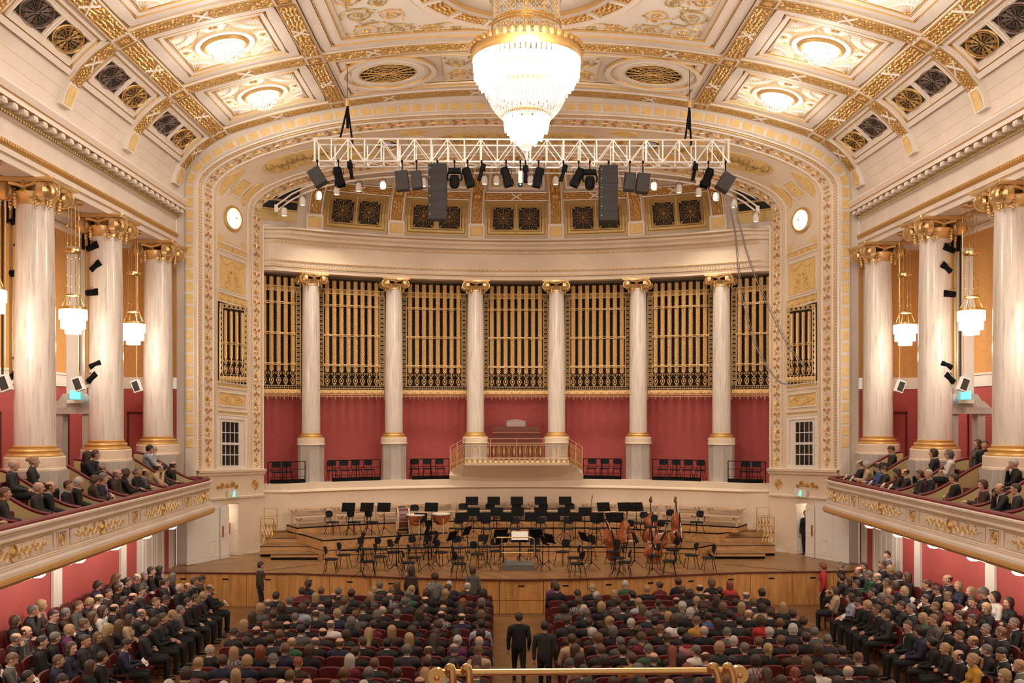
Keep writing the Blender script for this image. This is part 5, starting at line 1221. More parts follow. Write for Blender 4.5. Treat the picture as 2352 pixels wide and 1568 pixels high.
g.grid([[(x, -.03 - .015 * math.sin(PI * (abs(x) * 2 / .6)), z) for x in np.linspace(-.3, .3, 9)] for z in (-.16, .18)]); g.build('pages', t)
# bass drum, timpani, stools
t = thing('bass_drum', 'large bass drum with dark shell and pale heads on left riser', 'drum', (-4.55, 37.9, Z2), .2)
g = G().use(MAHOG)
def ringx(g, r, x0, x1, n=28): g.grid([[(x, r * math.cos(a), .52 + r * math.sin(a)) for a in np.linspace(0, 2 * PI, n, False)] for x in (x0, x1)], cu=True)
ringx(g, .45, -.2, .2); g.build('shell', t, True); g = G().use(BENCHW)
for a, b in ((-.24, -.19), (.19, .24)): ringx(g, .475, a, b); ringx(g, .45, a, b)
g.build('hoop', t); g = G().use(SKINH)
for x in (-.21, .21): g.af([g.av((x, .45 * math.cos(a), .52 + .45 * math.sin(a))) for a in np.linspace(0, 2 * PI, 28, False)])
g.build('head', t); g = G().use(SILVER)
for q in range(10): a = q * PI / 5; g.tube([(-.24, .48 * math.cos(a), .52 + .48 * math.sin(a)), (.24, .48 * math.cos(a), .52 + .48 * math.sin(a))], .008, 4)
g.build('tension_rod', t); g = G().use(BLACK)
for x in (-.2, .2): g.tube([(x, -.3, 0), (x, .0, .1), (x, .3, 0)], .02, 5)
g.build('cradle', t)
for i, (u, v) in enumerate(((957, 1181), (1012, 1179))):
    x, y = at(u, v, Z2 + .78); t = thing('timpani', 'copper kettle drum with pale head on left riser, %s one' % ('left', 'right')[i], 'drum', (x, min(y, 39.3), Z2), 0, 'kettle drums')
    g = G().use(COPPER); g.lathe([(0, .32), (.16, .35), (.3, .48), (.36, .66), (.37, .76)], 24); g.build('bowl', t, True); g = G().use(SILVER); g.lathe([(.37, .74), (.395, .75), (.395, .79), (.37, .80)], 24); g.build('rim', t); g = G().use(SKINH); g.lathe([(.37, .79), (0, .795)], 24); g.build('head', t)
    for q in range(4): a = q * PI / 2 + .4; g = G().use(SILVER); g.tube([(.34 * math.cos(a), .34 * math.sin(a), .7), (.3 * math.cos(a), .3 * math.sin(a), .02)], .014, 5); g.build('leg', t)
for i, (u, v, m_, lb) in enumerate(((1448, 1222, REDUP, 'dusty pink topped'), (1445, 1239, BENCHW, 'pale wooden'), (1497, 1244, BENCHW, 'wooden bass player'))):
    x, y = at(u, v, STZ + .72 if i else Z1 + .7); zz = STZ if i else Z1; t = thing('stool', lb + ' high stool among the bass players at the right', 'stool', (x, min(y, 36.0) if i else min(y, 38.5), zz), 0, 'bass players stools')
    g = G().use(m_); g.lathe([(.15, .68), (.18, .7), (.18, .73), (0, .74)], 16); g.build('seat', t)
    for q in range(4): a = q * PI / 2 + .7; g = G().use(BLACK if i == 0 else BENCHW); g.tube([(.12 * math.cos(a), .12 * math.sin(a), .7), (.2 * math.cos(a), .2 * math.sin(a), 0)], .014, 5); g.build('leg', t)
def bass(lab, x, y, z, rz, lean, sc=1.0, side=0.0):
    t = thing('double_bass', lab, 'double bass', (x, y, z), rz, 'double basses'); T = Matrix.Translation((0, 0, 0)) @ Matrix.Rotation(side, 4, 'Y') @ Matrix.Rotation(lean, 4, 'X') @ Matrix.Scale(sc, 4)
    out = [(0, .12), (.18, .13), (.29, .22), (.33, .36), (.30, .50), (.22, .60), (.20, .68), (.23, .80), (.25, .92), (.20, 1.04), (.10, 1.14), (.03, 1.22)]
    P = catmull(out, 4); P = [(p[0], p[1]) for p in P]; O = P + [(-p[0], p[1]) for p in P[::-1]]
    g = G().use(INSTR); g.M = T; n = len(O)
    g.grid([[(p[0] * k, d, .67 + (p[1] - .67) * (k if k < 1 else 1)) for p in O] for k, d in ((.5, -.15), (.93, -.115), (1.0, -.10), (1.0, .09), (.93, .11), (.5, .13))], cu=True)
    g.af([g.av((p[0] * .5, -.15, .67 + (p[1] - .67) * .5)) for p in O]); g.af([g.av((p[0] * .5, .13, .67 + (p[1] - .67) * .5)) for p in O][::-1]); g.build('body', t, True)
    g = G().use(INSTR); g.M = T; g.tube([(0, -.07, 1.15), (0, -.05, 1.3), (0, -.04, 1.62)], [.05, .03, .025], 7); g.box((0, -.03, 1.68), (.07, .08, .14)); g.ball((0, -.06, 1.79), (.03, .06, .055), 8, 6); g.build('neck', t, True)
    g = G().use(BLACK); g.M = T; g.box((0, -.17, .98), (.06, .02, .55), taper=.7); g.box((0, -.08, 1.45), (.05, .02, .4)); g.box((0, -.17, .30), (.07, .03, .22))
    for s in (-1, 1): g.tube([(s * .10, -.152, .52), (s * .13, -.152, .6), (s * .10, -.152, .7)], .008, 4); g.tube([(s * .03, -.04, 1.66), (s * .09, -.04, 1.66)], .01, 4); g.tube([(s * .03, -.04, 1.72), (s * .09, -.04, 1.72)], .01, 4)
    g.tube([(0, 0, .13), (0, 0, 0)], .008, 5); g.build('fittings', t)
    g = G().use(SILVER); g.M = T
    for s in (-.02, -.007, .007, .02): g.tube([(s, -.185, .33), (s * 1.1, -.21, .62), (s * .6, -.09, 1.6)], .003, 3)
    g.build('strings', t); g = G().use(BENCHW); g.M = T; g.box((0, -.18, .62), (.14, .012, .1)); g.build('bridge', t)
bass('double bass leaning left beside the string desks, scroll upright', 3.6, 35.5, STZ, .9, -.12, 1.05, -.30)
bass('reddish double bass lying back behind the left bass scroll', 4.0, 36.9, Z1, 2.4, .35, .85, .1)
bass('brown double bass tilted right at the front right of the stage', 4.75, 35.3, STZ, -.25, -.1, 1.08, .50)
bass('double bass standing behind the tilted one with bow on it, right side', 5.1, 36.8, Z1, .4, -.1, 1.05, .04)
bass('rightmost double bass resting beside the right riser', 6.1, 36.65, Z1, .9, -.1, 1.05, .04)
t = thing('percussion_table', 'small black tray table with red and white items near the conductor', 'table', (.05, 36.2, STZ)); g = G().use(BLACK); g.box((0, 0, .85), (.5, .35, .03)); g.tube([(0, 0, .84), (0, 0, .1)], .015, 5); g.build('top', t)
g = G().use(BLACK)
for q in range(3): a = q * 2.1; g.tube([(0, 0, .2), (.25 * math.cos(a), .25 * math.sin(a), 0)], .012, 4)
g.build('leg', t)
t = thing('bassoon', 'dark red bassoon standing upright on the middle riser', 'bassoon', (3.0, 40.0, Z2), 0); g = G().use(INSTR); g.M = Matrix.Rotation(.12, 4, 'Y'); g.tube([(0, 0, .05), (0, 0, 1.3)], [.035, .02], 8); g.tube([(.04, 0, .05), (.04, 0, .8)], .022, 7); g.build('body', t)
g = G().use(SILVER); g.M = Matrix.Rotation(.12, 4, 'Y'); g.tube([(.05, 0, .8), (.12, 0, .95), (.2, 0, .9)], .006, 4); g.tube([(0, -.03, .2), (0, -.03, 1.0)], .006, 4); g.build('keys', t)
# ------------------------------------------------------------------ organ console platform
t = thing('organ_balcony', 'cream organ balcony with pierced gilded railing in the centre above the stage', 'balcony')
FP = [(-2.86, 41.4), (-2.2, 40.2), (2.2, 40.2), (2.86, 41.4)]; ZF = [(4.2, 5.22), (4.58, 5.62), (4.58, 5.62), (4.2, 5.22)]
g = G().use(CREAM2); wl_ = [(x, 41.55) for x in np.linspace(-2.9, 2.9, 12)]
fr_ = [(-2.86, 41.4, 4.2), (-2.6, 40.95, 4.35), (-2.2, 40.2, 4.56)] + [(x, 40.2, 4.56) for x in np.linspace(-1.7, 1.7, 6)] + [(2.2, 40.2, 4.56), (2.6, 40.95, 4.35), (2.86, 41.4, 4.2)]
lo_ = [(x, 17.5 * math.cos(math.asin(x / 17.5)) + YC, 4.02 - .14 * (1 - (x / 2.9) ** 2)) for x in np.linspace(-2.88, 2.88, 12)]
g.grid([lo_, fr_]); g.grid([[(p[0], p[1] + .3, 3.5) for p in lo_], lo_]); g.prism([(-2.2, 40.2), (2.2, 40.2), (2.4, 41.6), (2.2, 43.2), (-2.2, 43.2), (-2.4, 41.6)], 4.5, 4.62); g.build('slab', t)
def railing(P, Q, z0a, z1a, z0b, z1b, n, nm='railing_panel'):
    f = lambda x, y, h: (P[0] + (Q[0] - P[0]) * x, P[1] + (Q[1] - P[1]) * x - h, (z0a + (z1a - z0a) * y) * (1 - x) + (z0b + (z1b - z0b) * y) * x)
    L = math.hypot(Q[0] - P[0], Q[1] - P[1]); g = G().use(GOLDL); o = Orn(g, f, sx=1, sy=1); o.sc = 1; lw = .03
    for y in (0, .02, .20, .25, .74, .82, 1.0): o.g.tube([f(0, y, 0), f(1, y, 0)], .014, 4)
    for k in range(n + 1): o.g.tube([f(k / n, 0, 0), f(k / n, 1, 0)], .014, 4)
    g.use(GOLD); u = 1 / L
    for k in range(n):
        c0, w_ = k / n, 1 / n
        for q in range(2):
            cx = c0 + w_ * (.32 + .38 * q); g.tube([f(cx + .09 * u * math.cos(a), .5 + .24 * math.sin(a), 0) for a in np.linspace(0, 2 * PI, 14, False)], .008, 4, closed=True)
            pts = [(cx, .28), (cx + .03 * u, .5), (cx, .72), (cx - .03 * u, .5)]; g.poly([f(x, y, .01) for x, y in pts])
        for q in (.12, .51, .9):
            cx = c0 + w_ * q; pts = [(cx, .26), (cx + .045 * u, .5), (cx, .73), (cx - .045 * u, .5)]; g.poly([f(x, y, .012) for x, y in pts])
        for q in range(5): cx = c0 + w_ * (q + .5) / 5; g.poly([f(cx + .08 * u * math.cos(a), .11 + .085 * math.sin(a), .01) for a in np.linspace(0, 2 * PI, 6, False)])
    g.build(nm, t)
railing(FP[1], FP[2], 4.58, 5.62, 4.58, 5.62, 4); railing(FP[0], FP[1], 4.2, 5.22, 4.58, 5.62, 2); railing(FP[2], FP[3], 4.58, 5.62, 4.2, 5.22, 2)
t = thing('organ_console', 'closed brown organ console on the balcony between the centre columns', 'organ console', (0, 42.3, 4.62))
g = G().use(MAHOG); g.box((0, 0, .6), (2.05, .8, 1.2)); g.box((0, -.02, 1.34), (2.05, .8, .28), taper=.96); g.build('case', t); g = G().use(COPPER); g.tube([(-1.05, -.42, 1.2), (1.05, -.42, 1.2)], .02, 6); g.build('trim', t)
t = thing('sheet_music', 'greyish sheets of music on top of the organ console', 'sheet music', (0, 42.2, 6.1)); g = G().use(mat('grey_paper', (.42, .34, .32), .8, noise=20)); g.prism([(-.42, -.0), (.42, 0), (.42, .03), (-.42, .03)], 0, .24); g.poly([(-.42, -.005, .24), (-.2, -.005, .30), (.05, -.005, .32), (.42, -.005, .24)]); g.build('sheets', t)
# ------------------------------------------------------------------ choir gallery: rails and chairs
bays = [(-32.6, -30.0, 2), (-25.6, -19.0, 4), (-14.6, -9.4, 3), (9.4, 14.6, 3), (19.0, 25.6, 4), (30.0, 32.6, 2)]
bn = ['far left', 'second from left', 'left of the organ balcony', 'right of the organ balcony', 'second from right', 'far right']
for (d0, d1, n), nm in zip(bays, bn):
    a0, a1 = math.radians(d0), math.radians(d1)
    for i in range(n):
        a = a0 + (a1 - a0) * (i + .5) / n; put('c', 18.75 * math.sin(a), YC + 18.75 * math.cos(a), 3.77, 'black chair on the choir gallery, bay %s, %s from left' % (nm, ORD[i]), 'choir gallery chairs', -a + PI + rnd.uniform(-.15, .15))
    b0, b1 = {2: (a0 - (.03 if d0 < 0 else .012), a1 + (.012 if d0 < 0 else .03))}.get(n, (a0 - .0, a1 + .0))
    t = thing('choir_rail', 'black metal rail at the edge of the choir gallery, bay ' + nm, 'railing', group='choir rails'); R_ = 17.78
    g = G().use(BLACK)
    for z in (4.72, 4.4, 4.1): g.tube([(R_ * math.sin(a), YC + R_ * math.cos(a), z) for a in np.linspace(b0, b1, 6)], .018 if z > 4.5 else .010, 5)
    g.build('bar', t); g = G().use(BLACK); drum(g, [(R_, 3.84), (R_, 4.0), (R_ + .02, 4.0), (R_ + .02, 3.84)], b0, b1, 6); g.build('kick_board', t)
    for q in range(3): a = b0 + (b1 - b0) * q / 2; g = G().use(BLACK); g.box((R_ * math.sin(a), YC + R_ * math.cos(a), 4.28), (.03, .03, .88)); g.build('post', t)
# ------------------------------------------------------------------ lighting truss
TY = 30.9; tz0, tz1 = 14.83, 15.55; tx0, tx1 = -6.68, 6.68
t = thing('lighting_truss', 'long aluminium box truss hanging above the stage front', 'truss')
for y in (TY, TY + .72):
    for z in (tz0, tz1): g = G().use(SILVER); g.tube([(tx0 - .06, y, z), (tx1 + .06, y, z)], .032, 8); g.build('chord', t)
nb = 25; dx = (tx1 - tx0) / nb
for k in range(nb + 1):
    x = tx0 + dx * k; g = G().use(SILVER)
    for y in (TY, TY + .72): g.tube([(x, y, tz0), (x, y, tz1)], .022 if k % 5 else .032, 5)
    for z in (tz0, tz1): g.tube([(x, TY, z), (x, TY + .72, z)], .016, 4)
    if k < nb:
        a, b = (tz0, tz1) if k % 2 else (tz1, tz0)
        for y in (TY, TY + .72): g.tube([(x, y, a), (x + dx, y, b)], .018, 5)
        g.tube([(x, TY, tz0), (x + dx, TY + .72, tz0)], .014, 4);
    g.build('web', t)
for x in (-5.68, 5.48):
    s_ = thing('truss_hoist', 'black chain sling holding the %s end of the truss from the ceiling' % ('left' if x < 0 else 'right'), 'hoist', (x, TY + .36, 0), 0, 'truss hoists')
    g = G().use(BLACK); g.tube([(0, 0, 16.7), (-.2, -.3, tz1), ], .035, 5); g.tube([(0, 0, 16.7), (.12, .3, tz1)], .035, 5); g.tube([(0, 0, 16.6), (0, 0, 16.0)], .05, 6); g.build('sling', s_)
    g = G().use(BRASS); g.tube([(0, 0, 16.7), (0, 0, 16.95)], .06, 8); g.build('hook', s_); g = G().use(GRILL); g.tube([(0, 0, 16.9), (0, 0, 17.95)], .012, 4); g.build('chain', s_)
def clampo(g, z=0): g.box((0, 0, z), (.06, .06, .12)); g.tube([(0, 0, z - .05), (0, 0, z - .16)], .015, 5)
def fixture(kind, u, v, rot, lab, w_=0, h_=0):
    y = TY - .0; d = y; x = (u - 1146) / 2200 * y - .75; z = CAM.z + (VC - v) * y / 2200
    n = {'spk': 'loudspeaker', 'arr': 'line_array_speaker', 'par': 'stage_spotlight', 'thin': 'profile_spotlight', 'mov': 'moving_head_light', 'proj': 'projector'}[kind]
    t = thing(n, lab, 'loudspeaker' if kind in ('spk', 'arr') else ('projector' if kind == 'proj' else 'spotlight'), (x, y, z), 0, 'equipment hung on the truss')
    top = tz0 - z; R = Matrix.Rotation(rot, 4, 'Y')
    g = G().use(BLACK); g.tube([(0, 0, top), (0, 0, min(top - .05, .12))], .022, 5); g.box((0, 0, top), (.06, .1, .07)); g.build('clamp', t)
    if kind == 'spk':
        g = G().use(SPKR); g.M = R; g.box((0, .05, 0), (w_, .32, h_)); g.build('cabinet', t); g = G().use(GRILL); g.M = R; g.box((0, -.12, 0), (w_ * .94, .02, h_ * .94)); g.build('front_grille', t)
    elif kind == 'arr':
        n_ = 6
        for k in range(n_):
            g = G().use(SPKR); g.box((0, .1, h_ / 2 - h_ * (k + .5) / n_), (w_, .45, h_ / n_ - .004)); b = g.build('cabinet', t)
            g = G().use(SILVER); g.ball((-w_ / 2 + .05, -.13, h_ / 2 - h_ * (k + .5) / n_), .018, 6, 4); g.build('rivet', b)
    elif kind == 'par':
        g = G().use(BLACK); g.M = R; g.lathe([(0, .24), (.12, .23), (.14, .1), (.14, -.14), (.15, -.22), (.13, -.2), (0, -.1)], 12); g.build('housing', t)
        g = G().use(BLACK); g.M = R
        for s in (-1, 1): g.box((s * .15, 0, -.30), (.012, .26, .18)); g.box((0, s * .15, -.30), (.26, .012, .18))
        g.build('barn_door', t); g = G().use(BLACK); g.tube([(-.17, 0, 0), (-.17, 0, .2), (.17, 0, .2), (.17, 0, 0)], .015, 4); g.build('yoke', t)
    elif kind == 'thin':
        g = G().use(BLACK); g.M = R; g.lathe([(0, .26), (.08, .25), (.09, .05), (.06, .02), (.06, -.25), (.075, -.3), (0, -.29)], 10); g.build('housing', t); g = G().use(BLACK); g.tube([(-.11, 0, 0), (-.11, 0, .15), (.11, 0, .15), (.11, 0, 0)], .012, 4); g.build('yoke', t)
    elif kind == 'mov':
        g = G().use(BLACK); g.box((0, 0, .17), (.4, .26, .14)); g.build('base', t); g = G().use(BLACK); g.tube([(-.2, 0, .12), (-.24, 0, -.05), (-.2, 0, -.15)], .03, 5); g.tube([(.2, 0, .12), (.24, 0, -.05), (.2, 0, -.15)], .03, 5); g.build('yoke', t)
        g = G().use(BLACK); g.lathe([(0, .05), (.13, .02), (.17, -.12), (.15, -.32), (.1, -.38), (0, -.37)], 12); g.build('head', t)
    elif kind == 'proj':
        g = G().use(WHITEP); g.box((0, 0, 0), (.13, .2, .4)); g.build('body', t); g = G().use(BLACK); g.box((0, -.05, -.24), (.13, .12, .1)); g.build('lens_housing', t); g = G().use(CYAN); g.tube([(0, -.12, -.24), (0, -.115, -.24)], .03, 10); g.build('lens', t)
fixture('spk', 730, 408, -.55, 'dark loudspeaker tilted at the left end of the truss', .42, .58); fixture('spk', 1668, 417, .55, 'dark loudspeaker tilted at the right end of the truss', .42, .58)
fixture('par', 778, 402, -.2, 'black spotlight with barn doors, first from left'); fixture('thin', 806, 390, -.15, 'slim black spotlight beside the left hoist'); fixture('thin', 1596, 392, .2, 'slim black spotlight beside the right hoist'); fixture('par', 1628, 402, .35, 'black spotlight with barn doors, last on the right')
fixture('spk', 924, 416, -.1, 'left one of the square loudspeaker pair, left part of truss', .4, .62); fixture('spk', 957, 414, -.12, 'right one of the square loudspeaker pair, left part of truss', .34, .56)
fixture('spk', 1447, 417, .1, 'left one of the square loudspeaker pair, right part of truss', .34, .56); fixture('spk', 1477, 420, .12, 'right one of the square loudspeaker pair, right part of truss', .4, .62)
fixture('arr', 1005, 441, 0, 'tall black line array loudspeaker, left of the chandelier', .58, 1.78); fixture('arr', 1398, 443, 0, 'tall black line array loudspeaker, right of the chandelier', .58, 1.78)
fixture('mov', 1044, 405, 0, 'black moving head light beside the left line array'); fixture('mov', 1355, 407, 0, 'black moving head light beside the right line array')
fixture('par', 1074, 402, -.3, 'ribbed black spotlight right of the left moving head'); fixture('par', 1329, 402, .45, 'ribbed black spotlight left of the right moving head')
fixture('thin', 1106, 394, .3, 'slim black spotlight left of centre'); fixture('thin', 1294, 395, .3, 'slim black spotlight right of centre'); fixture('par', 1162, 401, -.3, 'black spotlight just left of the centre projector'); fixture('par', 1237, 402, .2, 'black spotlight just right of the centre'); fixture('thin', 1207, 398, 0, 'straight black spotlight at the truss centre'); fixture('proj', 1195, 408, 0, 'small white projector with blue lens at the truss centre')
# curved pipe with white bell lamps inside the arch
t = thing('lamp_pipe', 'pair of curved cream pipes following the inside of the stage arch', 'pipe')
pp_ = [(x, 38.2 - .0 * abs(x), 16.5 - .0069 * x * x - 1.27e-8 * abs(x) ** 8) for x in np.linspace(-9.6, 9.6, 33)]
for d in (0, .22): g = G().use(IVORY); g.tube([(x, y, z - d) for x, y, z in pp_], .035, 6); g.build('pipe', t, True)
for k in range(0, 33, 4): x, y, z = pp_[k]; g = G().use(IVORY); g.box((x, y, z - .11), (.14, .06, .3)); g.build('strut', t)
us = [655, 697, 733, 775, 825, 880, 973, 1113, 1140, 1218, 1276, 1503, 1560, 1605, 1646, 1687, 1737]
for i, u in enumerate(us):
    x = (u - 1146) / 2200 * 38.2 - .75; z = 16.5 - .0069 * x * x - 1.27e-8 * abs(x) ** 8 - .22
    if i == 0: b0 = thing('bell_lamp', '', 'lamp'); g = G().use(WHITEP); g.lathe([(.0, -.12), (.09, -.13), (.12, -.2), (.13, -.38), (.10, -.44)], 12); g.build('shade', b0, True); g = G().use(GLOWS); g.lathe([(.10, -.42), (0, -.43)], 12); g.build('bulb', b0); g = G().use(BLACK); g.tube([(-.12, 0, -.2), (-.1, 0, -.06), (0, 0, 0), (.1, 0, -.06), (.12, 0, -.2)], .01, 4); g.build('bracket', b0); b = b0; b.location = (x, 38.15, z - .02)
    else: b = copy_tree(b0, (x, 38.15, z - .02))
    b['label'] = 'white bell shaped lamp on the curved arch pipe, %s from the left' % ORD[i]; b['group'] = 'bell lamps on the arch pipe'
# cables from the truss to the right jamb
for k, pts in enumerate(([(1677, 470, 31.2), (1690, 540, 32.5), (1700, 640, 34), (1720, 740, 35.5), (1750, 820, 36.5), (1790, 875, 37), (1815, 883, 37.2)], [(1690, 470, 31.2), (1720, 590, 33), (1765, 700, 35), (1810, 790, 36.2), (1840, 830, 36.8), (1868, 862, 37.0)])):
    P = [((u - 1146) / 2200 * y - .75, y, CAM.z + (VC - v) * y / 2200) for u, v, y in pts]; g = G().use(CABLE); c = catmull(P, 6).tolist(); g.tube(c, .022, 5); g.tube([(p[0] + .06 * math.sin(i * .1), p[1], p[2] + .04) for i, p in enumerate(c)], .012, 4)
    tag(g.build('hanging_cable'), 'grey cable bundle sweeping from the truss to the right jamb grille, %s one' % ('lower', 'upper')[k], 'cable', 'hanging cables')
# ------------------------------------------------------------------ brass rail of the viewer's gallery
t = thing('brass_handrail', 'short polished brass handrail with curled brackets in the bottom foreground', 'handrail')
def fp(u, v, y=3.2): return ((u - 1146) / 2200 * y - .75, y, CAM.z + (VC - v) * y / 2200)
g = G().use(BRASS); g.tube([fp(1010, 1544), fp(1692, 1541)], .0115, 12)
for u, v in ((1004, 1553), (1699, 1550)): c = fp(u, v); g.tube([(c[0], c[1] - .012, c[2]), (c[0], c[1] + .012, c[2])], .03, 16); g.ball((c[0], c[1] - .014, c[2]), .010)
g.build('rail', t, True)
for u in (1034, 1072, 1637, 1672):
    g = G().use(BRASS); c = fp(u, 1535); s = 1 if u > 1300 else 0; pts = [(c[0] - .012, 3.2, c[2] - .012), (c[0] - .006, 3.19, c[2] + .006), (c[0] + .006, 3.19, c[2] + .004), (c[0] + .01 + s * .01, 3.19, c[2] - .05), (c[0] + s * .02, 3.2, c[2] - .2)]; g.tube(catmull(pts, 4).tolist(), .0125, 8); g.box((c[0] + s * .02, 3.2, c[2] - .22), (.05, .05, .04)); g.build('bracket', t)
g = G().use(REDRAIL); zt_ = fp(1300, 1535)[2] - .23; g.box2((-4, 3.0, zt_ - .1), (4, 3.5, zt_)); g.use(CREAM); g.box2((-4, 3.1, zt_ - 1.2), (4, 3.4, zt_ - .1)); g.build('trim_front_parapet', kind='structure')
# ------------------------------------------------------------------ people
PR = random.Random(21)
SKINS = [mat('skin_fair', (.56, .33, .23), .55), mat('skin_medium', (.44, .25, .165), .55), mat('skin_pale', (.62, .40, .29), .55)]
HAIRM = {n: mat('hair_' + n, c, .5, bump=.4, bscale=90) for n, c in dict(black=(.012, .010, .010), darkbrown=(.035, .018, .010), brown=(.06, .03, .015), lightbrown=(.12, .065, .03), blond=(.32, .21, .10), grey=(.12, .108, .098), white=(.42, .39, .35), auburn=(.20, .05, .02)).items()}
HW = dict(black='black', darkbrown='dark brown', brown='brown', lightbrown='light brown', blond='blond', grey='grey', white='white', auburn='auburn')
CLO = {}
for n, c in dict(black=(.010, .010, .012), charcoal=(.028, .027, .03), navy=(.018, .022, .05), darkbrown=(.05, .028, .018), grey=(.10, .095, .09), burgundy=(.13, .012, .022), white=(.72, .69, .64), beige=(.46, .34, .21), red=(.45, .03, .03), blue=(.06, .10, .28), purple=(.13, .03, .13), green=(.035, .10, .05), mustard=(.50, .26, .03), paleblue=(.34, .40, .50), rose=(.50, .20, .22)).items():
    CLO[n] = mat('cloth_' + n, c, .85, noise=9, bump=.4, bscale=14)
CLO['checked'] = mat('cloth_checked', (.32, .30, .28), .85, kind='plaid', col2=(.05, .05, .06)); CLO['striped'] = mat('cloth_patterned', (.45, .38, .34), .85, kind='plaid', col2=(.16, .05, .06))
CW = dict(darkbrown='dark brown', paleblue='pale blue', striped='patterned')
EYE = mat('eye_dark', (.02, .015, .012), .3); LIP = mat('lips', (.42, .12, .10), .5); SHOE = mat('shoe_leather', (.015, .012, .01), .35)
def figure(pose, head_yaw=0.0, head_pitch=0.0, arms='lap', female=False, bulk=1.0, lean=0.0):
    """returns meshes of body, top, trousers, shoes and the head matrix; figure faces +Y, floor at z 0"""
    sw = (.175 if female else .20) * bulk
    if pose == 'sit':
        hip = Vector((0, 0, .56)); ch = Vector((0, -.06 + lean * .35, .93)); nk = Vector((0, -.05 + lean * .5, 1.10)); hd = Vector((0, -.015 + lean * .55, 1.235))
        kn = [Vector((s * .13, .46, .53)) for s in (-1, 1)]; an = [Vector((s * .13, .46, .10)) for s in (-1, 1)]
    else:
        hip = Vector((0, 0, .93)); ch = Vector((0, .0, 1.28)); nk = Vector((0, .0, 1.46)); hd = Vector((0, .02, 1.60)); st = .22 if pose == 'walk' else .03
        kn = [Vector((-.10, st * .5 + .03, .50)), Vector((.10, -st * .4 + .05, .50))]; an = [Vector((-.10, st, .09)), Vector((.10, -st, .10))]
    P = []                                                # (kind, a, b, ra, rb, tag)
    def cap(a, b, ra, rb, tag, fl=1.0): P.append((Vector(a), Vector(b), ra, rb, tag, fl))
    cap(hip, hip + Vector((0, -.01, .12)), .155 * bulk, .145 * bulk, 'top', .8); cap(hip + Vector((0, -.02, .12)), ch + Vector((0, 0, -.02)), .14 * bulk, .155 * bulk, 'top', .75)
    cap(ch + Vector((-sw * .62, 0, .07)), ch + Vector((sw * .62, 0, .07)), .095, .095, 'top'); cap(ch + Vector((0, 0, .05)), nk, .115, .062, 'top')
    if female: [cap(ch + Vector((s * .07, .09, -.02)), ch + Vector((s * .07, .10, -.04)), .065, .06, 'top') for s in (-1, 1)]
    cap(nk, hd + Vector((0, -.02, -.05)), .058, .055, 'skin')
    HM = Matrix.Translation(hd) @ Matrix.Rotation(head_yaw, 4, 'Z') @ Matrix.Rotation(head_pitch, 4, 'X') @ Matrix.Scale(1.13, 4)
    H = lambda x, y, z: HM @ Vector((x, y, z))
    for a, b, ra, rb in (((0, -.018, .035), (0, .012, .035), .088, .084), ((0, .012, .0), (0, .03, -.055), .068, .055), ((0, .04, -.075), (0, .052, -.085), .032, .028), ((0, .085, .02), (0, .108, -.018), .012, .017), ((-.03, .075, .045), (.03, .075, .045), .022, .022), ((-.082, -.005, .015), (-.086, -.01, -.02), .018, .013), ((.082, -.005, .015), (.086, -.01, -.02), .018, .013), ((-.035, .06, -.02), (.035, .06, -.02), .028, .028)):
        cap(H(*a), H(*b), ra * 1.13, rb * 1.13, 'skin')
    hands = []
    for i, s in enumerate((-1, 1)):
        sh = ch + Vector((s * sw, 0, .075)); down = pose != 'sit'
        if arms == 'lap': el = ch + Vector((s * (sw + .06), .07, -.20)); wr = Vector((s * .09, .27, .665)) if not down else None
        elif arms == 'read': el = ch + Vector((s * (sw + .05), .12, -.18)); wr = Vector((s * .11, .33, .80))
        elif arms == 'chin': el = ch + Vector((s * (sw + .03), .17, -.17)); wr = (hd + Vector((s * .06, .12, -.17))) if s > 0 else Vector((s * .02, .28, .70))
        elif arms == 'fold': el = ch + Vector((s * (sw + .04), .10, -.20)); wr = ch + Vector((-s * .06, .22, -.15))
        if down: el = sh + Vector((s * .05, -.03 if (pose != 'walk') else -.05 * s, -.29)); wr = el + Vector((-s * .0, .10 if pose != 'walk' else .08 + .1 * s, -.24))
        cap(sh, el, .060 * bulk, .048, 'top'); cap(el, wr, .047, .032, 'top'); d = (wr - el).normalized()
        if arms == 'lap' and not down: d = Vector((-s * .5, .8, -.25)).normalized()
        pa = wr + d * .075; cap(wr + d * .015, pa, .028, .034, 'skin'); hands.append((wr, pa, d, s))
        cap(hip + Vector((s * .085, .0, -.01)), kn[i], .098 * bulk, .068, 'leg'); cap(kn[i], an[i], .063, .042, 'leg')
        cap(an[i] + Vector((0, -.03, -.05)), an[i] + Vector((0, .15, -.065)), .04, .034, 'shoe')
    g = G()
    for a, b, ra, rb, tg, fl in P:
        d = (b - a); L = d.length; d = d / L if L > 1e-6 else Vector((0, 0, 1)); pts, rr = [], []
        for k in range(5): t = -1 + k / 4; pts.append(a + d * ra * t); rr.append(ra * math.sqrt(max(0.004, 1 - t * t)))
        for k in range(5): t = k / 4; pts.append(b + d * rb * t); rr.append(rb * math.sqrt(max(0.004, 1 - t * t)))
        n0 = len(g.v); g.tube(pts, rr, 12)
        if fl != 1.0:
            for q in range(n0, len(g.v)): x, y, z = g.v[q]; c = (a[1] + b[1]) / 2; g.v[q] = (x * 1.12, c + (y - c) * fl, z)
    tmp = obj('tmp', g.mesh('tmp')); md = tmp.modifiers.new('r', 'REMESH'); md.mode = 'VOXEL'; md.voxel_size = .0125
    sm = tmp.modifiers.new('s', 'SMOOTH'); sm.factor = .5; sm.iterations = 3
    dc = tmp.modifiers.new('d', 'DECIMATE'); dc.ratio = .11
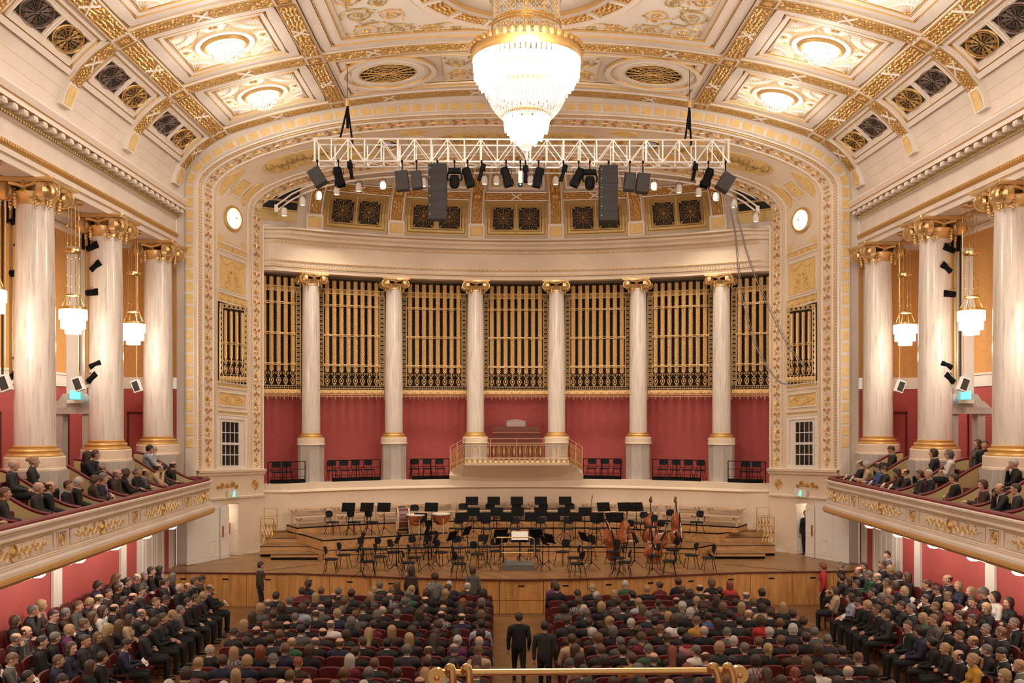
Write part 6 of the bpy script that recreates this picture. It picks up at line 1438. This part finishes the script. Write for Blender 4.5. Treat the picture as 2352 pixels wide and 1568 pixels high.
    dg = bpy.context.evaluated_depsgraph_get(); dg.update(); me = bpy.data.meshes.new_from_object(tmp.evaluated_get(dg)); bpy.data.objects.remove(tmp)
    n = len(me.vertices); V = np.empty(n * 3); me.vertices.foreach_get('co', V); V = V.reshape(-1, 3); N = np.empty(n * 3); me.vertices.foreach_get('normal', N); N = N.reshape(-1, 3)
    D = []
    for a, b, ra, rb, tg, fl in P:
        a_, b_ = np.array(a), np.array(b); ab = b_ - a_; t = np.clip(((V - a_) @ ab) / max(1e-9, ab @ ab), 0, 1); D.append(np.linalg.norm(V - a_ - t[:, None] * ab, axis=1) - (ra + (rb - ra) * t))
    tags = np.array([p[4] for p in P])[np.argmin(np.array(D), axis=0)]
    F = [tuple(p.vertices) for p in me.polygons]
    neckz = nk[2] - .035
    def sub(tg, off, name):
        fs = [f for f in F if sum(tags[i] == tg for i in f) * 2 >= len(f)] if tg != 'top' else [f for f in F if sum(tags[i] == tg for i in f) * 2 >= len(f) and min(V[i, 2] for i in f) < neckz + .05]
        idx = sorted({i for f in fs for i in f}); mp = {i: k for k, i in enumerate(idx)}; m2 = bpy.data.meshes.new(name)
        m2.from_pydata([tuple(V[i] + N[i] * off) for i in idx], [], [tuple(mp[i] for i in f) for f in fs]); m2.materials.append(CLO['black']); m2.polygons.foreach_set('use_smooth', [True] * len(m2.polygons)); return m2
    g = G(); g.use(SKINS[0]); g.use(EYE); g.use(LIP); g.cm = 0
    g.v = [tuple(v) for v in V]; g.f = list(F); g.m = [0] * len(F)
    for wr, pa, d, s in hands:
        up = Vector((0, 0, 1)); sd = d.cross(up).normalized() * s if abs(d.z) < .9 else Vector((s, 0, 0)); nd = sd.cross(d).normalized(); nd = nd if nd.z < 0 else -nd
        for k, ln in enumerate((.062, .072, .068, .052)):
            o = pa + sd * (.028 - .018 * k) + d * .01; m1 = o + d * ln * .55 + nd * .008; g.tube([o, m1, m1 + d * ln * .3 + nd * .028], [.009, .0085, .006], 5)
        o = wr + d * .035 - sd * .0 + sd * .03; g.tube([o, o + sd * .025 + d * .025, o + sd * .018 + d * .055 + nd * .015], [.011, .010, .007], 5)
    g.cm = 1
    for s in (-1, 1): g.ball(H(s * .031, .088, .02), (.011, .008, .007), 6, 4)
    g.cm = 2; g.ball(H(0, .091, -.045), (.022, .009, .006), 7, 4)
    body = g.mesh('person', smooth=True)
    return dict(body=body, top=sub('top', .011, 'jacket'), leg=sub('leg', .008, 'trousers'), shoe=sub('shoe', .006, 'shoes'), HM=HM, nk=nk, ch=ch, hands=hands)
def hair_mesh(style):
    g = G().use(HAIRM['brown']); n, m = 18, 11; c = Vector((0, -.005, .035)); rx, ry, rz = .093, .109, .102; r_ = random.Random(style)
    rows = []
    for i in range(m + 1):
        el = PI / 2 - PI * .84 * i / m; row = []
        for j in range(n):
            a = 2 * PI * j / n; fr = math.sin(a)                   # +1 at the face
            lim = .30 - max(0, fr) * .0; e = el
            e = max(el, float(np.interp(fr, [-1, 0, .45, .7, 1], [-.65, -.65, -.5, .34, .55]) if style in ('bob', 'long') else np.interp(fr, [-1, -.5, -.15, .15, .5, .8, 1], [-1.0, -.95, -.35, -.05, .24, .42, .46])))     # hairline
            k = 1.0
            if style == 'curly': k = 1.12 + r_.uniform(-.06, .08)
            if style == 'bob': k = 1.05 + r_.uniform(-.03, .03)
            if style == 'thin': k = .975
            if style == 'short': k = .985 + r_.uniform(-.03, .035)
            ce = max(math.cos(e), .84) if e < 0 else math.cos(e); x, y, z = c.x + rx * k * ce * math.cos(a), c.y + ry * k * ce * math.sin(a), c.z + rz * k * math.sin(e)
            if style in ('bob', 'long') and fr < .45 and e < 0: x, y = c.x + rx * k * math.cos(a) * (1.02), c.y + ry * k * math.sin(a) * 1.0
            row.append((x, y, z))
        rows.append(row)
    if style == 'balding': rows = rows[5:]
    if style == 'balding':
        g2 = []
        for i in range(5):
            e = .35 - .22 * i * 1.2; ce = max(math.cos(e), .84); g2.append([(.99 * rx * ce * math.cos(a), c.y + .99 * ry * ce * math.sin(a), c.z + rz * 1.0 * math.sin(e)) for a in np.linspace(PI * .93, PI * 2.07, 16)])
        g.grid(g2)
    else: g.grid(rows, cu=True)
    if style in ('bob', 'long'):
        L = .10 if style == 'bob' else .30; rows = []
        for i in range(8):
            t = i / 7; z = -.03 - L * t; w_ = 1.0 - .16 * t + (.06 * t if style == 'long' else 0) + .04 * math.sin(t * 7)
            rows.append([(rx * w_ * math.cos(a) + r_.uniform(-.004, .004), c.y - .004 + ry * (w_ - (.15 * t if style == 'long' else 0)) * math.sin(a) - .0 * t, z + .05 - .01 * abs(math.cos(a))) for a in np.linspace(PI * .88, PI * 2.12, 16)])
        g.grid(rows); rows = [[(p[0] * .9, p[1] * .9, p[2]) for p in r] for r in rows]; g.grid(rows)
    if style == 'bun': g.ball((0, -.125, .06), (.045, .04, .045), 10, 7)
    if style == 'pony': g.tube([(0, -.11, .06), (0, -.15, .03), (0, -.145, -.08), (0, -.13, -.16)], [.02, .03, .028, .008], 8)
    return g.mesh('hair', smooth=True)
HAIRS = {s: hair_mesh(s) for s in ('short', 'thin', 'balding', 'curly', 'bob', 'long', 'bun', 'pony', 'fringe')}
FIG = {
 'm0': figure('sit'), 'm1': figure('sit', .55, .0, 'lap'), 'm2': figure('sit', -.5, -.1, 'read', bulk=1.06), 'm3': figure('sit', .1, -.45, 'read'), 'm4': figure('sit', -.2, .0, 'fold', bulk=1.1), 'm5': figure('sit', .3, -.1, 'chin', lean=.12),
 'f0': figure('sit', 0, 0, 'lap', True, .93), 'f1': figure('sit', -.55, 0, 'lap', True, .93), 'f2': figure('sit', .5, -.1, 'read', True, .95), 'f3': figure('sit', 0, -.45, 'read', True, .92), 'f4': figure('sit', .3, 0, 'fold', True, 1.0),
 'ms': figure('stand', .3, 0, 'lap'), 'mw': figure('walk', 0, -.1, 'lap', bulk=1.05), 'fs': figure('stand', -.3, 0, 'lap', True, .93)}
def collar_mesh(fig):
    g = G().use(CLO['white']); nk = fig['nk']; g.tube([(nk.x + .064 * math.cos(a), nk.y + .004 + .066 * math.sin(a), nk.z + .005 - .02 * math.sin(a)) for a in np.linspace(0, 2 * PI, 14, False)], .014, 5, closed=True)
    ch = fig['ch']; y0 = ch.y + .118; g.poly([(-.035, nk.y + .07, nk.z - .02), (.035, nk.y + .07, nk.z - .02), (.045, y0 + .012, ch.z + .02), (0, y0 + .02, ch.z - .12), (-.045, y0 + .012, ch.z + .02)])
    return g.mesh('collar')
def tie_mesh(fig):
    g = G().use(CLO['burgundy']); nk, ch = fig['nk'], fig['ch']; y0 = ch.y + .14; g.tube([(0, nk.y + .085, nk.z - .03), (0, y0, ch.z + .03), (0, y0 + .008, ch.z - .12)], [.014, .018, .022], 5); return g.mesh('tie')
def scarf_mesh(fig):
    g = G().use(CLO['rose']); nk = fig['nk']; g.tube([(nk.x + .08 * math.cos(a), nk.y + .08 * math.sin(a), nk.z - .0 - .02 * math.sin(a)) for a in np.linspace(0, 2 * PI, 14, False)], .032, 6, closed=True); g.tube([(.03, nk.y + .1, nk.z), (.05, nk.y + .12, nk.z - .12), (.05, nk.y + .13, nk.z - .3)], [.03, .035, .03], 6); return g.mesh('scarf')
for k, f in FIG.items(): f['collar'] = collar_mesh(f); f['tie'] = tie_mesh(f); f['scarf'] = scarf_mesh(f)
g = G().use(BLACK)
for s in (-1, 1): g.tube([(s * .032 + .022 * math.cos(a), .104, .02 + .016 * math.sin(a)) for a in np.linspace(0, 2 * PI, 10, False)], .0022, 4, closed=True); g.tube([(s * .054, .10, .022), (s * .088, .0, .022)], .0022, 4)
g.tube([(-.01, .106, .022), (.01, .106, .022)], .0022, 4); GLASSES = g.mesh('glasses')
MH = [('short', .62), ('thin', .14), ('balding', .24)]; FH = [('bob', .34), ('long', .24), ('curly', .12), ('bun', .1), ('pony', .06), ('short', .14)]
def pick(lst, r=PR):
    t = r.random() * sum(w_ for _, w_ in lst)
    for a, w_ in lst:
        t -= w_
        if t <= 0: return a
    return lst[-1][0]
def random_person(facing='back', r=PR):
    fem = r.random() < .5
    d = dict(fem=fem)
    d['fig'] = (r.choice(['f0', 'f0', 'f1', 'f2', 'f3', 'f4']) if fem else r.choice(['m0', 'm0', 'm1', 'm2', 'm3', 'm4', 'm5']))
    d['style'] = pick(FH if fem else MH, r); d['hair'] = pick([('black', .13), ('darkbrown', .25), ('brown', .18), ('lightbrown', .14), ('blond', .2 if fem else .05), ('grey', .10 if fem else .26), ('white', .06 if fem else .10), ('auburn', .05 if fem else .0)], r)
    d['top'] = pick([('black', .44), ('charcoal', .24), ('navy', .12), ('darkbrown', .06), ('grey', .05), ('burgundy', .03 if fem else .01), ('white', .03), ('beige', .025), ('red', .02 if fem else .005), ('blue', .012), ('purple', .015 if fem else 0), ('green', .012), ('mustard', .006), ('paleblue', .014), ('rose', .01 if fem else 0), ('checked', .012), ('striped', .02 if fem else .005)], r)
    d['skin'] = r.choice([0, 0, 0, 1, 2]); d['suit'] = (not fem) and d['top'] in ('black', 'charcoal', 'navy', 'grey') and r.random() < .6; d['tie'] = d['suit'] and r.random() < .5
    d['scarf'] = fem and r.random() < .12; d['gl'] = r.random() < .2; return d
SW = dict(short='short', thin='short', balding='receding', curly='curly', bob='bobbed', long='long', bun='pinned-up', pony='ponytailed', fringe='short')
def describe(d):
    who = 'woman' if d['fem'] else 'man'
    return '%s, %s %s hair, %s %s' % (who, SW[d['style']], HW[d['hair']].replace('dark ', '').replace('light ', 'pale '), CW.get(d['top'], d['top']), 'suit' if d['suit'] else 'top')
PERSONS = []
def add_person(d, x, y, z, rz, where, group, weight=1.0): PERSONS.append((d, x, y, z, rz, where, group, weight))
def omat(o, mats):
    for i, m in enumerate(mats):
        s = o.material_slots[i]; s.link = 'OBJECT'; s.material = m
def spawn(d, x, y, z, rz, where, group, weight):
    f = FIG[d['fig']]; sc = d.get('scale', 1.0)
    b = obj('person', f['body']); b.location = (x, y, z); b.rotation_euler = (0, 0, rz); b.scale = (sc, sc, sc)
    omat(b, [SKINS[d['skin']], EYE, LIP]); tag(b, (describe(d) + ', ' + where), 'person', group)
    for nm, key, m in (('jacket' if d['suit'] else 'top', 'top', CLO[d['top']]), ('trousers', 'leg', CLO[d.get('leg', 'black')]), ('shoes', 'shoe', SHOE)):
        if key == 'shoe' and group == 'stalls audience': continue
        o = obj(nm, f[key], b); omat(o, [m])
    h = obj('hair', HAIRS[d['style']], b); h.matrix_local = f['HM']; omat(h, [HAIRM[d['hair']]])
    if d['suit']: o = obj('collar', f['collar'], b)
    if d['tie']: obj('tie', f['tie'], b)
    if d['scarf']: o = obj('scarf', f['scarf'], b); omat(o, [CLO[PR.choice(['rose', 'beige', 'red', 'paleblue'])]])
    if d['gl']: o = obj('glasses', GLASSES, b); o.matrix_local = f['HM']
    return b
# ------------------------------------------------------------------ stalls seating
def rbox_mesh(name, w_, d_, h_, mt, r=.03, arch=0.0):
    g = G().use(mt); n = 8; rows = []
    for k, (yy, s) in enumerate(((-d_ / 2, .9), (-d_ / 2 + r * .5, 1), (d_ / 2 - r * .5, 1), (d_ / 2, .9))):
        per = [(-w_ / 2, 0), (w_ / 2, 0), (w_ / 2, h_ * .9)] + [(w_ / 2 - w_ * i / n, h_ * .96 + (h_ * .04 + arch) * math.sin(PI * i / n)) for i in range(1, n)] + [(-w_ / 2, h_ * .9)]
        rows.append([(x * (s if s == 1 else .96), yy, h_ / 2 + (z - h_ / 2) * (s if s == 1 else .96)) for x, z in per])
    g.grid(rows, cu=True); m = len(rows[0]); g.af(range(m)); g.af(range(4 * m - 1, 3 * m - 1, -1)); return g.mesh(name)
BACKM = rbox_mesh('seat_back', .53, .07, .61, REDUP, arch=.005); CUSH = rbox_mesh('seat_cushion', .48, .44, .09, REDUP)
g = G().use(MAHOG); g.box((0, -.02, .62), (.045, .44, .035)); g.box((0, -.22, .33), (.045, .05, .66)); g.box((0, .18, .31), (.04, .045, .62)); ARMM = g.mesh('armrest')
g = G().use(MAHOG); g.box((0, 0, 0), (.54, .03, .05)); RAILM = g.mesh('top_rail')
def seat_row(x0, y0, dx, dy, n, z, rz, label, group):
    """row of n seats from (x0, y0), step (dx, dy); local +Y is the way the seats face"""
    t = thing('seat_row', label, 'seating', (x0, y0, z), rz, group); st = math.hypot(dx, dy); c, s = math.cos(-rz), math.sin(-rz); ux, uy = (c * dx - s * dy), (s * dx + c * dy)
    for i in range(n):
        px, py = ux * i, uy * i
        b = obj('seat_back', BACKM, t); b.location = (px, py - .25, .42); b.rotation_euler = (.12, 0, 0); o = obj('seat_cushion', CUSH, t); o.location = (px, py + .0, .37)
    for i in range(n + 1): o = obj('armrest', ARMM, t); o.location = (ux * (i - .5), uy * (i - .5), 0)
    return t
RY = [30.35 - .93 * k for k in range(13)]
STEP = .555
for k, y in enumerate(RY):
    for sg, nm in ((-1, 'left'), (1, 'right')):
        xs = -1.22 if sg < 0 else 1.02; n = 12 if k > 1 else 11
        seat_row(xs, y, sg * STEP, 0, n, 0, 0, 'dark red velvet seat row, %s stalls block, %s row from the stage' % (nm, ORD[k]), 'stalls seat rows')
        for i in range(n):
            if PR.random() < (.12 if k > 2 else (.5, .3, .2)[k]): continue
            d = random_person(); d['scale'] = PR.uniform(1.0, 1.1); 
            add_person(d, xs + sg * STEP * i + PR.uniform(-.04, .04), y - .03 + PR.uniform(-.03, .03), .0, PR.uniform(-.15, .15), '%s row, %s seat %s of aisle' % (ORD[k], ORD[i], nm), 'stalls audience', .8)
# side tiers
for sg, nm in ((-1, 'left'), (1, 'right')):
    t = thing('seating_tier', 'low stepped wooden tier under the %s balcony carrying the side rows' % nm, 'platform', group='side tiers')
    for k in range(1, 5):
        g = G().use(WOODH); x0 = 9.95 + .66 * (k - 1); g.box2((sg * x0, 15.5, 0), (sg * (x0 + .66 if k < 4 else 12.5), 31.2, .15 * k)); g.build('step', t)
    for k in range(5):
        X = sg * (9.6 + .66 * k); rz = -PI / 2 if sg < 0 else PI / 2; y1 = 29.4 if k == 0 else 30.7; n = int((y1 - 17.8) / .66)
        if k == 4: X = sg * 12.12; y1 = 28.6; n = int((y1 - 17.8) / .66)
        seat_row(X, y1, 0, -.66, n, .15 * k, rz, 'red seat row under the %s balcony, %s from the aisle' % (nm, ORD[k]), 'side seat rows')
        for i in range(n):
            if PR.random() < (.17 if k < 4 else .35): continue
            d = random_person(); d['scale'] = PR.uniform(1.0, 1.1)
            y = y1 - .66 * i; add_person(d, X + sg * -.02, y + PR.uniform(-.05, .05), .15 * k, rz + PR.uniform(-.2, .25) * 1 + (.25 if sg < 0 else -.25), '%s side, %s row, %s from stage' % (nm, ORD[k], ORD[i]), 'side audience', 1.1)
# balcony
g = G().use(REDRAIL)
def gchair():
    t = thing('gallery_chair', '', 'chair'); o = obj('seat', CUSH, t); o.location = (0, 0, .37); o = obj('backrest', BACKM, t); o.location = (0, -.25, .40); o.scale = (.9, 1, .8)
    for sx in (-1, 1):
        for sy in (-1, 1): g = G().use(MAHOG); g.box((sx * .2, sy * .19, .19), (.035, .035, .38)); g.build('leg', t)
    return t
GC = gchair(); gused = False; ci = 0
for sg, nm in ((-1, 'left'), (1, 'right')):
    rz = -PI / 2 if sg < 0 else PI / 2
    for k in range(10):
        yb_ = 33.05 - 1.55 * k; spots = [(11.55, yb_ - .5, 3.65, 'front'), (11.55, yb_ - 1.08, 3.65, 'front'), (12.4, yb_ - .55, 4.2, 'back'), (12.4, yb_ - 1.1, 4.2, 'back')]
        seen = {}
        for q, (x, y, z, lb) in enumerate(spots):
            if any(abs(y - c) < .75 and x > 12 for c in YCOL): continue
            seen[lb] = seen.get(lb, -1) + 1; pos = '%s balcony box %s, %s %s seat' % (nm, ORD[k], ORD[seen[lb]], lb)
            lab = 'small red gallery chair, ' + pos + ' from the stage'
            if not gused: gused = True; o = GC; o.location = (sg * x, y, z); o.rotation_euler = (0, 0, rz)
            else: o = copy_tree(GC, (sg * x, y, z), rz)
            o['label'] = lab; o['group'] = 'gallery chairs'
            if PR.random() < (.12 if q < 2 else .45): continue
            d = random_person(); d['scale'] = PR.uniform(1.0, 1.08); add_person(d, sg * x, y, z, rz + (.35 if sg < 0 else -.35) + PR.uniform(-.3, .3), pos, 'balcony audience', 1.25)
def special(fig, x, y, z, rz, hair, style, top, where, fem=False, suit=False, leg='black', sc=1.0, tie=False):
    d = dict(fem=fem, fig=fig, style=style, hair=hair, top=top, skin=0, suit=suit, tie=tie, scarf=False, gl=False, leg=leg, scale=sc); add_person(d, x, y, z, rz, where, 'people on their feet', 9)
special('mw', -.25, 24.0, 0, .05, 'darkbrown', 'short', 'black', 'walking up the centre aisle', sc=1.0); special('mw', .35, 23.0, 0, -.1, 'black', 'short', 'charcoal', 'walking behind another in the centre aisle');
special('ms', -8.75, 32.2, 0, -1.2, 'darkbrown', 'short', 'darkbrown', 'standing left before the stage front', suit=True, tie=True); 
special('ms', -2.75, 29.85, 0, 0, 'darkbrown', 'curly', 'checked', 'standing before the front row, left block'); special('fs', -1.6, 31.15, 0, .1, 'brown', 'bob', 'grey', 'standing by stage near left aisle seat', True); special('fs', -3.6, 31.2, 0, -.4, 'darkbrown', 'long', 'darkbrown', 'standing by the stage front, left block', True)
special('fs', 10.0, 31.6, 0, 1.2, 'auburn', 'curly', 'red', 'standing right before the stage front', True); special('ms', 10.7, 31.9, 0, 1.0, 'grey', 'short', 'black', 'standing at right corner of the stage'); special('ms', 11.4, 31.7, 0, 1.3, 'brown', 'short', 'grey', 'standing by wall at right stage corner')
special('ms', 12.0, 30.9 + .35, .45, 1.5, 'darkbrown', 'short', 'grey', 'standing by the right side door', suit=True); special('ms', 12.1, 31.9, 0, 1.7, 'white', 'balding', 'charcoal', 'in the right side doorway', suit=True, tie=True)
p = smap(ATOT - legz(STZ), .53, -.3); special('fs', p[0], p[1], STZ, 2.6, 'brown', 'bob', 'black', 'waiting in the right stage doorway', True)
special('ms', -13.35, 30.6, 4.2, -1.4, 'black', 'curly', 'black', 'standing behind the left balcony boxes', suit=True); special('ms', 13.2, 27.3, 4.2, 2.2, 'darkbrown', 'short', 'black', 'standing bent behind right balcony boxes'); special('fs', 13.5, 28.3, 4.2, 2.0, 'brown', 'long', 'grey', 'standing near the right gallery column', True)
# the 300 largest in the picture are single people, the rest one crowd
def psize(p): return p[7] / math.hypot(p[1] - CAM.x, p[2])
PERSONS = [p for p in PERSONS if p[2] > 17.6 and VC + (CAM.z - p[3] - 1.35) / p[2] * FPX < 1600 and abs((p[1] - CAM.x) / p[2] - YAW) * FPX < 1215]
PERSONS.sort(key=psize, reverse=True)
big, small = PERSONS[:300], PERSONS[300:]
BOOK = 0
for i, p in enumerate(big):
    b = spawn(*p); f = FIG[p[0]['fig']]
    if p[0]['fig'] in ('m3', 'f3', 'm2') and i % 2 == 0 and BOOK < 40:
        sc = p[0].get('scale', 1); c, s = math.cos(p[4]), math.sin(p[4]); lx, ly = 0, .43 * sc
        t = thing('programme_booklet', 'open white programme held by %s' % ('person at ' + p[5] if 'seat' in p[5] or 'row' in p[5] else 'person ' + p[5]), 'booklet', (p[1] + c * lx - s * ly, p[2] + s * lx + c * ly, p[3] + .84 * sc), p[4], 'programme booklets'); BOOK += 1
        for e in (-1, 1): g = G().use(PAPER); g.M = Matrix.Rotation(-.9, 4, 'X') @ Matrix.Rotation(e * .25, 4, 'Y'); g.box((e * .075, 0, 0), (.15, .21, .004)); g.build('page', t)
# crowd mesh
ct = {}
def arr(me):
    k = me.name
    if k not in ct:
        n = len(me.vertices); V = np.empty(n * 3, np.float32); me.vertices.foreach_get('co', V); L = np.empty(len(me.loops), np.int32); me.loops.foreach_get('vertex_index', L); T = np.empty(len(me.polygons), np.int32); me.polygons.foreach_get('loop_total', T); MI = np.empty(len(me.polygons), np.int32); me.polygons.foreach_get('material_index', MI); ct[k] = (V.reshape(-1, 3), L, T, MI)
    return ct[k]
VV, LL, TT, MM = [], [], [], []; cm = []; nv = 0
def mi(m):
    if m not in cm: cm.append(m)
    return cm.index(m)
for d, x, y, z, rz, wh, gr, wt in small:
    f = FIG[d['fig']]; sc = d.get('scale', 1); W = Matrix.Translation((x, y, z)) @ Matrix.Rotation(rz, 4, 'Z') @ Matrix.Scale(sc, 4)
    its = [(f['body'], W, [SKINS[d['skin']], EYE, LIP]), (f['top'], W, [CLO[d['top']]]), (HAIRS[d['style']], W @ f['HM'], [HAIRM[d['hair']]]), (f['leg'], W, [CLO['black']])]
    if d['suit']: its.append((f['collar'], W, [CLO['white']]))
    for me, M, ms in its:
        V, L, T, MI = arr(me); A = np.array(M); VV.append(V @ A[:3, :3].T + A[:3, 3]); LL.append(L + nv); nv += len(V); TT.append(T); MM.append(np.array([mi(m) for m in ms])[MI])
if small:
    V, L, T, MI = np.concatenate(VV), np.concatenate(LL), np.concatenate(TT), np.concatenate(MM); me = bpy.data.meshes.new('audience_crowd')
    me.vertices.add(len(V)); me.vertices.foreach_set('co', V.astype(np.float32).ravel()); me.loops.add(len(L)); me.loops.foreach_set('vertex_index', L); me.polygons.add(len(T)); me.polygons.foreach_set('loop_start', np.concatenate([[0], np.cumsum(T)[:-1]]).astype(np.int32)); me.polygons.foreach_set('loop_total', T)
    for m in cm: me.materials.append(m)
    me.polygons.foreach_set('material_index', MI.astype(np.int32)); me.polygons.foreach_set('use_smooth', [True] * len(T)); me.update(calc_edges=True); me.validate()
    o = obj('audience_crowd', me, kind='stuff', label='distant seated listeners in the front stalls rows and far side seats'); o['category'] = 'audience'
print('people', len(big), len(small), 'faces/body', len(FIG['m0']['body'].polygons), len(HAIRS['long'].polygons))
